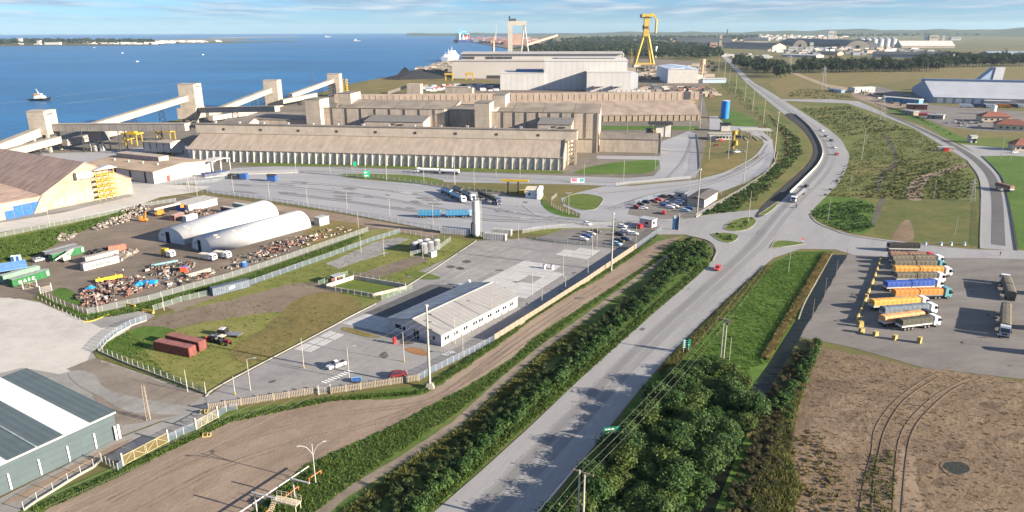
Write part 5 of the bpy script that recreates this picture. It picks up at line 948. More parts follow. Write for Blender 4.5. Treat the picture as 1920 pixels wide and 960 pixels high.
# boom lift, excavator arm, tractors
def boomlift(p,rz,label,s=1.0):
 t=thing('boom_lift',label,'boom lift',p,rz); t.scale=(s,)*3; og=P_('orange')
 part(t,'chassis',og,lambda b:b.box(-1.6,1.6,-1.1,1.1,.5,1.2)); part(t,'turret',og,lambda b:b.box(-1.4,.8,-.9,.9,1.22,2.2)); part(t,'boom',P_('cream'),lambda b:b.beam((1.5,0,2.2),(-7.5,0,3.6),.6,.7)); part(t,'basket',og,lambda b:b.box(-8.6,-7.4,-1,1,2.4,3.5))
 for x in (-1.2,1.2):
  for y in (-1,1):part(t,'wheel',RUB,lambda b:b.wheel(x,y,.5,.5,.4))
boomlift(G(300,404),R(205),'orange boom lift with a long cream arm in the scrap yard',1.2)
t=thing('boom_basket_lift','small orange lift with raised basket in the scrap yard','lift',G(270,415),R(0)); part(t,'chassis',P_('orange'),lambda b:b.box(-1.5,1.5,-.8,.8,.4,1.2)); part(t,'mast',P_('orange'),lambda b:b.bar((.8,0,1.2),(1.3,0,4.5),.25)); part(t,'basket',P_('orange'),lambda b:b.box(-1.6,-.4,-.7,.7,1.3,2.4)); [part(t,'wheel',RUB,lambda b:b.wheel(x,y,.35,.35,.25)) for x in (-1,1) for y in (-.7,.7)]
t=thing('loader_tractor','old tractor with pale canopy beside the red containers','tractor',G(420,645),R(-25)); part(t,'hood',P_('darkred'),lambda b:b.box(.3,2.0,-.4,.4,.8,1.5)); part(t,'canopy',P_('cream'),lambda b:b.box(-1.2,.5,-.8,.8,2.3,2.4)); part(t,'canopy_post',STEEL,lambda b:[b.bar((x,y,1),(x,y,2.3),.05) for x in (-1,.4) for y in (-.7,.7)]); part(t,'chassis',P_('grey'),lambda b:b.box(-1.4,.5,-.5,.5,.6,1.1))
for (x,r) in ((-.9,.75),(1.6,.45)):
 for y in (-.75,.75):part(t,'wheel',RUB,lambda b:b.wheel(x,y,r,r,.35))
t=thing('digger','rusty digger with front bucket next to the canopied tractor','digger',G(405,640),R(155)); part(t,'hood',P_('grey'),lambda b:b.box(-.4,1.6,-.5,.5,.8,1.7)); part(t,'bucket',P_('red'),lambda b:b.prism([(2.2,.2),(3.2,.2),(3.2,.4),(2.4,1.2)],-1,1,'y')); part(t,'arm',P_('darkred'),lambda b:[b.bar((.2,y,1.5),(2.4,y,.8),.1) for y in (-.6,.6)]); [part(t,'wheel',RUB,lambda b:b.wheel(x,y,.6,.6,.35)) for x in (-.6,1.2) for y in (-.8,.8)]
t=thing('flat_trailer','low flat trailer with grey box behind the old tractor','trailer',G(440,630),R(-10)); part(t,'trailer_bed',P_('grey'),lambda b:b.box(-5,2,-1.2,1.2,.6,.8)); part(t,'engine_box',P_('black'),lambda b:b.box(-4.5,-2.2,-1,1,.82,1.9)); part(t,'cover',P_('silver'),lambda b:b.box(-4.2,-2.8,-.8,.8,1.92,2.1)); [part(t,'wheel',RUB,lambda b:b.wheel(x,y,.4,.4,.3)) for x in (-3.5,1) for y in (-1.1,1.1)]
t=thing('excavator','white excavator arm folded before the green container','excavator',G(125,490),R(60)); part(t,'track',STEEL,lambda b:b.box(-1.5,1.5,-1.2,-.6,0,.8)); part(t,'track',STEEL,lambda b:b.box(-1.5,1.5,.6,1.2,0,.8)); part(t,'house',P_('cream'),lambda b:b.box(-1.4,1,-1.1,1.1,.85,2.2)); part(t,'boom',P_('cream'),lambda b:(b.beam((.8,0,1.6),(3,0,3.6),.5,.5),b.beam((3,0,3.6),(-3.5,.5,1.2),.45,.45)))
for (x,y,c,l) in ((317,482,'cream','white-cabbed tractor unit with yellow rig in the scrap yard'),(395,488,'white','white discarded truck cab in the scrap yard, left of the van'),(422,484,'white','old white van body among the scrap')):
 t=thing('scrap_cab',l,'truck cab',G(x,y),R(-20)); cab(t,2.2,c if c !='cream' else 'white',2.2,2.6)
 if c=='cream':part(t,'rig',P_('orange') if False else YEL,lambda b:b.box(-2.6,-.6,-.9,.9,.8,3.2)); wheels(t,[1.4,-1.4])
 if 'van' in l:part(t,'van_box',P_('cream'),lambda b:b.box(-4.5,-.1,-1.1,1.1,.6,2.4)); wheels(t,[1.2,-3])
t=thing('portable_toilet','left one of two light blue portable toilets','toilet',G(27,491),R(0)); part(t,'cubicle',P_('sky'),lambda b:b.box(-.6,.6,-.6,.6,0,2.2)); part(t,'roof',WHITE,lambda b:b.prism([(-.65,2.22),(.65,2.22),(0,2.5)],-.65,.65,'x')); part(t,'door',P_('blue'),lambda b:b.box(-.4,.4,-.64,-.61,.1,2))
copy_tree(t,'right one of two light blue portable toilets',G(36,490))
t=thing('blue_tarp_shed','blue-roofed shelter at the left edge behind the green containers','shelter',G(-4,526),R(40)); part(t,'roof',mat('blue_tarp',(.10,.22,.45),.5,.1),lambda b:b.prism([(-1,3.0),(9,2.6),(9,2.8),(4,4.6),(-1,3.2)],-6,9,'x')); part(t,'post',STEEL,lambda b:[b.bar((x,y,0),(x,y,3),.1) for x in (-5,8) for y in (0,8)])
# scrap heaps: nobody could count the pieces
def scrap_mat(key,cols):
 m=bpy.data.materials.new(key); m.use_nodes=True; nt=m.node_tree; N=nt.nodes.new; L=nt.links.new; b=nt.nodes['Principled BSDF']; b.inputs['Roughness'].default_value=.7
 g=N('ShaderNodeNewGeometry'); r=N('ShaderNodeValToRGB'); r.color_ramp.interpolation='CONSTANT'; e=r.color_ramp.elements
 while len(e)<len(cols):e.new(0.5)
 for i,c in enumerate(cols):e[i].position=i/len(cols); e[i].color=(*c,1)
 L(g.outputs['Random Per Island'],r.inputs[0]); L(r.outputs[0],b.inputs['Base Color']); return m
SCR1=scrap_mat('scrap_red',[(.17,.075,.055),(.04,.037,.037),(.20,.11,.085),(.30,.27,.24),(.15,.06,.045),(.08,.07,.07),(.05,.04,.04),(.22,.14,.11),(.05,.045,.04)])
SCR2=scrap_mat('scrap_mixed',[(.2,.17,.14),(.045,.04,.038),(.36,.34,.31),(.11,.085,.06),(.15,.07,.05),(.09,.13,.17),(.07,.06,.055),(.27,.22,.17),(.05,.045,.04)])
SCR3=scrap_mat('scrap_pale',[(.27,.23,.19),(.2,.17,.14),(.1,.09,.08),(.32,.28,.24),(.14,.12,.1)])
SCRT=scrap_mat('scrap_tyres',[(.02,.02,.02),(.03,.03,.03),(.025,.025,.028)])
def heap(name,px,m,n,size,hmax,label):
 P=[G(*p) for p in px]; c=sum(P,Vector())/len(P); b=MB(); tri=[(c,P[i],P[(i+1) % len(P)]) for i in range(len(P))]; ar=[((q-p).cross(r-p)).length for p,q,r in tri]
 for _ in range(n):
  p,q,r=random.choices(tri,ar)[0]; u,v=random.random(),random.random()
  if u+v>1:u,v=1-u,1-v
  w=p+(q-p)*u+(r-p)*v; e=1-max(u,v,0)*.0; z=random.random()*hmax*max(.15,1-(w-c).length/max((x-c).length for x in P))
  s=size*random.uniform(.4,1.3); M=Matrix.Rotation(random.uniform(0,6.28),3,'Z') @ Matrix.Rotation(random.uniform(-.6,.6),3,'X'); sx,sy,sz=s*random.uniform(.5,1.8),s*random.uniform(.25,.8),s*random.uniform(.2,.7)
  b.add([w+Vector((0,0,z+sz*.5))+M @ Vector((x*sx/2,y*sy/2,k*sz/2)) for x,y,k in ((-1,-1,-1),(1,-1,-1),(1,1,-1),(-1,1,-1),(-.8,-.8,1),(.8,-.8,1),(.8,.8,1),(-.8,.8,1))],[(3,2,1,0),(4,5,6,7),(0,1,5,4),(1,2,6,5),(2,3,7,6),(3,0,4,7)])
 return tag(b.obj(name,m),label,'scrap',None,'stuff')
heap('scrap_heap',[(140,560),(165,540),(200,520),(270,520),(300,535),(250,552),(190,575),(165,580)],SCR1,400,1.15,1.0,'heap of reddish scrapped machines in the fenced corner of the scrap yard')
heap('scrap_heap',[(265,510),(290,495),(340,488),(370,495),(350,512),(310,525)],SCR2,190,1.0,.7,'heap of mixed metal scrap beside the container shadow')
heap('scrap_heap',[(300,530),(340,520),(430,500),(450,500),(380,525),(310,545)],SCR2,80,1.1,.6,'strip of scrap along the scrap yard fence')
heap('scrap_heap',[(425,490),(470,470),(560,440),(640,425),(660,432),(580,460),(500,488),(450,500)],SCR2,220,.9,.6,'long band of rusty scrap beside the front tunnel shed'); heap('scrap_heap',[(470,478),(540,455),(600,440),(600,448),(540,468),(490,485)],SCR1,170,.9,1.0,'rusty red scrap in front of the tunnel shed')
heap('scrap_heap',[(170,428),(200,412),(245,402),(250,412),(200,428),(178,434)],SCR3,150,1.1,.7,'pale rubble and timber heap by the scrap yard back fence'); heap('scrap_heap',[(225,400),(250,388),(282,385),(280,400),(240,410)],SCR3,160,1.2,1.8,'stacked pallets heap near the orange boom lift')
heap('tyre_heap',[(165,478),(180,470),(205,470),(208,480),(185,484)],SCRT,200,1.0,2.0,'heap of black tyres beside the rust-red container'); heap('scrap_heap',[(345,395),(390,392),(405,400),(360,408)],SCR1,120,1.0,.7,'rusty scrap strip before the long grey shed'); heap('scrap_heap',[(205,482),(240,472),(262,474),(225,490)],SCR3,90,1.8,.4,'stack of pale beams beside the white lettered container')
heap('scrap_heap',[(100,452),(120,440),(145,435),(140,446),(112,456)],SCR3,90,1.2,.8,'low pale spoil heap at the edge of the scrap yard grass')
for i,(x,y) in enumerate([(170,545),(262,536),(275,534),(288,533)]):
 t=thing('blue_drum_cover','bright blue tarpaulin bundle on the reddish scrap heap, %s from the left' % ('first','second','third','fourth')[i],'tarpaulin',G(x,y),R(30*i),'blue bundles on the scrap heap'); part(t,'cover',mat('bright_blue',(.02,.25,.55),.5),lambda b:b.prism([(-1.4,0),(1.4,0),(1.1,1.1),(0,1.6),(-1.1,1.1)],-.9,.9,'y'))
t=thing('yellow_beam','bright yellow lifting beam lying on the scrap heap','beam',G(180,531),R(40)); part(t,'beam_body',mat('bright_yellow',(.75,.55,.02),.5),lambda b:b.box(0,8,-.5,.5,.3,1.3)); part(t,'beam_lug',YEL,lambda b:[b.box(x,x+.3,-.1,.1,1.32,1.9) for x in (1,6)])
t=thing('teal_pipe','long teal pipe lying across the mixed scrap','pipe',G(283,501),R(38)); part(t,'pipe_body',P_('teal'),lambda b:b.bar((0,0,.5),(9,0,.6),.45,10)); part(t,'flange',STEEL,lambda b:b.bar((-.1,0,.5),(.1,0,.5),.6,10))
t=thing('red_blue_cover','red and blue striped cover on the mixed scrap','tarpaulin',G(346,510),R(10)); part(t,'cover',mat('red_cover',(.6,.08,.03),.5),lambda b:b.prism([(-1.3,0),(1.3,0),(.9,1.6),(-.9,1.8)],-1.2,.3,'y')); part(t,'blue_band',mat('blue_cover',(.08,.12,.45),.5),lambda b:b.prism([(-1.3,0),(1.3,0),(.8,1.9),(-.8,1.9)],.32,1.3,'y'))
t=thing('blue_tank','small blue round tank by the scrap yard fence','tank',G(458,500),0); part(t,'tank_shell',P_('blue'),lambda b:b.cyl(0,0,0,1.7,1.2,1.1,14)); part(t,'tank_lid',P_('sky'),lambda b:b.cyl(0,0,1.72,1.9,.9,.4,14))
t=thing('timber_wall','low concrete pen wall at the scrap yard fence','wall',G(350,522),R(52)); [part(t,'wall_block',KERB,lambda b:b.box(1.5*i,1.45+1.5*i,0,.6,0,1.4)) for i in range(6)]
# round grey tanks group
for i,(x,y,l) in enumerate([(778,472,'leftmost of the grey round tanks'),(786,468,'grey round tank behind the leftmost, back row'),(794,474,'front middle grey round tank'),(806,471,'grey round tank right of the front middle one'),(800,466,'grey round tank in the centre of the back row'),(818,467,'rightmost of the grey round tanks')]):
 t=thing('water_tank',l,'tank',G(x,y),0,'grey round tanks'); part(t,'tank_shell',mat('tank_grey',(.27,.28,.28),.6,.1,lines=[(2,.8,.08,.7)]),lambda b:b.cyl(0,0,0,3.6,1.6,n=20)); part(t,'tank_lid',mat('tank_lid',(.33,.34,.34),.6),lambda b:b.cyl(0,0,3.62,4.2,1.6,.35,n=20)); part(t,'manhole',STEEL,lambda b:b.cyl(.4,0,4.0,4.4,.3,n=8))
t=thing('pump_box','white pump cabinet in front of the grey round tanks','cabinet',G(811,481),R(52)); part(t,'cabinet',WHITEW,lambda b:b.box(-1.4,1.4,-.9,.9,0,2)); part(t,'roof',GALV,lambda b:b.box(-1.5,1.5,-1,1,2.02,2.15))
for (a,b_,l) in (((1942,556),(2030,560),'olive tarped truck past the right edge, level with the orange truck'),((1940,622),(2030,628),'olive tarped truck past the right edge, level with the short dark truck'),((1936,668),(2030,676),'olive tarped truck past the right edge, nearest the brown field')):truck(a,b_,'white',['olive','olive'],l)
# ================================================================== fences, walls, gates, poles, wires, signs
NETB=net_mat('blue_net',(.14,.20,.28),.30); NETG=net_mat('grey_net',(.30,.36,.36),.22); NETW=net_mat('pale_net',(.45,.46,.45),.18); NETY=net_mat('yellow_net',(.10,.078,.02),.75); NETGR=net_mat('green_net',(.16,.26,.18),.28)
POSTW=mat('white_post',(.32,.315,.30),.7,.08); POSTC=mat('concrete_post',(.42,.39,.34),.85,.1); TANW=mat('tan_panel',(.22,.18,.138),.85,.1,.6); PICK=mat('picket_tan',(.27,.23,.185),.85,.08,.8)
CONCP=mat('pole_concrete',(.36,.34,.30),.85,.08,.5); WOOD=mat('pole_wood',(.26,.19,.13),.9,.12,.8)
def walk(pts,step):
 out=[]; 
 for a,b_ in zip(pts,pts[1:]):
  k=max(1,round((b_-a).length/step)); out+=[(a+(b_-a)*(i/k),(b_-a)) for i in range(k)]
 out.append((pts[-1],pts[-1]-pts[-2])); return out
_pm={}
def post_mesh(h,r,m):
 k=(round(h,1),r,m.name)
 if k not in _pm:_pm[k]=MB().box(-r,r,-r,r,0,h).mesh('post',m)
 return _pm[k]
def fence(px,h,label,net=NETG,post=POSTW,step=3.0,r=.055,name='mesh_fence',cap=None,group=None,base=.0):
 P=[G(*p) for p in px]; o0=P[0]; t=thing(name,label,'fence',o0,0,group); W=walk(P,step)
 for p,d in W[:300]:put('post',post_mesh(h,r,post),t,p-o0,math.atan2(d.y,d.x))
 Q=[p-o0 for p,d in W]
 if net:part(t,'net',net,lambda b:b.add([(q.x,q.y,base+.05) for q in Q]+[(q.x,q.y,h-.15) for q in Q],[(i,i+1,len(Q)+i+1,len(Q)+i) for i in range(len(Q)-1)]))
 part(t,'rail',post,lambda b:[b.bar((a.x,a.y,h-.12),(c.x,c.y,h-.12),.02,4) for a,c in zip(Q,Q[1:])])
 if cap:part(t,'plinth',cap,lambda b:[b.beam(a,c,.25,.45) for a,c in zip(Q,Q[1:])])
 return t
# tan panel wall and picket fence
A=G(927,640); P=[G(927,640),G(1010,588),G(1100,530),G(1193,466)]; t=thing('panel_wall','long tan precast panel wall between dirt road and paved yard','wall',A,0); W=walk(P,2.6)
for (p,d) in W[:-1]:
 L_=(W[W.index((p,d))+1][0]-p).length; o=put('panel',_pm.setdefault(('panel',round(L_,1)),MB().box(.06,round(L_,1)-.06,-.07,.07,.0,2.05).mesh('panel',TANW)),t,p-A,math.atan2(d.y,d.x)); put('post',post_mesh(2.2,.12,TANW),t,p-A,math.atan2(d.y,d.x))
def picket_fence(a,b_,label,h=1.75):
 A,rz,ln=frame(a,b_); t=thing('picket_fence',label,'fence',A,rz); n=int(ln/.36); pm=_pm.setdefault('picket',MB().box(-.09,.09,-.04,.04,.1,h).mesh('picket',PICK))
 for i in range(n):put('picket',pm,t,(i*ln/n,0,0))
 for i in range(int(ln/3.4)+1):put('post',post_mesh(h+.15,.13,PICK),t,(i*3.4,.12,0))
 for z in (.35,h-.3):part(t,'rail',PICK,lambda b:b.box(0,ln,.045,.10,z,z+.14))
 return t
picket_fence((392,770),(596,738),'pale picket fence left of the small gate'); picket_fence((621,739),(786,714),'pale picket fence right of the small gate')
def gate(a,b_,h,m,net,label,leaves=2):
 A,rz,ln=frame(a,b_); t=thing('gate',label,'gate',A,rz); w=ln/leaves
 for i in range(leaves):
  x0,x1=i*w+.08,(i+1)*w-.08
  l=part(t,'gate_leaf',m,lambda b:(b.box(x0,x1,-.05,.05,.1,.2),b.box(x0,x1,-.05,.05,h-.1,h),b.box(x0,x0+.1,-.04,.04,.2,h-.1),b.box(x1-.1,x1,-.04,.04,.2,h-.1),b.box((x0+x1)/2-.05,(x0+x1)/2+.05,-.04,.04,.2,h-.1),b.bar((x0,0,.2),((x0+x1)/2,0,h-.1),.05,4),b.bar(((x0+x1)/2,0,h-.1),(x1,0,.2),.05,4)))
  if net:part(l,'net',net,lambda b:b.add([(x0,.03,.15),(x1,.03,.15),(x1,.03,h-.05),(x0,.03,h-.05)],[(0,1,2,3)]))
 for x in (0,ln):part(t,'gate_post',POSTW,lambda b:b.box(x-.15,x+.15,-.15,.15,0,h+.7))
 return t
gate((598,740),(620,737),1.7,PICK,NETW,'small braced gate between the two picket fences',1)
gate((231,874),(316,829),2.2,mat('cream_steel',(.34,.30,.19),.6),NETY,'wide yellow-netted double gate in the near fence'); gate((368,806),(409,783),2.1,mat('cream_steel',(.34,.30,.19),.6),NETW,'narrow braced double gate above the yellow-netted one')
gate((44,543),(70,538),2.0,PICK,None,'wooden braced gate before the lettered green container',1); gate((76,551),(97,545),2.0,PICK,NETW,'pale open gate leaf at the scrap yard corner',1)
fence([(317,829),(345,815),(368,806)],1.9,'blue-netted fence between the two near gates',NETB,step=1.8)
fence([(409,783),(425,772),(445,768)],1.7,'short blue-netted fence above the narrow gate',NETB,step=1.8)
t_=fence([(45,958),(70,940),(100,922),(128,904),(152,890),(176,877),(190,864)],1.9,'white post railing beside the corner warehouse path',None,step=3.2,cap=KERB,name='post_railing')
fence([(192,866),(207,875),(222,884),(231,876)],1.8,'short netted fence turning the corner beside the yellow-netted gate',NETB,step=1.8)
fence([(806,702),(850,680),(890,660),(927,640)],1.9,'blue-netted fence on white posts below the white office',NETB,step=2.0); fence([(786,714),(806,702)],1.9,'short blue-netted fence beside the tallest near pole',NETB,step=2.0)
fence([(1193,466),(1215,450),(1240,432)],2.0,'blue-netted fence along the lower car park edge',NETB,step=2.0)
fence([(386,740),(340,722),(290,703),(240,684),(185,660)],2.0,'netted fence on the lower left side of the red container lawn',NETG,step=2.4,cap=KERB); fence([(185,660),(200,642),(220,626),(245,612),(275,602)],2.0,'curved netted fence at the upper left of the red container lawn',NETB,step=1.8,cap=KERB)
fence([(76,551),(100,566),(130,578),(165,591)],2.0,'netted fence at the corner of the scrap yard lawn',NETG,step=2.6); fence([(165,591),(220,578),(280,565),(345,546),(420,525),(500,500),(600,465),(690,434)],2.1,'long netted fence along the lower side of the scrap yard',NETG,step=3.4); fence([(72,560),(110,580),(150,600),(163,601)],.9,'low row of white posts along the concrete yard edge',None,step=3.0,name='post_row')
fence([(288,583),(340,566),(390,554)],1.9,'netted fence left of the blue-grey container',NETG,step=3); fence([(464,537),(540,510),(620,482),(700,452),(750,437)],2.0,'blue-green netted fence along the grassy track',NETB,step=3.2); fence([(750,437),(800,446),(845,452),(820,470),(770,480)],1.9,'netted fence around the grey round tanks',NETG,step=3)
fence([(350,358),(420,366),(480,374),(560,386),(650,401),(735,417),(822,434)],2.2,'long netted fence along the lower side of the truck yard',NETG,step=3.6); fence([(385,334),(430,328),(500,326),(560,324),(640,330),(700,334),(780,344),(840,353),(900,361),(948,366)],2.2,'long pale fence along the upper side of the truck yard',NETW,step=3.6,cap=PALEW)
fence([(640,318),(760,326),(850,336),(960,342),(1060,346),(1150,350)],2.0,'pale fence between terminal road and upper lane',NETW,step=4); fence([(1155,350),(1230,343),(1300,336),(1312,320),(1310,285),(1306,252)],2.2,'dark-footed fence round the wide terminal driveway',NETW,step=3.6,cap=STEEL)
fence([(1044,368),(1034,376),(1034,386),(1055,398),(1088,407)],1.8,'curved netted fence left of the oval lawn',NETW,step=2.4); fence([(980,438),(1010,432),(1060,427),(1120,424),(1180,422)],1.9,'netted fence along the top of the lower car park',NETW,step=2.6); fence([(985,450),(1040,456),(1100,461),(1160,466),(1190,469)],1.9,'netted fence along the bottom of the lower car park',NETB,step=2.6)
fence([(1305,408),(1345,385),(1385,362),(1430,333),(1452,308),(1458,285)],2.0,'pale fence between terminal road and highway bank',NETW,step=3,cap=KERB); fence([(1195,392),(1190,382),(1215,374),(1240,369)],1.8,'blue-netted fence round the left tip of the upper car park',NETB,step=2.2)
fence([(-40,454),(60,433),(130,419),(200,404),(262,389),(330,378)],1.9,'netted fence between quay road and scrap yard grass',NETG,step=3); fence([(1715,452),(1760,457),(1800,461),(1824,463)],1.0,'low white rail along the lawn beside the junction',None,step=3,name='low_rail'); fence([(1836,462),(1837,420),(1837,376)],1.2,'thin post fence beside the frontage road lawn',NETW,step=4)
fence([(310,347),(350,347),(400,342),(440,330)],2.0,'netted fence below the brown-roofed depot',NETG,step=3)
# sunken basin with green bed
bx=[(612,541),(700,556),(762,541),(664,524)]; BA=[G(*p) for p in bx]; o0=BA[0]
t=thing('settling_basin','square concrete-walled basin with a bright green bed','basin',o0,0)
part(t,'basin_bed',LAWN,lambda b:b.add([tuple(p-o0+Vector((0,0,.17))) for p in BA],[(0,1,2,3)]))
for i in range(4):
 a,c=BA[i]-o0,BA[(i+1) % 4]-o0; part(t,'basin_wall',mat('basin_concrete',(.45,.40,.33),.9,.14,.5),lambda b:b.beam(a+(c-a)*(.0 if i % 2 else .012),c-(c-a)*(.0 if i % 2 else .012),.35,1.0 if i in (0,1) else 1.5))
fence([(598,536),(640,549),(716,563),(772,543),(700,527),(652,517),(598,536)],1.9,'green-netted fence enclosing the square basin',NETGR,step=2.6)
t=thing('pump_shelter','small grey-roofed pump shelter at the corner of the square basin','shelter',G(634,530),R(48)); part(t,'roof',GALV,lambda b:b.box(-2,2,-1.6,1.6,2.6,2.75)); part(t,'wall',mat('brick_dark',(.16,.06,.045),.9),lambda b:b.box(-1.7,1.7,1.2,1.5,0,2.58)); [part(t,'post',WHITE,lambda b:b.cyl(x,-1.2,0,2.58,.18)) for x in (-1.6,1.6)]; part(t,'railing',YEL,lambda b:b.box(-4.5,-1.5,-1.6,-1.5,.6,1.2))
# barriers and blocks
BLOCKY=mat('ochre_block',(.38,.28,.10),.85,.12,.8)
for i,(x,y,l) in enumerate([(1613,613,'ochre concrete block where the barrier line ends'),(1615,624,'leftmost ochre block of the short row below the trucks'),(1641,630,'second ochre block of the short row below the trucks'),(1677,637,'third ochre block of the short row below the trucks'),(1723,643,'rightmost ochre block of the short row below the trucks'),(1624,560,'single pale ochre block midway along the barrier line')]):
 tag(MB().prism([(-.75,0),(.75,0),(.6,1.35),(-.6,1.35)],-.45,.45,'y').obj('concrete_block',BLOCKY),l,'block','ochre blocks in the lorry park'); o=COL.objects[-1]; o.location=G(x,y)+Vector((0,0,.06)); o.rotation_euler=(0,0,R(8+9*i)); o.scale=(1,1,1.25 if i in (0,4) else 1.0)
t=thing('barrier_line','line of low ochre concrete barriers dividing the lorry park','barrier',G(1652,484),0); W=walk([G(1652,484),G(1640,520),G(1622,565),G(1605,604)],2.0); bme=MB().prism([(-.35,0),(.35,0),(.2,.75),(-.2,.75)],.05,1.95,'x').mesh('barrier',BLOCKY)
for p,d in W[:-1]:put('barrier',bme,t,p-G(1652,484)+Vector((0,0,.06)),math.atan2(d.y,d.x))
JB=[G(*p) for p in [(1480,363),(1510,334),(1536,305),(1541,278),(1520,240),(1492,215)]]; t=thing('median_barrier','pale concrete median barrier beside the fresh dark lane','barrier',JB[0],0); W=walk(spline(JB,5),3.0); bme=MB().prism([(-.32,0),(.32,0),(.12,.9),(-.12,.9)],.02,2.98,'x').mesh('barrier',mat('barrier_pale',(.5,.46,.38),.85,.1))
for p,d in W[:-1]:put('barrier',bme,t,p-JB[0]+Vector((0,0,.1)),math.atan2(d.y,d.x))
ribbon('kerb',[(1560,476),(1540,512),(1510,566),(1497,600)],.3,KERB,8,height=.2); ribbon('kerb',[(1336,490),(1343,470),(1328,452),(1285,441)],.3,KERB,8,height=.15); ribbon('kerb',[(1518,402),(1530,417),(1560,431),(1600,443),(1700,457),(1830,468)],.3,KERB,8,height=.15); ribbon('kerb',[(1838,466),(1838,342),(1815,303)],.3,KERB,8,height=.15); ribbon('kerb',[(1906,470),(1891,381),(1876,330),(1841,293)],.4,STEEL,8,height=.25)
# ---- poles
def pole(bx,by,ty,label,kind='plain',r=None,m=None,group=None,rz=0.0,name='light_pole'):
 h=HT(bx,by,ty); t=thing(name,label,'pole',G(bx,by),rz,group); r=r or max(.11,h*.011); m=m or CONCP
 part(t,'shaft',m,lambda b:b.cyl(0,0,0,h,r,r*.62,8))
 if kind=='lamp':part(t,'lamp_arm',GALV,lambda b:b.tube([(0,0,h-.1),(.5,0,h+.25),(1.6,0,h+.4)],.06)); part(t,'lamp_head',GALV,lambda b:b.box(1.4,2.2,-.13,.13,h+.33,h+.47))
 if kind=='double':
  for s_ in (-1,1):part(t,'lamp_arm',POSTW,lambda b:b.tube([(0,0,h*.7),(s_*.35,0,h*.82),(s_*1.0,0,h*.94),(s_*2.0,0,h)],.07)); part(t,'lamp_head',POSTW,lambda b:b.box(min(s_*1.9,s_*2.6),max(s_*1.9,s_*2.6),-.13,.13,h-.04,h+.1))
 if kind=='flood':part(t,'crossarm',STEEL,lambda b:b.box(-1.2,1.2,-.07,.07,h-.3,h-.15)); [part(t,'floodlight',GALV,lambda b:b.box(x-.2,x+.2,-.3,-.08,h-.35,h+.05)) for x in (-1,-.35,.35,1)]
 if kind=='brackets':part(t,'head_plate',GALV,lambda b:b.cyl(0,0,h,h+.35,r*1.5,r*1.3,8)); [part(t,'bracket',STEEL,lambda b:b.box(r*.5,r+.75,-.1,.1,h*(1-.10-.09*k),h*(1-.10-.09*k)+.14)) for k in range(6)]
 if kind=='cross':part(t,'crossarm',WOOD,lambda b:b.box(-1.4,1.4,-.1,.1,h-.55,h-.35)); [part(t,'insulator',STEEL,lambda b:b.cyl(x,0,h-.34,h-.05,.07)) for x in (-1.25,0,1.25)]
 if kind=='foot':part(t,'painted_foot',YEL,lambda b:b.cyl(0,0,.02,.8,r*1.25,n=8))
 return t
pole(806,727,574,'tallest near concrete pole with side brackets beside the picket fence','brackets',.34,name='concrete_pole'); tag(MB().prism([(-1.1,0),(1.1,0),(.7,1.2),(-.7,1.2)],-.7,.7,'y').obj('pole_footing',KERB),'pale concrete footing at the base of the tallest near pole','footing').location=G(806,728)-Vector((0,.0,0))
pole(1146,508,401,'tall concrete pole with brackets standing at the tan panel wall','brackets',.3,name='concrete_pole'); pole(1307,402,318,'tall concrete pole between upper car park and highway bank','brackets',.3,name='concrete_pole')
pole(592,906,832,'double-armed white street lamp beside the dirt road','double',.12,POSTW,rz=R(20),name='street_lamp')
t=thing('lattice_pole','tan lattice mast standing beside the corner warehouse yard','mast',G(279,787),R(20)); h=HT(279,787,722)
part(t,'mast_leg',PICK,lambda b:[b.bar((x,y,0),(x*.6,y*.6,h),.08,4) for x in (-.35,.35) for y in (-.35,.35)]); part(t,'mast_brace',PICK,lambda b:[b.bar((-.33,-.33,i*h/9),(.33,-.33,(i+1)*h/9),.05,4) for i in range(9)]+[b.bar((.33,.33,i*h/9),(.33,-.33,(i+1)*h/9),.05,4) for i in range(9)])
for (a) in [(570,691,634,'pale pole with painted foot on the paved yard, left of the pickup','foot'),(655,711,651,'lamp pole in front of the pickup on the paved yard','lamp'),(758,679,623,'pale pole with painted foot by the white office corner','foot'),(853,645,593,'lamp pole at the near windows of the white office','lamp'),(868,668,628,'short pale pole at the blue-netted fence below the white office','foot'),(922,602,556,'lamp pole at the far windows of the white office','lamp'),(470,733,674,'lamp pole with curved arm left of the picket fence','lamp'),(352,735,694,'white pole near the corner of the red container lawn','plain'),(386,738,716,'short post at the corner of the red container lawn','plain'),(441,741,706,'short painted post before the picket fence','foot'),(998,555,512,'thin pole on the pale slabs beyond the white office','plain'),(1016,569,540,'short thin pole by the panel wall beyond the white office','plain'),(1056,520,470,'thin pole on the shaded lane of the paved yard','plain'),(1060,546,517,'short thin pole by the middle of the panel wall','plain'),(1102,520,487,'thin pole just left of the tall bracket pole','plain'),(1110,480,425,'thin pole at the bottom fence of the lower car park, left','plain'),(1119,466,420,'thin pole at the bottom fence of the lower car park, right','plain'),(1192,460,425,'thin pole at the corner of the lower car park','plain'),
   (677,475,434,'white lamp pole beside the grassy track near the scrap yard','lamp'),(720,480,442,'white lamp pole left of the grey round tanks','lamp'),(793,485,452,'white lamp pole in front of the grey round tanks','lamp'),(672,428,400,'thin pole at the end of the scrap yard fence','plain'),(308,582,550,'white post at the scrap yard corner','plain'),(185,588,550,'white pole at the scrap yard fence corner','plain'),(94,424,388,'thin pole beside the quay road','plain'),(370,368,328,'lamp pole near the brown-roofed depot','lamp'),(355,358,310,'thin pole beside the depot fence','plain'),(438,362,330,'lamp pole beside the traffic circle at the left of the truck yard','lamp'),(972,450,418,'white pole left of the lower car park','plain')]:pole(*a[:4],a[4],group='yard poles')
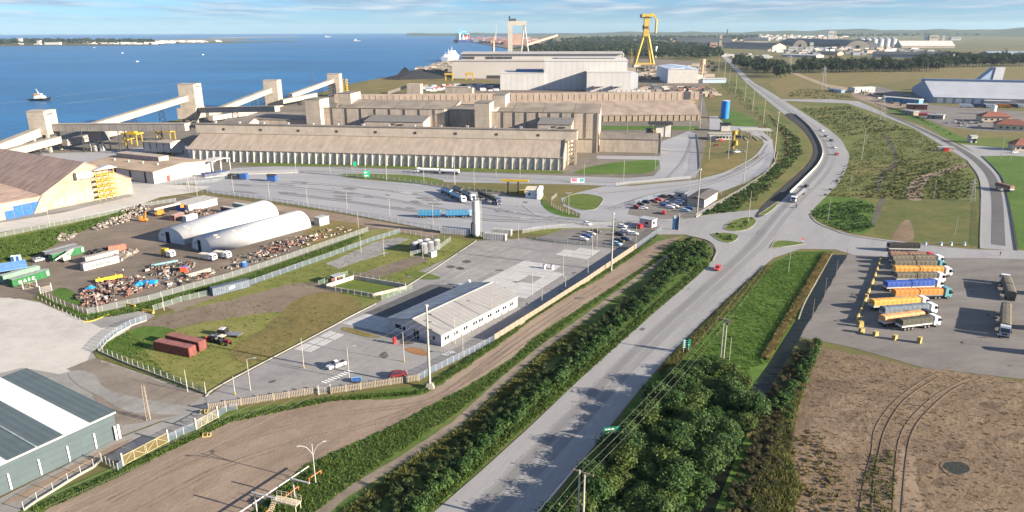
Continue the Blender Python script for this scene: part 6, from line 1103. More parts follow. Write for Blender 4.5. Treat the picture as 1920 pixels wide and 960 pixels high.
for i,(x,y,ty,l) in enumerate([(506,377,340,'first floodlight pole from the left along the truck yard fence'),(577,387,348,'second floodlight pole from the left along the truck yard fence'),(651,392,357,'third floodlight pole from the left along the truck yard fence'),(731,405,368,'fourth floodlight pole from the left along the truck yard fence'),(812,422,379,'fifth floodlight pole from the left along the truck yard fence'),(1066,403,361,'floodlight pole left of the oval lawn')]):pole(x,y,ty,l,'flood',group='truck yard floodlights')
for i,(x,y,ty,l,k) in enumerate([(555,324,289,'thin pole before the buttressed wall, leftmost','plain'),(619,327,298,'thin pole with lamp before the buttressed wall','lamp'),(660,318,282,'thin pole close to the buttressed wall','plain'),(686,336,308,'thin pole by the small green sign','plain'),(725,338,288,'tall thin pole at the truck yard upper fence','plain'),(795,343,302,'thin pole left of the white tank truck','plain'),(853,355,288,'tall concrete pole above the tank trucks','brackets'),(889,348,316,'thin pole right of the white tank truck','plain'),(930,332,300,'thin pole near the weigh lane','plain'),(975,334,300,'thin pole at the right end of the upper lane','plain'),(1095,338,304,'lamp pole beside the billboard','lamp'),(1169,341,297,'lamp pole on the small lawn by the terminal driveway','lamp'),(1228,319,286,'thin pole at the driveway edge below the low annex','plain'),(1240,340,308,'thin pole at the dark-footed fence','plain'),(1292,362,326,'lamp pole above the gatehouse','lamp'),(1329,300,250,'tall pole beside the terminal hut lawn','cross'),(1365,298,246,'tall dark pole by the yellow loader','brackets'),(1394,343,267,'tall concrete pole on the terminal approach','brackets'),(1352,366,338,'thin pole right of the gatehouse','plain'),(1403,417,358,'concrete pole on the larger grass island','plain'),(1312,240,183,'tall pole at the right end of the rear warehouse','plain'),(1293,247,214,'round-topped lamp pole at the rear warehouse','lamp'),(1176,247,226,'thin pole on the strip lawn by the rear warehouse','plain')]):pole(x,y,ty,l,k,group='terminal poles')
for i,(x,y,ty,l) in enumerate([(1451,299,209,'tallest concrete pole on the bank inside the highway bend'),(1431,232,187,'concrete pole on the bank above the blue tank'),(1411,208,168,'concrete pole on the bank, second above the blue tank'),(1396,190,152,'concrete pole on the bank, third above the blue tank'),(1379,175,140,'concrete pole on the bank, fourth above the blue tank'),(1367,158,130,'concrete pole on the bank, fifth above the blue tank'),(1358,150,113,'concrete pole nearest the water tower'),(1347,136,108,'farthest concrete pole on the bank'),(1424,185,168,'shorter pole at the highway edge above the bend')]):pole(x,y,ty,l,'cross',group='poles on the highway bank',rz=R(30))
for i,(x,y,ty,l) in enumerate([(1552,414,371,'wooden pole on the grass where the marsh meets the junction'),(1594,358,328,'leaning pole left of the ditch in the marsh'),(1605,330,300,'pole left of the ditch, higher up the marsh'),(1615,300,242,'tall pole in the middle of the marsh'),(1623,272,252,'thin pole at the top of the marsh'),(1750,373,338,'pole beside the dirt path in the marsh'),(1783,300,268,'pole near the small red box by the frontage road'),(1741,258,232,'pole at the frontage road bend'),(1500,197,178,'pole at the upper marsh beside the highway'),(1514,205,186,'second pole at the upper marsh beside the highway'),(1540,222,202,'third pole at the upper marsh beside the highway'),(1573,240,220,'fourth pole at the upper marsh beside the highway'),(1478,512,468,'thin pole on the bright grass bank by the junction'),(1367,677,632,'thin pole beside the crossarm pole'),(1522,602,560,'lowest of four dark posts beside the lorry park'),(1545,561,520,'second lowest of four dark posts beside the lorry park'),(1566,526,488,'third lowest of four dark posts beside the lorry park'),(1586,492,464,'topmost of four dark posts beside the lorry park'),(1790,440,405,'leaning pole on the lawn beside the frontage road'),(1876,298,256,'pole beside the side street lawn'),(1894,302,265,'second pole beside the side street lawn'),(1830,265,240,'pole at the side street corner')]):pole(x,y,ty,l,'plain',m=WOOD if x>1500 and x<1590 and y>460 else CONCP,group='poles right of the highway')
# power line right of the highway: crossarm pole, twin pole at the bottom, wires
PA=G(1351,672); hA=HT(1351,672,596)
t=pole(1351,672,596,'twin wooden pole with a wide crossarm right of the highway','cross',.17,name='utility_pole',rz=R(-30)); part(t,'second_shaft',CONCP,lambda b:b.cyl(.7,.2,0,hA-.4,.16,.12,8)); part(t,'long_crossarm',WOOD,lambda b:b.box(-2.6,2.2,.12,.3,hA-.7,hA-.5)); part(t,'transformer',STEEL,lambda b:b.cyl(1.0,-.3,hA-1.6,hA-.75,.28))
PB=G(1087,1010); hB=13.0; t=thing('utility_pole','twin pale pole at the bottom edge beside the thicket','pole',PB,R(-30)); part(t,'shaft',CONCP,lambda b:b.cyl(-.4,0,0,hB,.2,.15,8)); part(t,'shaft',CONCP,lambda b:b.cyl(.5,0,0,hB-.5,.2,.15,8)); part(t,'crossarm',WOOD,lambda b:b.box(-1.9,1.9,.2,.4,hB-.6,hB-.4)); [part(t,'insulator',STEEL,lambda b:b.cyl(x,.3,hB-.4,hB-.05,.08)) for x in (-1.7,0,1.7)]
WIRE=mat('wire',(.14,.13,.115),.7)
def wire(a,b_,sag,label,r=.022,group='overhead wires'):
 a,b_=Vector(a),Vector(b_); pts=[a.lerp(b_,i/16)-Vector((0,0,sag*4*(i/16)*(1-i/16))) for i in range(17)]
 tag(MB().tube(pts,r,4).obj('overhead_wire',WIRE),label,'wire',group)
dA=(PB-PA); PC=G(1478,480); hC=12.5; nn=Vector((-dA.y,dA.x,0)).normalized(); PD=PB+dA
for k,(o_,l) in enumerate(((-1.3,'left'),(0,'middle'),(1.3,'right'))):
 wire(PA+nn*o_+Vector((0,0,hA)),PB+nn*o_+Vector((0,0,hB)),1.2,'overhead wire above the thicket right of the highway, %s of three' % l); wire(PA+nn*o_+Vector((0,0,hA)),PC+nn*o_+Vector((0,0,hC)),1.2,'overhead wire over the bright grass bank, %s of three' % l)
 wire(PB+nn*o_+Vector((0,0,hB)),PD+nn*o_+Vector((0,0,hB)),1.2,'overhead wire leaving the bottom edge, %s of three' % l)
# wires over the dirt strip from the tallest pole towards the lower left corner
q0=G(806,727); 
for k,(z,l) in enumerate(((19.4,'topmost'),(18.0,'second'),(16.6,'third'),(15.2,'lowest'))):
 e_=G(130-0*k,1150) ; wire(q0+Vector((.5,0,z)),e_+Vector((0,0,z)),1.5,'wire over the dirt road from the tallest near pole, %s of four' % l,.02); wire(q0+Vector((.5,0,z)),G(1146,508)+Vector((.4,0,z*.93)),1.0,'wire along the panel wall between tall poles, %s of four' % l,.02); wire(G(1146,508)+Vector((.4,0,z*.93)),G(1307,402)+Vector((.4,0,z*.93)),1.0,'wire over the lower car park between tall poles, %s of four' % l,.02)
# lattice pylons
def pylon(bx,by,ty,label,w=.13):
 h=HT(bx,by,ty); PYL=mat('pylon_grey',(.2,.2,.2),.6); t=thing('lattice_pylon',label,'pylon',G(bx,by),R(20),'lattice pylons'); w=h*w
 part(t,'pylon_leg',PYL,lambda b:[b.bar((x*w,y*w,0),(x*w*.14,y*w*.14,h),h*.006,4) for x in (-1,1) for y in (-1,1)])
 part(t,'pylon_brace',PYL,lambda b:[b.bar((x*w*(1-.86*i/9),y*w*(1-.86*i/9),i*h/9),(x2*w*(1-.86*(i+1)/9),y2*w*(1-.86*(i+1)/9),(i+1)*h/9),h*.0036,4) for i in range(9) for (x,y,x2,y2) in ((-1,-1,1,-1),(1,-1,-1,-1),(-1,1,-1,-1),(1,-1,1,1))])
 for k,z in enumerate((.62,.76,.90)):part(t,'pylon_arm',PYL,lambda b:(b.bar((-h*.17,0,z*h),(h*.17,0,z*h),h*.006,4),b.bar((-h*.17,0,z*h),(0,0,(z+.05)*h),h*.005,4),b.bar((h*.17,0,z*h),(0,0,(z+.05)*h),h*.005,4)))
pylon(1819,378,334,'lattice pylon beside the frontage road lawn'); pylon(1478,139,103,'lattice pylon at the left end of the tree belt'); pylon(1541,168,125,'lattice pylon on the dry field in front of the tree belt'); pylon(1650,226,178,'lattice pylon where the frontage road bends')
# signs
def sign(bx,by,ty,w,h,m,label,rz,z0=None,lines=3,name='road_sign'):
 H_=HT(bx,by,ty); t=thing(name,label,'sign',G(bx,by),rz); z0=H_-h
 p=part(t,'sign_panel',m,lambda b:b.box(-w/2,w/2,-.06,0,z0,H_)); [part(t,'post',GALV,lambda b:b.bar((x,.08,0),(x,.08,H_-.1),.07)) for x in (-w*.32,w*.32)]
 if lines:part(p,'lettering',WHITE,lambda b:[b.box(-w*.4,w*(.1+.12*((i*7) % 3)),-.075,-.065,H_-h*(i+.75)/lines,H_-h*(i+.45)/lines) for i in range(lines)])
 return t
GREENS=mat('sign_green',(.01,.16,.11),.5)
sign(1286,662,636,2.1,2.4,GREENS,'green road sign on posts right of the highway',R(8),lines=4); sign(1147,824,800,3.6,1.7,GREENS,'wide green road sign in the thicket shade',R(10),lines=2)
sign(688,334,320,3.4,3.6,mat('sign_bright_green',(.02,.42,.24),.5),'small bright green sign by the upper lane',0,lines=2); sign(666,318,303,1.8,2.8,mat('sign_bright_green',(.02,.42,.24),.5),'small green sign close to the buttressed wall',0,lines=0); sign(1001,318,313,1.5,1.5,mat('sign_bright_green',(.02,.42,.24),.5),'tiny green sign at the right end of the buttressed wall',0,lines=0)
t=sign(1083,343,334,7.4,3.0,WHITE,'white billboard with pink and cyan print beside the terminal road',R(-4),lines=0,name='billboard'); part(t,'print',mat('print_pink',(.55,.2,.3),.6),lambda b:b.box(-3.2,-.4,-.09,-.07,.9,2.6)); part(t,'print',mat('print_cyan',(.1,.45,.5),.6),lambda b:b.box(1.2,3.4,-.09,-.07,.7,2.4))
t=sign(1266,431,406,2.6,6.4,mat('totem_blue',(.05,.12,.24),.5),'dark blue totem sign at the junction entrance',R(-12),lines=0,name='totem_sign'); part(t,'emblem',WHITE,lambda b:b.box(-.8,.4,-.08,-.065,4.9,6.2)); part(t,'side_edge',WHITE,lambda b:b.box(1.32,1.5,-.3,.2,0,7.2))
t=sign(1505,455,446,.8,.8,mat('sign_red',(.5,.02,.02),.5),'small round-looking stop sign on the junction island',R(10),lines=0)
for i,(x,l) in enumerate(((1735,'first'),(1764,'second'),(1783,'third'),(1808,'fourth'))):
 t=thing('marker_drum','%s blue and white drum from the left along the low white rail' % l,'drum',G(x,460),0,'blue and white drums'); part(t,'drum',WHITE,lambda b:b.cyl(0,0,0,.7,.45)); part(t,'drum_band',P_('sky'),lambda b:b.cyl(0,0,.72,1.3,.42))
# pipe bridge and stair platform at the bottom edge
BEI=mat('beige_steel',(.52,.45,.33),.6); t=thing('access_platform','beige stair platform with railings at the bottom edge','platform',G(516,950),R(-18)); part(t,'deck',BEI,lambda b:b.box(0,5,-.8,.8,1.7,1.85))
part(t,'railing',BEI,lambda b:[b.box(x-.03,x+.03,y-.03,y+.03,1.85,2.9) for x in (0,1,2,3,4,5) for y in (-.78,.78)]+[b.box(0,5,y-.03,y+.03,z,z+.06) for y in (-.78,.78) for z in (2.35,2.85)]); part(t,'stair',BEI,lambda b:[b.box(.1,1.1,-1.1-.28*k,-.85-.28*k,1.6-.2*k,1.66-.2*k) for k in range(9)]); part(t,'leg',BEI,lambda b:[b.box(x,x+.12,y,y+.12,0,1.7) for x in (.1,4.7) for y in (-.75,.65)])
for (x,y,l,ln) in ((553,935,'white pipe goalpost beside the stair platform',4),(482,962,'white pipe goalpost cut by the bottom edge',5)):
 t=thing('pipe_support',l,'pipe support',G(x,y),R(-20)); part(t,'post',GALV,lambda b:b.cyl(0,0,0,4.2,.13)); part(t,'arm',GALV,lambda b:b.bar((-.6,0,4.1),(ln-.5,0,4.1),.16,8))
t=thing('pipe_run','long thin pale pipe running above the ditch at the bottom edge','pipe',G(430,990),0); d=G(580,888)-G(430,990); part(t,'pipe',GALV,lambda b:b.bar((0,0,1.6),(d.x,d.y,1.6),.12,8)); part(t,'stand',STEEL,lambda b:[b.bar((d.x*k,d.y*k,0),(d.x*k,d.y*k,1.6),.06) for k in (.2,.5,.8,.97)])
ORG=mat('orange_pipe',(.5,.16,.06),.6)
for (a,c,l) in (((580,905),(602,890),'orange gas pipe loop below the street lamp'),((500,968),(560,920),'orange gas pipe running past the stair platform')):
 A,rz,ln=frame(a,c); t=thing('gas_pipe',l,'pipe',A,rz); part(t,'pipe',ORG,lambda b:b.tube([(0,0,0),(0,0,.9),(ln,0,.9),(ln,0,0)],.09)); part(t,'valve',STEEL,lambda b:b.cyl(ln*.5,0,.8,1.15,.14))
for (x,y,l) in ((388,818,'broken wooden crate frame on the grass by the near gates'),(383,774,'wooden crate frame beside the picket fence corner')):
 t=thing('crate_frame',l,'crate',G(x,y),R(15)); part(t,'slat',BLOCKY,lambda b:b.box(-.9,.9,-.5,-.4,.1,.3)); part(t,'slat',BLOCKY,lambda b:b.box(-.9,.9,.4,.5,.4,.6)); [part(t,'slat',BLOCKY,lambda b:b.box(x2,x2+.12,-.38,.38,.1,.7)) for x2 in (-.8,.1,.7)]
for (x,y,l) in ((244,575,'yellow barrier block left of the ramp mouth'),(278,586,'yellow barrier block right of the ramp mouth')):
 t=thing('ramp_barrier',l,'barrier',G(x,y),R(-22)); part(t,'beam',YEL,lambda b:b.box(-2.2,2.2,-.2,.2,.5,.9)); part(t,'foot',BLOCKY,lambda b:b.box(-2.2,-1.6,-.4,.4,0,.48)); part(t,'foot',BLOCKY,lambda b:b.box(1.6,2.2,-.4,.4,0,.48))
t=thing('red_cabinet','tall red fire cabinet near the white office gable','cabinet',G(740,645),R(50)); part(t,'cabinet',P_('red'),lambda b:b.box(-.4,.4,-.3,.3,0,1.9)); part(t,'cap',P_('darkred'),lambda b:b.box(-.45,.45,-.35,.35,1.92,2.0))
t=thing('blue_cart','small blue cart in shade behind the picket fence','cart',G(669,716),R(10)); part(t,'tray',P_('blue'),lambda b:b.box(-1.1,1.1,-.6,.6,.5,1.0)); part(t,'frame',P_('sky'),lambda b:b.tube([(-1.1,-.6,1),(-1.1,-.6,1.5),(1.1,-.6,1.5),(1.1,-.6,1)],.05)); [part(t,'wheel',RUB,lambda b:b.wheel(x,y,.28,.28,.15)) for x in (-.7,.7) for y in (-.6,.6)]
for (x,y,l) in ((1021,504,'left white ventilation box on the pale slabs'),(1035,505,'right white ventilation box on the pale slabs')):
 t=thing('vent_box',l,'vent',G(x,y),R(50)); part(t,'box',WHITE,lambda b:b.box(-.5,.5,-.4,.4,0,1.5)); part(t,'hood',GALV,lambda b:b.prism([(-.6,1.52),(.6,1.52),(0,1.9)],-.5,.5,'y'))
t=thing('weigh_gantry','yellow-topped weigh gantry at the truck yard exit','gantry',G(962,362),R(-8)); part(t,'leg',STEEL,lambda b:b.box(-3,-2.2,-.4,.4,0,6)); part(t,'leg',STEEL,lambda b:b.box(2.2,3,-.4,.4,0,6)); part(t,'top_beam',YEL,lambda b:b.box(-6,8,-1,1,6.02,7.0)); part(t,'ramp',YEL,lambda b:b.box(3.2,6,-2,2,.1,1.6))
t=thing('yellow_loader','tall dark grain loader with yellow head by the terminal lawn','loader',G(1372,290),R(0)); part(t,'column',STEEL,lambda b:b.box(-.8,.2,-.5,.5,0,15)); part(t,'head',YEL,lambda b:(b.cyl(.8,0,13.5,16,1.6),b.cyl(2,-.2,6.5,9.5,1.4,1.0),b.box(.3,1.2,-.3,.3,4,13)))
t=thing('red_box_hut','low grey hut with a red box on its side by the frontage road','hut',G(1772,283),R(-10)); part(t,'wall',mat('hut_wall',(.33,.29,.26),.85),lambda b:b.box(-5,5,-2,2,0,2.6)); part(t,'roof',GALV,lambda b:b.box(-5.3,5.6,-2.3,2.3,2.62,2.8)); part(t,'red_box',P_('red'),lambda b:b.box(-1.6,1.4,-2.6,-2.05,.2,2.3))
# ---- people: one continuous skinned body each
def person(pos,rz,shirt,trousers,label,stride=.25):
 t=thing('person',label,'person',pos,rz)
 J={'pel':(0,0,.95,.14),'chest':(0,.0,1.30,.16),'neck':(0,0,1.50,.07),'head':(.02,0,1.66,.11),'top':(.02,0,1.76,.08),'sl':(0,.2,1.42,.075),'el':(-.08,.27,1.14,.05),'hl':(.1,.28,.90,.045),'sr':(0,-.2,1.42,.075),'er':(.1,-.27,1.14,.05),'hr':(.22,-.26,.92,.045),'tl':(0,.1,.9,.1),'kl':(stride*.6,.1,.50,.07),'al':(stride,.1,.08,.055),'fl':(stride+.16,.1,.05,.045),'tr':(0,-.1,.9,.1),'kr':(-stride*.2,-.1,.50,.07),'ar':(-stride,-.1,.1,.055),'fr':(-stride+.16,-.1,.05,.045)}
 E=[('pel','chest'),('chest','neck'),('neck','head'),('head','top'),('chest','sl'),('sl','el'),('el','hl'),('chest','sr'),('sr','er'),('er','hr'),('pel','tl'),('tl','kl'),('kl','al'),('al','fl'),('pel','tr'),('tr','kr'),('kr','ar'),('ar','fr')]
 K=list(J); me=bpy.data.meshes.new('body'); me.from_pydata([J[k][:3] for k in K],[(K.index(a),K.index(b_)) for a,b_ in E],[]); o=put('body',me)
 sk=o.modifiers.new('skin','SKIN')
 for i,k in enumerate(K):me.skin_vertices[0].data[i].radius=(J[k][3],)*2; me.skin_vertices[0].data[i].use_root=(i==0)
 o.modifiers.new('sub','SUBSURF').levels=1; dg=bpy.context.evaluated_depsgraph_get(); m2=bpy.data.meshes.new_from_object(o.evaluated_get(dg)); bpy.data.objects.remove(o)
 m2.materials.clear(); [m2.materials.append(x) for x in (mat('skin',(.35,.2,.14),.7),shirt,trousers,mat('hair',(.02,.015,.012),.8))]
 for p in m2.polygons:
  z=p.center.z; p.material_index=3 if z>1.70 else 0 if z>1.50 or (abs(p.center.y)>.22 and z<1.02) else 1 if z>.96 else 2; p.use_smooth=True
 put('body',m2,t); return t
person(G(1875,480)+Vector((0,0,.09)),R(200),P_('red'),P_('navy'),'person in a red top walking across the lorry park entrance')
person(G(988,577)+Vector((0,0,.1)),R(60),P_('black'),P_('grey'),'person in dark clothes walking on the shaded lane by the panel wall')
person(G(232,512) ,R(20),P_('white'),P_('navy'),'person in a white top by the fence of the scrap yard',.1)
# ================================================================== vegetation
FG=foliage_mat('bush_green',(.016,.046,.012),(.075,.135,.034),.7); FB=foliage_mat('bush_brown',(.022,.036,.011),(.075,.085,.028),.5); FT=foliage_mat('tree_green',(.014,.042,.012),(.085,.145,.04),.55)
FD=foliage_mat('far_tree',(.012,.024,.010),(.050,.066,.024),.12); FGR=foliage_mat('grass_green',(.040,.080,.015),(.105,.155,.036),.5); FDR=foliage_mat('grass_dry',(.10,.09,.03),(.26,.20,.08),.5); FOL=foliage_mat('grass_olive',(.07,.088,.024),(.17,.165,.052),.35)
BARK=mat('bark',(.10,.075,.055),.95,.15,1.5)
def leaves(n,size,rx,ry,rz,lumps,zc,seed,spread=.38,flat=.5,loose=0.0):
 rs=np.random.RandomState(seed); d=rs.normal(size=(lumps,3)); d/=np.linalg.norm(d,axis=1)[:,None]; d[:,2]=np.abs(d[:,2])*1.0-.25
 C=d*np.array([rx,ry,rz])*rs.uniform(.35,.72,(lumps,1)); k=rs.randint(0,lumps,n); q=rs.normal(size=(n,3)); q/=np.linalg.norm(q,axis=1)[:,None]
 rad=rs.uniform(.75-loose,1.05+loose,(n,1))*spread*rs.uniform(.7,1.3,(lumps,1))[k]; p=C[k]+q*rad*np.array([rx,ry,rz]); p[:,2]+=zc
 nrm=q+rs.normal(size=(n,3))*.5+np.array([0,0,flat]); nrm/=np.linalg.norm(nrm,axis=1)[:,None]
 a=np.cross(nrm,rs.normal(size=(n,3))); a/=np.linalg.norm(a,axis=1)[:,None]; b_=np.cross(nrm,a); s=size*rs.uniform(.55,1.3,(n,1))
 V=np.stack([p-a*s*.5,p-b_*s*.32,p+a*s*.5,p+b_*s*.32],1).reshape(-1,3); V[:,2]=np.maximum(V[:,2],.02); return V
def quads(nv):return np.arange(nv).reshape(-1,4)
def inpoly(P,n,rs):
 P=np.array([(p.x,p.y) for p in P]); lo,hi=P.min(0),P.max(0); out=[]
 while len(out)<n:
  q=rs.uniform(lo,hi,(n*2,2)); ins=np.zeros(len(q),bool); j=len(P)-1
  for i in range(len(P)):
   c=((P[i,1]>q[:,1]) !=(P[j,1]>q[:,1])) & (q[:,0]<(P[j,0]-P[i,0])*(q[:,1]-P[i,1])/(P[j,1]-P[i,1]+1e-12)+P[i,0]); ins ^=c; j=i
  out+=list(q[ins])
 return np.array(out[:n])
def scatter(name,px,n,protos,m,label,seed,smin=.7,smax=1.3,zs=None,cat='bushes',pts=None,kind='stuff'):
 """one joined mass of plants: prototypes stamped at random places inside the outline"""
 rs=np.random.RandomState(seed); Q=inpoly([G(*p) for p in px],n,rs) if pts is None else pts; Vs=[]
 for q in Q:
  V=protos[rs.randint(len(protos))]; a=rs.uniform(0,6.28); s=rs.uniform(smin,smax); c_,s_=math.cos(a)*s,math.sin(a)*s
  W=np.empty_like(V); W[:,0]=V[:,0]*c_-V[:,1]*s_+q[0]; W[:,1]=V[:,0]*s_+V[:,1]*c_+q[1]; W[:,2]=V[:,2]*s*(zs or 1); Vs.append(W)
 V=np.concatenate(Vs); o=put(name,npmesh(name,V,quads(len(V)),m)); return tag(o,label,cat,None,kind)
BU=[leaves(260,.42,1.5,1.5,1.5,7,1.2,i) for i in range(5)]; BS=[leaves(90,.34,.8,.8,.7,4,.5,20+i) for i in range(4)]
def tuft(seed,n=9,h=.5,w=.17,lean=.4):
 rs=np.random.RandomState(seed); V=[]
 for _ in range(n):
  a=rs.uniform(0,6.28); o=rs.uniform(-.3,.3,2); hh=h*rs.uniform(.6,1.2); t_=np.array([math.cos(a),math.sin(a)]); l=rs.normal(size=2)*lean*hh
  V+=[(o[0]-t_[0]*w/2,o[1]-t_[1]*w/2,.02),(o[0]+t_[0]*w/2,o[1]+t_[1]*w/2,.02),(o[0]+l[0]+t_[0]*w*.25,o[1]+l[1]+t_[1]*w*.25,hh),(o[0]+l[0]-t_[0]*w*.1,o[1]+l[1]-t_[1]*w*.1,hh)]
 return np.array(V)
TU=[tuft(i) for i in range(6)]; TT=[tuft(40+i,11,1.1,.2,.35) for i in range(6)]
# hedge beside the highway: bright row next to the road, browner band behind it
def along(line,step,jit,rs):
 P=spline([G(*p) for p in line],10); W=walk(P,step); return np.array([(p.x+rs.normal()*jit,p.y+rs.normal()*jit) for p,d in W])
rs=np.random.RandomState(3)
row=[(770,975),(860,893),(985,775),(1090,685),(1150,630),(1200,586),(1255,530),(1322,468)]
pts=np.concatenate([along(row,1.25,.45,rs),along([(x-10,y-3) for x,y in row],1.5,.6,rs)]); scatter('roadside_hedge',None,0,BU,FG,'dense bright green hedge along the left edge of the highway',5,.75,1.25,None,'hedge',pts)
scatter('scrub_band',[(640,985),(760,905),(880,825),(960,748),(1060,655),(1180,562),(1250,500),(1290,468),(1300,490),(1230,545),(1140,622),(1060,700),(960,780),(840,885),(750,985)],420,BU,foliage_mat('scrub_olive',(.018,.034,.011),(.062,.085,.026),.5),'dark brownish scrub between the narrow path and the bright hedge',6,.5,.95,None,'scrub')
scatter('scrub_band',[(1230,520),(1262,470),(1290,452),(1325,460),(1335,480),(1290,515)],90,BU,FG,'rounded green scrub at the tip of the hedge beside the junction',7,.7,1.2,None,'scrub')
# grasses
def grass(px,n,protos,m,label,seed,smin=.6,smax=1.3,name='grass'):return scatter(name,px,n,protos,m,label,seed,smin,smax,None,'grass')
grass([(560,985),(700,880),(850,780),(960,690),(1080,595),(1290,450),(1260,461),(1210,500),(1135,550),(1080,586),(1000,638),(960,678),(875,729),(725,806),(570,876),(470,970)],6000,TU,FGR,'green grass strip between dirt road and narrow path',8,.35,.95)
grass([(610,985),(760,870),(870,800),(950,722),(1030,655),(1100,605),(1060,650),(960,740),(880,820),(760,900),(660,985)],2200,TU,FOL,'yellowish grass along the right side of the narrow path',9); grass([(60,960),(230,885),(420,790),(620,748),(790,735),(925,645),(1190,475),(1235,440),(1190,477),(1120,522),(1035,566),(960,626),(862,694),(790,738),(620,752),(430,792),(230,890),(110,945)],7000,TU,FGR,'green grass along the foot of the near fences',10)
grass([(800,968),(985,800),(1108,692),(1220,592),(1330,497),(1325,490),(1215,585),(1100,685),(975,790),(790,960)],2600,TU,FGR,'mown verge between hedge and highway',11)
grass([(1120,860),(1240,695),(1338,595),(1440,500),(1495,474),(1555,472),(1530,525),(1490,600),(1440,680),(1390,700),(1280,690),(1200,750)],5000,TT,foliage_mat('grass_bright',(.06,.12,.018),(.13,.20,.04),.5),'bright tall grass right of the highway',12,.2,.5); grass([(1560,474),(1545,500),(1510,560),(1470,625),(1440,676),(1430,672),(1465,610),(1515,530),(1545,478)],2600,TT,FDR,'yellow grass on the canal bank',13,.5,.9)
grass([(1235,697),(1338,594),(1438,499),(1450,500),(1350,600),(1250,705)],2200,TT,FOL,'olive grass at the right shoulder of the highway',14,.4,.8)
grass([(1400,985),(1455,800),(1500,690),(1530,640),(1530,665),(1490,780),(1478,850),(1500,920),(1480,985)],3600,TT,FOL,'olive reeds between canal and brown field',15,.4,1.0,'reeds'); scatter('undergrowth',[(1340,985),(1400,850),(1440,745),(1490,665),(1530,640),(1520,680),(1490,760),(1480,850),(1440,985)],420,BU,foliage_mat('undergrowth_brown',(.032,.034,.014),(.10,.085,.04),.4),'brown-green undergrowth beside the canal at the bottom',16,.4,.8,.7,'undergrowth'); scatter('undergrowth',[(1440,760),(1475,735),(1530,640),(1540,650),(1500,740),(1480,790)],90,BU,FG,'green undergrowth at the corner of the brown field',17,.5,1.0,None,'undergrowth')
scatter('grass',[(1490,985),(1480,880),(1490,820),(1530,800),(1565,845),(1590,905),(1600,985)],330,BS,FDR,'dry golden tufts at the left of the brown field',18,.25,.75,.7,'grass'); scatter('grass',[(1608,985),(1618,900),(1640,850),(1672,845),(1680,900),(1672,985)],240,BS,FOL,'olive tufts between the wheel ruts',19,.25,.65,.7,'grass')
grass([(1500,720),(1530,655),(1730,695),(2000,725),(2100,985),(1720,985),(1600,985)],1800,TU,foliage_mat('straw',(.14,.10,.058),(.26,.19,.105),.5),'sparse straw on the brown field',20,.25,.7)
grass([(180,655),(240,618),(290,596),(400,560),(620,570),(680,575),(610,615),(420,708),(385,735)],1300,TU,FOL,'rough grass on the red container lawn',21,.25,.7); grass([(185,660),(240,620),(262,640),(300,690),(380,735),(330,725)],900,TU,FGR,'greener grass at the fence side of the red container lawn',22,.3,.8); grass([(470,540),(620,482),(760,436),(860,460),(790,515),(700,560),(620,545)],1400,TU,FOL,'rough grass around the square basin',23,.25,.7)
grass([(72,556),(160,592),(220,582),(470,516),(680,440),(660,456),(480,522),(340,566),(225,592),(155,600)],4200,TU,FGR,'green grass along the scrap yard fence',24,.6,1.2); grass([(-60,470),(0,452),(130,425),(270,388),(200,415),(140,440),(70,478),(-60,505)],4200,TT,FGR,'tall grass between quay road and scrap yard',25,.5,1.0)
scatter('marsh_scrub',[(1545,372),(1590,305),(1600,270),(1650,240),(1710,244),(1810,305),(1834,342),(1834,372),(1730,374),(1640,372)],1500,BS,FOL,'low olive scrub across the marsh',26,.5,1.5,.8,'scrub'); scatter('marsh_scrub',[(1500,205),(1590,200),(1700,244),(1640,250),(1580,258),(1556,240)],700,BS,FB,'brownish low scrub at the top of the marsh',27,.6,1.8,.8,'scrub'); scatter('marsh_scrub',[(1610,372),(1650,330),(1690,300),(1790,310),(1830,350),(1830,374),(1700,376)],500,BS,FB,'brown scrub around the ditch in the marsh',28,.6,1.6,.8,'scrub')
scatter('marsh_scrub',[(1520,405),(1545,385),(1600,378),(1640,385),(1636,430),(1600,438),(1550,420)],420,BS,FG,'green scrub at the junction corner of the marsh',29,.5,1.4,.8,'scrub'); scatter('bank_scrub',[(1315,404),(1345,388),(1440,325),(1465,300),(1480,300),(1430,352),(1380,398)],380,BU,FG,'green scrub on the bank between gatehouse fence and highway',30,.4,.9,.8,'scrub'); scatter('bank_scrub',[(1440,215),(1500,262),(1505,290),(1440,360),(1390,398),(1470,300),(1470,262)],420,BS,FB,'brownish scrub on the inside of the highway bend',31,.8,1.9,.8,'scrub'); scatter('bank_scrub',[(1350,160),(1372,150),(1420,205),(1455,255),(1440,250),(1400,205)],260,BS,FG,'green scrub along the bank above the terminal',32,.8,1.8,.8,'scrub')
scatter('scrub_band',[(860,176),(1180,176),(1180,180),(860,182)],200,BS,FG,'thin green scrub behind the rear warehouse',33,1.0,2.5,.9,'scrub'); scatter('scrub_band',[(1630,192),(1720,220),(1800,262),(1770,246),(1690,208)],160,BS,FG,'clipped scrub along the frontage road lawn',34,.8,1.5,.8,'scrub'); scatter('scrub_band',[(1500,168),(1560,170),(1600,186),(1500,186),(1470,180)],160,BS,FG,'green scrub patch beside the highway above the marsh',35,1,2.2,.8,'scrub')
for px_ in ([(1360,428),(1380,412),(1410,409),(1414,418),(1398,430)],[(1336,441),(1355,438),(1380,442),(1370,453)]):scatter('island_shrub',px_,26,BS,FG,'low shrubs on the %s grass island' % ('larger' if px_[0][0]==1360 else 'smaller'),36,.5,1.1,.8,'shrub')
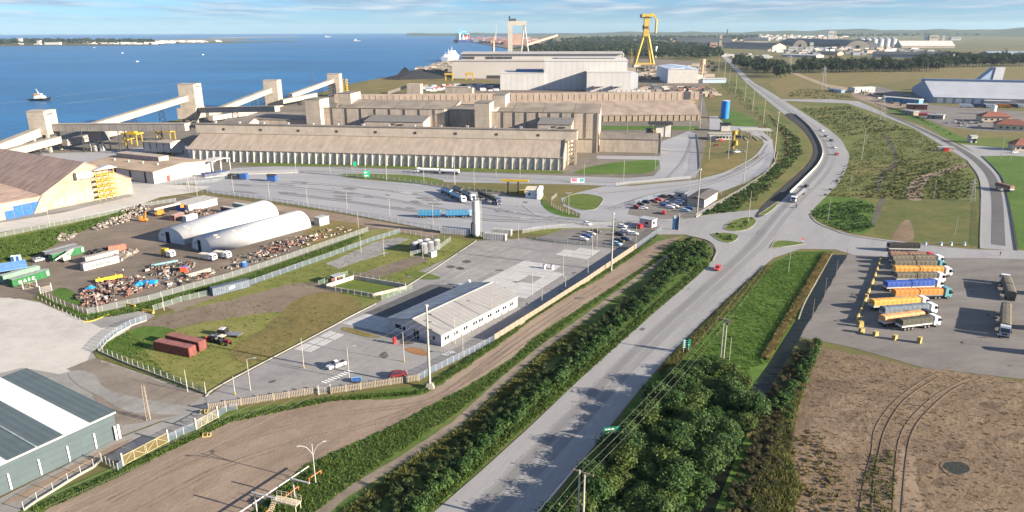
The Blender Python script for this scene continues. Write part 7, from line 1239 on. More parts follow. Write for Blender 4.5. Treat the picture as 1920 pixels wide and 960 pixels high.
# trees
def tree_proto(seed,h,r,nleaf,size,m,lumps=12,label='',group='',trunk=True,name='tree'):
 t=thing(name,label,'tree',(0,0,-500),0,group); rs=np.random.RandomState(seed)
 def tr(b):
  b.cyl(0,0,0,h*.55,h*.028,h*.016,7)
  for k in range(5):a=rs.uniform(0,6.28); l=r*rs.uniform(.4,.7); z0=h*rs.uniform(.28,.5); b.bar((0,0,z0),(l*math.cos(a),l*math.sin(a),z0+h*rs.uniform(.15,.3)),h*.012,5,h*.005)
 part(t,'trunk',BARK,tr); V=leaves(nleaf,size,r,r,h*.5,lumps,h*.46,seed,.30 if h<7 else .38,.5,.42 if h<7 else .15); put('crown',npmesh('crown',V,quads(len(V)),m),t); return t
def plant(protos,spots,labels,smin=.8,smax=1.2,seed=1,used=set()):
 rs=np.random.RandomState(seed)
 for i,(x,y) in enumerate(spots):
  p=protos[rs.randint(len(protos))]; s=rs.uniform(smin,smax); q=G(x,y) if not isinstance(x,Vector) else x; lb=labels if isinstance(labels,str) else labels[i]
  if p.name not in used:used.add(p.name); p.location=q; p.rotation_euler=(0,0,rs.uniform(0,6)); p.scale=(s,s,s*rs.uniform(.85,1.15)); p['label']=lb
  else:copy_tree(p,lb,q,rs.uniform(0,6),(s,s,s*rs.uniform(.85,1.15)))
TP=[tree_proto(60+i,6.4,3.9,2700,.50,(FG,FT,foliage_mat('tree_yellowish',(.03,.055,.012),(.11,.15,.035),.5),FG,FT)[i],44,'','thicket trees right of the highway',name='thicket_tree') for i in range(5)]
plant(TP,[(1085,985),(1120,950),(1150,985),(1160,915),(1130,890),(1190,955),(1215,905),(1180,860),(1150,850),(1225,860),(1250,820),(1215,810),(1190,800),(1270,860),(1290,800),(1260,775),(1230,760),(1310,760),(1340,790),(1330,735),(1290,740),(1265,725),(1365,745),(1385,770),(1360,710),(1320,705),(1245,950),(1270,905),(1360,820),(1390,730),(1230,985),(1175,1010),(1110,1015),(1090,955),(1070,1000),(1105,905),(1140,930),(1170,885),(1200,845),(1205,880),(1235,835),(1245,890),(1275,830),(1310,815),(1300,770),(1345,760),(1375,720),(1340,690),(1300,712),(1215,785),(1180,820),(1150,875),(1400,755),(1270,750),(1210,935),(1260,930),(1185,975),(1330,885),(1350,862),(1372,835),(1398,805),(1318,925),(1045,990),(1068,965),(1415,780)],'leafy green tree in the thicket right of the highway',.62,1.0,4)
scatter('undergrowth',[(1030,985),(1075,925),(1140,850),(1200,780),(1260,715),(1340,680),(1400,720),(1410,790),(1350,870),(1300,985)],340,BU,FG,'leafy understorey beneath the thicket right of the highway',46,.6,1.1,None,'undergrowth')
TB=[tree_proto(80+i,12.5,5.4,520,1.25,FD,12,'','trees of the far belt',name='belt_tree') for i in range(5)]
spots=[]; rs=np.random.RandomState(12)
for i in range(52):u=i/51; spots+=[(1488+270*u+rs.uniform(-3,3),137.5-3.5*u+rs.uniform(-2,0)),(1500+258*u+rs.uniform(-3,3),131-2*u+rs.uniform(-2,2))]
for i in range(34):u=i/33; spots+=[(1755+190*u,127-3*u+rs.uniform(-2,1)),(1762+180*u,121.5-3*u+rs.uniform(-2,1))]
plant(TB,spots,'dark round tree in the tree belt beyond the dry field',1.6,2.5,5)
TB2=[tree_proto(90+i,12,5.2,420,1.4,FD,12,'','trees beside the far highway',name='roadside_tree') for i in range(3)]
spots=[(1385+rs.uniform(-8,88),0) for i in range(70)]; spots=[(x,124+(x-1385)*.24+rs.uniform(-12,4)) for x,_ in spots]; plant(TB2,[p for p in spots if p[1]>112 and p[1]<150],'dark tree right of the far stretch of highway',1.5,2.3,6)
TB3=[tree_proto(95,9,4.4,300,1.2,FD,9,'','small trees by the yellow crane',name='yard_tree')]
plant(TB3,[(1199,135),(1207,132),(1214,137),(1205,140),(1335,124),(1328,130),(1342,130),(1338,138),(1330,118)],'small dark tree in the shipyard grounds',.9,1.5,8)
FO=[leaves(46,4.2,6,6,5.2,6,6.5,100+i) for i in range(5)]
scatter('forest',[(978,101),(1000,93),(1090,90),(1180,92),(1290,92),(1345,92),(1352,108),(1310,113),(1180,110),(1050,102)],900,FO,FD,'dark wood behind the shipyard halls',40,1.3,2.1,None,'forest'); scatter('forest',[(985,91),(1040,83),(1090,79),(1160,80),(1300,84),(1340,88),(1290,92),(1090,91)],700,FO,FD,'far part of the dark wood towards the sea',41,1.2,2.0,None,'forest'); scatter('forest',[(1040,79),(1100,74),(1180,72),(1300,72),(1420,70),(1420,76),(1300,80),(1100,80)],500,FO,FD,'distant wood near the horizon beyond the crane',42,1.5,3.0,None,'forest'); scatter('forest',[(1560,72),(1700,70),(1990,66),(1990,60),(1700,62),(1560,64)],600,FO,FD,'distant wooded plain on the right horizon',43,2.0,4.0,.8,'forest'); scatter('forest',[(1700,104),(1760,104),(1840,108),(1990,104),(1990,112),(1800,112),(1720,112)],240,FO,FD,'light wood beyond the white-gabled warehouses',44,.9,1.5,None,'forest')
scatter('forest',[(0,84.6),(120,83.6),(290,82.6),(290,80),(120,79),(0,80)],320,FO,FD,'strip of trees on the far shore',45,2.0,4.5,.7,'forest')
# ================================================================== shipyard, port and far industry
GREYH=mat('hall_grey',(.40,.375,.35),.7,.04,.02); HWHITE=mat('hall_white',(.46,.455,.445),.6,.04,.05,lines=[(0,7.5,2.2,.86)]); HROOF=mat('hall_roof',(.36,.34,.33),.7,.08,.05,lines=[(0,6,1.2,.75)])
A,rz,ln=frame((848,147),(1168,147)); t=thing('shipyard_hall','huge grey shipyard hall with raised monitor roof beside the docks','hall',A,rz); h=HT(848,147,115)
part(t,'wall',GREYH,lambda b:b.box(0,ln,0,150,0,h)); mo=part(t,'roof_monitor',GREYH,lambda b:b.box(14,ln,26,110,h+.02,h+11)); part(mo,'monitor_roof',HROOF,lambda b:b.prism([(22,h+11.05),(114,h+11.05),(114,h+12),(68,h+14),(22,h+12)],12,ln+1,'x')); part(t,'roof',HROOF,lambda b:b.prism([(-1,h+.03),(26,h+1.5),(26,h+1.8),(-1,h+.6)],-1,ln+1,'x'))
for (x0,x1) in ((14,36),(56,70),(72,85),(86,101)):part(mo,'dark_window',STEEL,lambda b:b.box(x0,x1,25.4,25.9,h+3,h+6.5))
part(t,'base_band',STEEL,lambda b:b.box(60,ln,-.6,-.1,0,5)); part(t,'gable_trim',WHITEW,lambda b:b.prism([(0,0),(110,0),(110,h+12),(68,h+14),(26,h+11),(26,h+1),(0,h)],ln+1.1,ln+3,'x'))
A,rz,ln=frame((938,169),(1178,169)); t=thing('assembly_hall','white ribbed assembly hall with stepped roofs in front of the grey hall','hall',A,rz); h1,h2,h3=HT(938,169,138),HT(1020,169,115),HT(1178,169,134); k=ln/240
part(t,'wall',HWHITE,lambda b:b.box(0,82*k,0,60,0,h1)); part(t,'roof',WHITEW,lambda b:b.box(-.4,82*k,-.4,60.4,h1+.02,h1+.8)); part(t,'wall',HWHITE,lambda b:b.box(82.05*k,237*k,3,66,0,h2)); part(t,'roof',WHITEW,lambda b:b.prism([(2.4,h2+.02),(66.6,h2+.02),(66.6,h2+.8),(34,h2+3.4),(2.4,h2+.8)],81.6*k,237.6*k,'x')); part(t,'roof_light',GALV,lambda b:b.box(106*k,218*k,20,48,h2+3.2,h2+5))
part(t,'wall',HWHITE,lambda b:b.box(160*k,ln,-26,2.9,0,h3)); part(t,'roof',WHITEW,lambda b:b.box(159.6*k,ln+.4,-26.4,2.8,h3+.02,h3+.7)); [part(t,'door_awning',GALV,lambda b:(b.box(x,x+14,-33,-26.1,7,7.8),b.box(x+2,x+2.6,-32,-31.4,0,7),b.box(x+11,x+11.6,-32,-31.4,0,7))) for x in (172*k,205*k)]; part(t,'blue_roof',mat('blue_sheet',(.10,.2,.38),.6),lambda b:b.box(28*k,81*k,30,55,h1+.85,h1+3.4))
part(t,'side_wing',mat('wing_grey',(.4,.43,.47),.6),lambda b:b.box(ln+.5,ln+14,10,60,0,h3-3))
A,rz,ln=frame((1252,156),(1305,153)); t=thing('blasting_hall','white square hall with blue-mottled roof near the yellow crane','hall',A,R(-2)); h=HT(1252,156,130); w_=(G(1303,155)-A).length
part(t,'wall',WHITEW,lambda b:b.box(0,w_,0,110,0,h)); part(t,'wall',mat('pale_blue_sheet',(.40,.50,.60),.6),lambda b:b.box(-.4,-.05,0,110,0,h)); part(t,'roof',mat('white_blue_roof',(.66,.66,.65),.6,.05,.05,col2=(.08,.2,.42)),lambda b:b.prism([(-.5,h+.02),(w_+.5,h+.02),(w_+.5,h+.6),(w_/2,h+3),(-.5,h+.6)],-.5,110.5,'y')); part(t,'annex',WHITEW,lambda b:b.box(w_+.05,w_+9,5,70,0,h*.55))  # roof colour mixes white and blue in random blotches
# cranes
YC=mat('crane_yellow',(.46,.33,.06),.5,.08,.02); WCR=mat('crane_white',(.42,.39,.33),.5,.06,.02); TANC=mat('crane_tan',(.42,.32,.2),.6)
P=G(1208,121); H_=HT(1208,121,24); s=H_/100; t=thing('luffing_crane','tall yellow A-legged shipyard crane with hooked jib','crane',P,R(0))
for sg in (-1,1):part(t,'leg',YC,lambda b:b.bar((sg*19*s,0,0),(sg*3.4*s,0,62*s),2.6*s,8,3.0*s)); part(t,'leg',YC,lambda b:b.bar((sg*17*s,26*s,0),(sg*3.4*s,4*s,60*s),2.2*s,8))
part(t,'mast',YC,lambda b:b.prism([(-6.2*s,55*s),(6.2*s,55*s),(5.2*s,66*s),(4.6*s,93*s),(-4.6*s,93*s),(-5.2*s,66*s)],-5*s,5*s,'y')); part(t,'cabin',STEEL,lambda b:(b.box(-5.4*s,4*s,-5.4*s,-5.1*s,70*s,74*s),b.box(-6.8*s,-5.3*s,-4*s,4*s,68*s,77*s),b.box(5.3*s,6.4*s,-3*s,3*s,66*s,70*s)))
part(t,'slewing_house',YC,lambda b:b.box(-10*s,11*s,-5*s,5*s,92*s,98*s)); part(t,'counterweight',STEEL,lambda b:b.box(-13*s,-10.1*s,-5*s,5*s,91*s,97*s)); part(t,'platform',STEEL,lambda b:b.box(-10.4*s,9*s,-6*s,6*s,90*s,91.8*s)); part(t,'jib',YC,lambda b:(b.beam((8*s,0,94*s),(15*s,0,93*s),5*s,5.5*s),b.beam((14*s,0,93*s),(20*s,0,85*s),4.5*s,5*s),b.bar((20*s,0,88*s),(19.5*s,0,61*s),2.1*s,8))); part(t,'hook',STEEL,lambda b:b.box(17*s,19*s,-1*s,1*s,60*s,62*s)); part(t,'rail_beam',YC,lambda b:b.box(-20*s,22*s,-2*s,2*s,0,3.4*s)); part(t,'stair_frame',YEL,lambda b:[b.box(-26*s,-22*s,10*s,14*s,(4+6*k)*s,(5+6*k)*s) for k in range(5)]+[b.box(x*s,(x+.6)*s,10*s,10.6*s,0,32*s) for x in (-26,-22.6)])
P=G(957,101); H_=HT(957,101,40); s=H_/100; t=thing('gantry_crane','white gantry crane with slab leg and A-frame leg behind the grey hall','crane',P,0); sp=(G(984,101)-P).length/s
part(t,'slab_leg',WCR,lambda b:b.box(-8*s,7*s,-5*s,5*s,0,100*s)); part(t,'girder',WCR,lambda b:b.box(7.1*s,(sp+5)*s,-5*s,5*s,87*s,101*s)); [part(t,'a_leg',WCR,lambda b:b.bar(((sp-12+24*i)*s,0,0),((sp-3+2*i)*s,0,87*s),2.2*s,8)) for i in (0,1)]; part(t,'machinery',STEEL,lambda b:(b.box(1*s,18*s,-3*s,3*s,101.2*s,108*s),b.box(-5*s,0,-2*s,2*s,100.2*s,116*s)))
P=G(927,97); H_=HT(927,97,46); s=H_/100; t=thing('dock_crane','slim tan dock crane with upright white jib left of the gantry crane','crane',P,0); part(t,'pedestal',TANC,lambda b:b.bar((-4*s,0,0),(-3*s,0,42*s),5*s,8,4*s)); part(t,'house',TANC,lambda b:b.prism([(-8*s,40*s),(2*s,40*s),(8*s,62*s),(2*s,62*s),(-4*s,46*s)],-4*s,4*s,'y')); part(t,'jib',WCR,lambda b:b.bar((5*s,0,45*s),(7*s,0,100*s),2.2*s,6,1.0*s))
# white ship at the quay, tug, far ships, port
P=G(846,112); t=thing('white_ship','white survey ship moored behind the grey shipyard hall','ship',P,R(78)); 
part(t,'hull',P_('white'),lambda b:b.add([(-60,-8,-2),(40,-8,-2),(62,0,-2),(40,8,-2),(-60,8,-2),(-62,-11,9),(44,-11,10),(72,0,13),(44,11,10),(-62,11,9)],[(4,3,2,1,0),(5,6,7,8,9),(0,1,6,5),(1,2,7,6),(2,3,8,7),(3,4,9,8),(4,0,5,9)])); part(t,'superstructure',P_('white'),lambda b:(b.box(-40,32,-9,9,9.5,15),b.box(-6,26,-8,8,15.02,20),b.box(4,20,-7,7,20.02,24))); part(t,'mast',P_('white'),lambda b:(b.cyl(8,0,24,35,.8,.3),b.cyl(-24,0,15,30,.8,.3),b.cyl(-50,0,9,22,.7,.3))); part(t,'funnel',P_('cream'),lambda b:b.box(-16,-10,-4,4,15.02,24)); part(t,'window_band',GLASS,lambda b:(b.box(26.02,26.2,-7,7,17,18.6),b.box(-38,30,-9.2,-9.02,11.5,12.8)))
P=G(76,188.5,-2.5); t=thing('tugboat','white and dark tugboat under way on the channel','boat',P,R(-2))
part(t,'hull',P_('black'),lambda b:b.add([(-12,-3.6,0),(7,-3.6,0),(12,0,0),(7,3.6,0),(-12,3.6,0),(-13.5,-4.6,2.2),(8,-4.6,3.2),(14.5,0,4.4),(8,4.6,3.2),(-13.5,4.6,2.2)],[(4,3,2,1,0),(5,6,7,8,9),(0,1,6,5),(1,2,7,6),(2,3,8,7),(3,4,9,8),(4,0,5,9)])); part(t,'deckhouse',P_('white'),lambda b:b.prism([(-6,2.6),(6,3),(5,5.4),(-5,5.4)],-3.2,3.2,'y')); part(t,'wheelhouse',P_('white'),lambda b:b.prism([(-3,5.42),(3.2,5.42),(2.6,8.2),(-2.2,8.2)],-2.2,2.2,'y')); part(t,'window_band',GLASS,lambda b:b.box(-2.4,2.6,-2.26,-2.21,6.6,7.6)); part(t,'mast',P_('cream'),lambda b:b.bar((-.5,0,8.2),(-3.2,0,14.2),.5,6,.2)); part(t,'funnel',P_('orange'),lambda b:(b.box(-5.4,-4,-2.4,-1,5.4,8.4),b.box(-5.4,-4,1,2.4,5.4,8.4)))
FOAM=mat('foam',(.55,.62,.66),.8,.1,.1)
def wake(px,w,z=-2.44):
 P=[G(x,y,-2.5) for x,y in px]; o=ribbon('wake',None,w,FOAM,0,z=z,pts=spline(P,6)); return o
wake([(-60,198),(0,194),(30,191),(56,189)],1.2); wake([(92,188),(97,187.5)],1.6); wake([(105,181),(160,174),(230,166.5),(330,157),(480,143)],.9); wake([(120,195),(200,185),(300,172.5),(420,164)],.7)
for (x,y,l) in ((258,116,'tiny white boat nearer the tall conveyor tower'),(230,100,'tiny white boat farther out on the channel'),(177,89.6,'tiny white boat close to the far shore'),(381,103,'tiny white boat alone at the right of the channel')):
 t=thing('small_boat',l,'boat',G(x,y,-2.5),R(10),'small boats on the channel'); t.scale=(.55,)*3; part(t,'hull',P_('white'),lambda b:b.prism([(-7,0),(6,0),(9,2),(-7,2)],-2.4,2.4,'y')); part(t,'cabin',P_('white'),lambda b:b.box(-4,2,-1.8,1.8,2.02,5))
for (x,y,L_,l,c) in ((615,69.5,120,'white ship low on the sea horizon','white'),(670,77,90,'pale barge out on the open channel','silver')):
 t=thing('distant_ship',l,'ship',G(x,y,-2.5),R(0)); t.scale=(.6,)*3; part(t,'hull',P_(c),lambda b:b.prism([(-L_/2,0),(L_/2-12,0),(L_/2,9),(-L_/2,7)],-10,10,'y')); part(t,'superstructure',P_('white'),lambda b:b.box(-L_/3,-L_/6,-8,8,7,22))
P=G(868,79); t=thing('container_ship','blue-hulled container ship at the far container quay','ship',P,R(70)); part(t,'hull',P_('navy'),lambda b:b.prism([(-110,0),(95,0),(120,18),(-112,16)],-16,16,'y')); part(t,'superstructure',P_('cream'),lambda b:b.box(-84,-64,-14,14,16,52)); part(t,'deck_cargo',scrap_mat('deck_boxes',[(.3,.06,.05),(.25,.1,.08),(.1,.2,.3),(.4,.38,.35)]),lambda b:[b.box(-55+14*i,-43+14*i,-14,14,17,17+5*((i*7) % 5+2)) for i in range(10)])
LBL=mat('port_crane_blue',(.12,.34,.48),.6)
for i,(x,y,ty,l) in enumerate(((862,75.5,53,'pale blue port crane over the container ship, left'),(868,74.5,50,'pale blue port crane over the container ship, middle'),(875,75,56,'pale blue port crane over the container ship, right'))):
 h=HT(x,y,ty); t=thing('port_crane',l,'crane',G(x,y),R(75),'port cranes'); part(t,'leg',LBL,lambda b:[b.bar((a*h*.16,c*h*.16,0),(a*h*.12,c*h*.12,h*.6),h*.022,5) for a in (-1,1) for c in (-1,1)]); part(t,'boom',LBL,lambda b:(b.beam((-h*.5,0,h*.58),(h*.8,0,h*.58),h*.08,h*.06),b.bar((0,0,h*.6),(0,0,h),h*.03),b.bar((0,0,h),(h*.75,0,h*.62),h*.012),b.bar((0,0,h),(-h*.45,0,h*.62),h*.012)))
def boxes(name,px,n,sx,sy,hmin,hmax,m,label,seed,cat,rz=.15,gap=None):
 rs=np.random.RandomState(seed); Q=inpoly([G(*p) for p in px],n,rs); b=MB()
 for q in Q:
  a=rz+rs.uniform(-.08,.08); ca,sa=math.cos(a),math.sin(a); w,d,h=sx*rs.uniform(.5,1.3),sy*rs.uniform(.5,1.3),rs.uniform(hmin,hmax); b.add([(q[0]+x*w*ca-y*d*sa,q[1]+x*w*sa+y*d*ca,z) for z in (0,h) for x,y in ((-.5,-.5),(.5,-.5),(.5,.5),(-.5,.5))],[(3,2,1,0),(4,5,6,7),(0,1,5,4),(1,2,6,5),(2,3,7,6),(3,0,4,7)])
 return tag(b.obj(name,m),label,cat,None,'stuff')
boxes('container_stacks',[(876,77),(905,80.5),(955,84),(1010,82),(1000,76),(900,74)],330,40,16,8,26,scrap_mat('port_boxes',[(.24,.08,.06),(.18,.07,.06),(.3,.25,.22),(.2,.09,.07),(.12,.14,.2)]),'distant container stacks across the port',51,'containers')
boxes('town_houses',[(180,83),(300,83.3),(300,81.5),(420,78.5),(300,79),(150,80.5)],190,26,16,6,13,scrap_mat('town',[(.6,.58,.53),(.5,.45,.4),(.34,.3,.28),(.62,.6,.58)]),'distant town houses on the far shore',52,'houses')
for (x,y,ty,w,l) in ((40,83.6,72.5,16,'slim white tower on the far shore'),(71,83.5,76.5,40,'white silo block on the far shore'),(100,83.8,79.5,90,'white shed on the far shore'),(275,80,74,22,'pale tower block in the far shore town')):
 h=HT(x,y,ty); t=thing('shore_building',l,'building',G(x,y),0,'far shore buildings'); part(t,'wall',WHITEW,lambda b:b.box(-w/2,w/2,-10,10,0,h)); part(t,'roof',HROOF,lambda b:b.box(-w/2-1,w/2+1,-11,11,h+.05,h+2))
# coal heaps, quay clutter
def mound(name,px,h,m,label,cat='heap',seed=1,n=26):
 P=[G(*p) for p in px]; c=sum(P,Vector())/len(P); rs=np.random.RandomState(seed); V,Fc=[],[]; K=len(P); rings=5
 for r_ in range(rings):
  for p in P:k=1-r_/rings; V.append((c.x+(p.x-c.x)*k,c.y+(p.y-c.y)*k,h*(1-k)**.8*rs.uniform(.85,1.1) if r_ else-.2))
 V.append((c.x,c.y,h)); Fc=[(a*K+i,a*K+(i+1) % K,(a+1)*K+(i+1) % K,(a+1)*K+i) for a in range(rings-1) for i in range(K)]+[((rings-1)*K+i,(rings-1)*K+(i+1) % K,len(V)-1) for i in range(K)]
 return tag(MB().add(V,Fc).obj(name,m),label,cat)
COAL=mat('coal',(.022,.023,.026),.9,.2,.3)
mound('coal_heap',[(715,149),(740,144),(790,141),(848,141),(850,147),(745,150)],14,COAL,'long low black coal heap in front of the shipyard quay'); mound('coal_heap',[(740,146),(752,141),(770,141),(778,146)],17,COAL,'pointed black coal heap at the waterline')
boxes('quay_clutter',[(762,140),(800,128),(850,116),(850,136),(790,138)],150,9,6,2,9,SCR3,'pale machinery clutter on the shipyard quay',53,'clutter'); boxes('yard_clutter',[(770,170),(800,160),(940,158),(940,170),(850,172)],170,7,4,1,3,scrap_mat('far_cars',[(.5,.5,.52),(.05,.05,.06),(.3,.33,.36),(.2,.22,.28),(.4,.12,.08),(.6,.6,.6)]),'distant parked cars and clutter before the shipyard',54,'clutter'); boxes('yard_clutter',[(1195,176),(1200,162),(1330,164),(1350,178),(1320,186)],130,9,5,1,4,SCR2,'rusty yard clutter right of the assembly hall',55,'clutter'); boxes('yard_clutter',[(1180,128),(1320,122),(1330,145),(1310,150),(1190,150)],70,16,9,2,7,SCR3,'low sheds and clutter around the yellow crane',56,'clutter')
t=thing('container_row','row of seven small white units behind the rear warehouse','container',G(1156,178),R(-2)); [part(t,'unit',WHITEW,lambda b:b.box(6.2*i,5.6+6.2*i,0,5,0,6)) for i in range(7)]
for (x,y,l) in ((842,151,'small yellow goalpost gantry left of the grey hall'),(880,150,'yellow mobile crane at the foot of the grey hall')):
 t=thing('yard_gantry',l,'gantry',G(x,y),0); [part(t,'leg',YEL,lambda b:b.box(a,a+1.4,c,c+1.4,0,9)) for a in (-6,5) for c in (-4,4)]; part(t,'beam',YEL,lambda b:b.box(-7,7.4,-5,6,9.05,11.5))
# water towers
t=thing('water_tower','white mushroom-topped water tower behind the yellow crane','water tower',G(1229,109),0); h=HT(1229,109,87); part(t,'stem',WHITE,lambda b:b.cyl(0,0,0,h*.75,2.2,1.8,10)); part(t,'tank',WHITE,lambda b:b.cyl(0,0,h*.75,h,3,3.6,12))
t=thing('water_tower','tan water tower on legs beside the highway bank','water tower',G(1315,152),0); h=HT(1315,152,111); part(t,'tank',TANC,lambda b:b.cyl(0,0,h*.78,h,4.2,n=14)); part(t,'core',TANC,lambda b:b.cyl(0,0,0,h*.78,2.0,n=10)); part(t,'leg',TANC,lambda b:[b.bar((5*math.cos(k*1.57),5*math.sin(k*1.57),0),(3.6*math.cos(k*1.57),3.6*math.sin(k*1.57),h*.8),.5,5) for k in range(4)])
t=thing('blue_roof_shed','low shed with pale blue walls below the tan water tower','shed',G(1315,155),0); part(t,'wall',mat('pale_blue_sheet',None or (0,0,0)),lambda b:b.box(0,36,-8,8,0,6)); part(t,'roof',WHITEW,lambda b:b.box(-.5,36.5,-9,9,6.05,6.8))
# ---- right-hand depot with big blue-grey roof
A,B_=G(1752,193),G(1714,172); W_=(B_-A).length; rz=math.atan2(B_.y-A.y,B_.x-A.x)-math.pi/2; t=thing('a_frame_store','big blue-grey A-frame store with steep pale roof at the right edge','warehouse',A,rz); q=PXY((A+B_)/2); hr=HT(q[0],q[1],152)-6
part(t,'wall',mat('store_wall',(.42,.40,.38),.8),lambda b:b.prism([(0,0),(W_,0),(W_,6.2),(W_/2,hr+6),(0,6.2)],-2,190,'x')); part(t,'gable',mat('blue_gable',(.20,.27,.38),.6,.08),lambda b:b.prism([(0,0),(W_,0),(W_,6),(W_/2,hr+6.5),(0,6)],-3,-2.1,'x')); SRM=mat('store_roof',(.34,.355,.385),.6,.05,.05)
for a,sg in ((0,-1),(W_,1)):part(t,'roof',SRM,lambda b:b.prism([(W_/2,hr+6.2),(a+sg,6.0),(a+sg,6.5),(W_/2,hr+6.8)],-2,191,'x'))
part(t,'ridge_box',mat('blue_gable',(0,0,0)),lambda b:b.box(-5,190,W_/2-2.5,W_/2+2.5,hr+6,hr+9)); [part(t,'bay_door',WHITE,lambda b:b.box(2+9*i,8+9*i,-.5,-.05,.3,5.6)) for i in range(5)]; part(t,'lower_wing',WHITEW,lambda b:b.box(46,70,-10,-.6,0,5))
t=thing('conveyor_tower','slanted pale tower rising behind the ridge of the blue-grey store','tower',G(1852,172),R(-2)); h=HT(1852,172,126); part(t,'wall',SRM,lambda b:b.prism([(-2,0),(11,0),(13,h),(1,h)],-6,6,'y')); part(t,'gable',mat('blue_gable',(0,0,0)),lambda b:b.prism([(-18,h*.45),(-2.1,h*.2),(.9,h-.1)],-5,5,'y'))
for (a,c,hh,wm,rm,l,k) in (((1655,190),(1722,196),5,mat('bluewall',(.08,.24,.38),.6),mat('pale_roof',(.5,.48,.42),.7),'long low shed with blue wall left of the blue-grey store',8),((1692,213),(1712,217),3.6,mat('tanhut',(.4,.34,.28),.8),WHITEW,'small white-roofed hut beside the frontage road',6),((1553,170),(1577,174),3,P_('sky'),GALV,'long pale blue trailer-like shed on the dirt yard',5),((1602,174),(1640,173),6,WHITEW,mat('pale_roof',(0,0,0)),'white double-gabled workshop on the dirt yard',14),((1738,222),(1768,224),3.5,mat('tanhut',(0,0,0)),GALV,'low tan hut at the edge of the small lot',6),((1700,205),(1738,206),5,P_('darkred'),GALV,'dark red low shed beside the white block',6),((1820,268),(1831,268),4.5,WHITEW,GALV,'tiny white cube hut on the side street lawn',5)):
 A,rz,ln=frame(a,c); t=thing('low_shed',l,'shed',A,rz); part(t,'wall',wm,lambda b:b.box(0,ln,0,k,0,hh)); part(t,'roof',rm,lambda b:b.prism([(-.4,hh+.02),(k+.4,hh+.02),(k+.4,hh+.3),(k/2,hh+1),(-.4,hh+.3)],-.4,ln+.4,'x')); part(t,'door',GLASS,lambda b:b.box(ln*.3,ln*.3+2,-.12,-.02,0,hh*.7)); [window(t,ln*(.1+.18*j),0,hh*.35,1.6,hh*.3) for j in (0,2.4,3.2,4.2)]
TILE=mat('red_tile',(.22,.085,.06),.85,.12,.5)
for (a,c,hh,d,l) in (((1866,243),(1930,246),4.5,14,'cream house with hipped red roof at the right edge'),((1840,228),(1896,229),4.5,12,'longer red-roofed house behind the cream one'),((1902,283),(1945,284),4,10,'small pale house with red roof cut by the right edge')):
 A,rz,ln=frame(a,c); t=thing('house',l,'house',A,rz); part(t,'wall',mat('house_cream',(.55,.47,.33),.85),lambda b:b.box(0,ln,0,d,0,hh)); part(t,'roof',TILE,lambda b:b.add([(-1,-1,hh),(ln+1,-1,hh),(ln+1,d+1,hh),(-1,d+1,hh),(ln*.3,d/2,hh+4),(ln*.7,d/2,hh+4)],[(0,1,5,4),(1,2,5),(2,3,4,5),(3,0,4),(3,2,1,0)])); [window(t,ln*(.15+.2*j),0,1.3,1.6,1.5) for j in range(4)]
t=thing('silo','white cylindrical water tank behind the red-roofed houses','tank',G(1861,214),0); h=HT(1861,214,198); part(t,'shell',WHITE,lambda b:b.cyl(0,0,0,h,2.6,n=16)); part(t,'cap',GALV,lambda b:b.cyl(0,0,h+.02,h+.8,2.7,.6,n=16))
i=0
for (x,c,l) in ((1722,'white','white truck at the left of the far lorry row'),(1812,'white','white truck beside the bay doors'),(1840,'navy','dark truck in the far lorry row'),(1858,'white','white truck in the middle of the far lorry row'),(1882,'orange','orange truck in the far lorry row'),(1900,'black','black truck at the right of the far lorry row'),(1918,'white','white truck cut by the right edge in the far lorry row')):
 t=thing('parked_truck',l,'truck',G(x,202),R(-25),'far lorry row'); part(t,'cargo_box',P_(c),lambda b:b.box(-7,3.5,-1.3,1.3,1,3.8)); cab(t,6,'white' if c !='orange' else 'orange',2.2,3.0); wheels(t,[-5.5,-4.2,2,4.8])
t=thing('tank_trailer','red road tanker parked at the depot gate','truck',G(1735,218),R(-5)); part(t,'tank',P_('darkred'),lambda b:b.bar((-6,0,2.2),(5,0,2.2),1.3,12)); cab(t,9,'black',2.2,3.2); wheels(t,[-5,-3.8,4,7.6]); part(t,'chassis',STEEL,lambda b:b.box(-6,7,-.5,.5,.6,.95))
# ---- far industry on the right horizon
DARKR=mat('far_dark_roof',(.055,.06,.07),.8,.1,.01); BUFF=mat('far_buff',(.42,.36,.28),.85,.1,.02); PINKB=mat('far_pink',(.42,.27,.2),.85,.1,.02)
def far_shed(a,c,ty,d,wm,rm,label,ridge=.5,name='far_shed'):
 A,rz,ln=frame(a,c); h=HT(a[0],a[1],ty); t=thing(name,label,'warehouse',A,rz,'far industrial sheds'); gable(t,0,ln,0,d,h*ridge,h,wm,rm,'x',1,.6); return t
far_shed((1268,84),(1372,84),70.5,90,DARKR,DARKR,'long black-roofed store left of the highway vanishing point',.3); far_shed((1356,90),(1448,93),79,70,BUFF,DARKR,'dark low-roofed terminal shed beside the far highway',.5); far_shed((1395,80),(1440,80),71,60,BUFF,DARKR,'dark shed behind the terminal shed',.4)
far_shed((1640,108),(1768,109),97,40,mat('far_blue',(.2,.24,.3),.8),DARKR,'long dark warehouse behind the tree belt',.55); far_shed((1460,84),(1610,90),72,90,DARKR,DARKR,'very long dark shed across the far industry',.4); far_shed((1690,90),(1790,90),77,80,BUFF,mat('far_pale',(.5,.47,.43),.8),'pale-roofed long warehouse near the grain silos',.3); far_shed((1530,103),(1570,104),96,40,PINKB,DARKR,'small pinkish works building behind the tree belt',.7); far_shed((1465,106),(1530,108),101,40,WHITEW,GALV,'white low shed at the left end of the tree belt',.7); far_shed((1860,108),(1935,108),97,80,mat('far_blue',(0,0,0)),mat('bluegrey_roof',(.22,.27,.33),.7),'blue-grey far store at the right edge',.4)
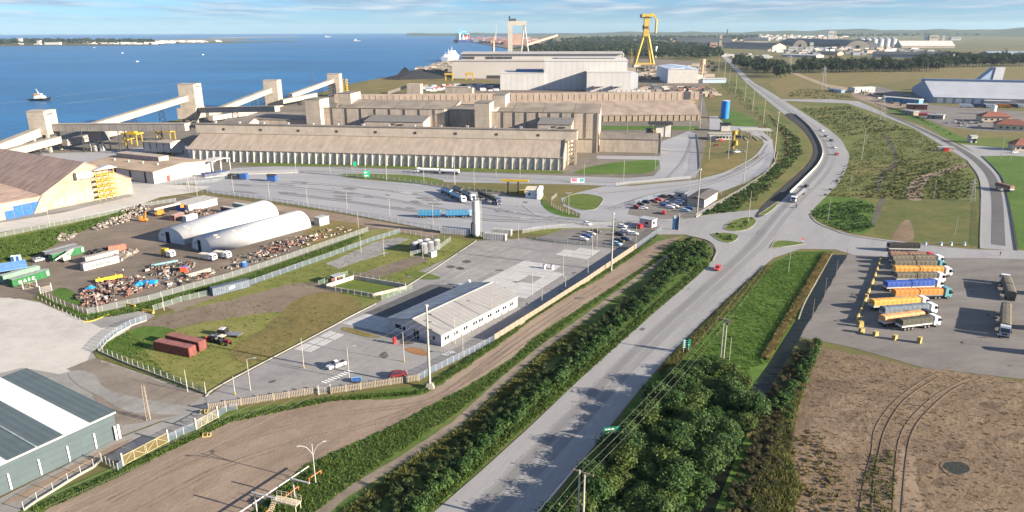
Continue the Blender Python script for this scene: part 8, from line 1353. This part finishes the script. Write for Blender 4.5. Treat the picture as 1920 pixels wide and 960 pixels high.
for i,(x,l) in enumerate(((1768,'left'),(1778,'middle'),(1788,'right'))):t=thing('gabled_store','%s of three small white gables behind the tree belt' % l,'warehouse',G(x,110),0,'three white gables'); gable(t,-5,5,0,40,7,14,BUFF,DARKR,'y',.5,.4)
def dome(x,y,ty,w,d,wm,label):
 h=HT(x,y,ty); t=thing('arched_store',label,'warehouse',G(x,y),R(-14),'arched stores'); n=14; arc=[(w/2*math.cos(math.pi*i/n),h*math.sin(math.pi*i/n)) for i in range(n+1)]
 part(t,'arch_front',wm,lambda b:b.prism(arc,0,2,'y')); part(t,'arch_roof',DARKR,lambda b:b.add([(x2*1.01,2.05,z*1.01) for x2,z in arc]+[(x2*1.01,d,z*1.01) for x2,z in arc],[(i,i+1,n+2+i,n+1+i) for i in range(n)])); part(t,'opening',GLASS,lambda b:b.box(-w*.08,w*.08,-.5,-.05,0,h*.4))
dome(1500,88,75,60,120,BUFF,'arched buff store at the left of the far industry'); dome(1608,91,76,88,160,BUFF,'wide arched buff store in the middle of the far industry'); dome(1420,79,70,90,90,mat('far_pale',(0,0,0)),'pale arched roof far beside the highway')
for i in range(6):
 x=1612+12*i; t=thing('grain_silo',('first','second','third','fourth','fifth','sixth')[i]+' from the left of the grey metal grain silos','silo',G(x,88-.1*i),0,'metal grain silos'); h=HT(x,88,70); part(t,'shell',mat('silo_metal',(.3,.32,.34),.5,.05,.05),lambda b:b.cyl(0,0,0,h*.8,17,n=20)); part(t,'cone',mat('silo_cone',(.24,.26,.28),.5),lambda b:b.cyl(0,0,h*.8+.05,h,17.5,2,n=20))
for (x,y,ty,w,m,l) in ((1556,74,58,36,WHITEW,'tall white silo block on the far plain'),(1563,74,58.5,26,BUFF,'buff silo block joined to the tall white one'),(1735,78,67,18,WHITEW,'white elevator right of the grain silos'),(1748,78,66,50,BUFF,'buff sloped store right of the grain silos'),(1768,76,67,14,WHITEW,'white pointed tower far right of the silos'),(1790,75.5,70,60,WHITEW,'white long works far right of the silos'),(1270,82,70,14,P_('sky'),'white and blue water tank left of the black-roofed store'),(1337,96,80,26,PINKB,'pinkish mill building beside the far highway'),(1350,90,66,10,BUFF,'slim buff tower above the mill'),(1520,96,80,12,WHITEW,'white stack block in front of the arched stores'),(1485,96,88,30,WHITEW,'white box building left of the arched stores')):
 h=HT(x,y,ty); t=thing('far_block',l,'building',G(x,y),R(-8),'far industrial blocks'); part(t,'wall',m,lambda b:b.box(-w/2,w/2,-w/3,w/3,0,h)); part(t,'roof',HROOF,lambda b:b.box(-w/2-.6,w/2+.6,-w/3-.6,w/3+.6,h+.05,h+1.4)); part(t,'window_strip',GLASS,lambda b:b.box(-w*.35,w*.35,-w/3-.3,-w/3-.05,h*.6,h*.7))
t=thing('chimney','thin dark chimney beside the far highway','chimney',G(1362,82),0); h=HT(1362,82,55.5); part(t,'stack',DARKR,lambda b:b.cyl(0,0,0,h,3.6,2.6,10)); part(t,'rim',STEEL,lambda b:b.cyl(0,0,h,h+3,3.2,n=10))
boxes('far_town',[(1220,78),(1290,72),(1420,66),(1600,68),(1560,74),(1400,80),(1300,84)],260,26,14,4,13,scrap_mat('far_town_walls',[(.5,.44,.38),(.34,.2,.15),(.55,.53,.5),(.2,.2,.2),(.4,.34,.28),(.12,.12,.13)]),'distant works and houses on the plain',57,'buildings'); boxes('far_town',[(1440,96),(1500,90),(1700,92),(1760,98),(1640,104),(1500,104)],120,26,12,3,9,scrap_mat('far_works',[(.3,.24,.2),(.1,.1,.12),(.5,.47,.43),(.14,.16,.2)]),'distant works among the far stores',58,'buildings'); boxes('far_town',[(1330,104),(1420,100),(1470,112),(1400,112)],16,18,10,3,6,mat('low_roofs',(.3,.3,.3),.8),'pale low roofs where the highway vanishes',59,'buildings')
boxes('yard_clutter',[(1580,165),(1640,176),(1700,184),(1690,200),(1640,182)],40,6,3,1,3,SCR2,'rusty clutter on the dirt yard',60,'clutter')
t=thing('far_conveyor','long inclined ore conveyor over the dark wood','conveyor',G(985,92),0); a,c=Vector((0,0,12)),G(1044,85)-G(985,92)+Vector((0,0,45)); part(t,'gallery',mat('far_pink',(0,0,0)),lambda b:b.beam(a,c,9,8)); [part(t,'support',STEEL,lambda b:b.bar((c.x*k,c.y*k,0),(c.x*k,c.y*k,12+33*k),2)) for k in (.3,.6,.95)]
t=thing('brick_mill','big reddish mill block behind the gantry crane','building',G(966,84),0); part(t,'wall',PINKB,lambda b:b.box(-30,38,-15,15,0,HT(966,84,64))); part(t,'roof',HROOF,lambda b:b.box(-31,39,-16,16,HT(966,84,64)+.1,HT(966,84,64)+3))
for (x,y,w,h,l) in ((1036,82,300,30,'black ore heap at the end of the inclined conveyor'),(1068,83.5,90,24,'pale sand heap right of the black ore heap')):
 g=G(x,y); ps=[(x-w/16,y),(x,y+.8),(x+w/16,y),(x,y-1.2)]; mound('ore_heap',ps,h,COAL if 'black' in l else BUFF,l)
# ---- details of the brown field: ruts and puddle
RUT=ground_mat('rut_ridge',[(.12,.088,.06),(.165,.12,.08),(.21,.155,.10)],scales=(.1,.5,3))
for pp in ([(1605,990),(1620,900),(1632,850),(1645,800),(1680,750),(1740,708),(1790,688)],[(1632,990),(1640,900),(1650,850),(1662,800),(1700,748),(1760,706)],[(1672,990),(1678,880),(1690,820),(1712,780),(1760,738),(1820,706)],[(1690,980),(1700,860),(1712,810),(1735,775),(1790,730),(1840,710)]):
 ribbon('wheel_rut',[(x+random.uniform(-2.5,2.5),y) for x,y in pp],random.uniform(.14,.3),RUT,4,height=random.uniform(.03,.08))
patch('puddle',[(1768,876),(1775,868),(1800,867),(1815,874),(1817,884),(1800,890),(1785,888)],water_mat('puddle_water',(.03,.032,.022),.08,.6,.01),8,smooth=4); patch('wet_ground',[(1762,874),(1772,864),(1800,863),(1820,872),(1822,886),(1802,894),(1780,892)],BROWN,7,smooth=4)
DKS=ground_mat('dark_soil',[(.075,.055,.04),(.115,.082,.055),(.16,.115,.075)],scales=(.1,.5,2.5),bump=.2,bscale=1.1)
for (x,y,w,h) in ((1790,838,26,12),(1770,905,24,12),(1560,720,40,8),(1640,715,26,6),(1860,760,30,8),(1880,900,20,9),(1600,775,26,10),(1830,930,30,12),(1745,770,18,6),(1900,820,24,8),(1710,730,20,5)):patch('dark_soil',[(x+w*math.cos(a*.7)*random.uniform(.5,1.1),y+h*math.sin(a*.7)*random.uniform(.5,1.1)) for a in range(9)],DKS,3.5,smooth=3,ragged=.5,step=.8)
HZ=bpy.data.materials.new('haze'); HZ.use_nodes=True; nt=HZ.node_tree; nt.nodes.remove(nt.nodes['Principled BSDF']); pv=nt.nodes.new('ShaderNodeVolumePrincipled'); pv.inputs['Color'].default_value=(.62,.82,1,1); pv.inputs['Density'].default_value=2.6e-5; pv.inputs['Anisotropy'].default_value=0.1; nt.links.new(pv.outputs[0],nt.nodes['Material Output'].inputs['Volume'])
o=MB().box(-17500,31000,-700,16200,-6,175).obj('haze',HZ); o['kind']='stuff'
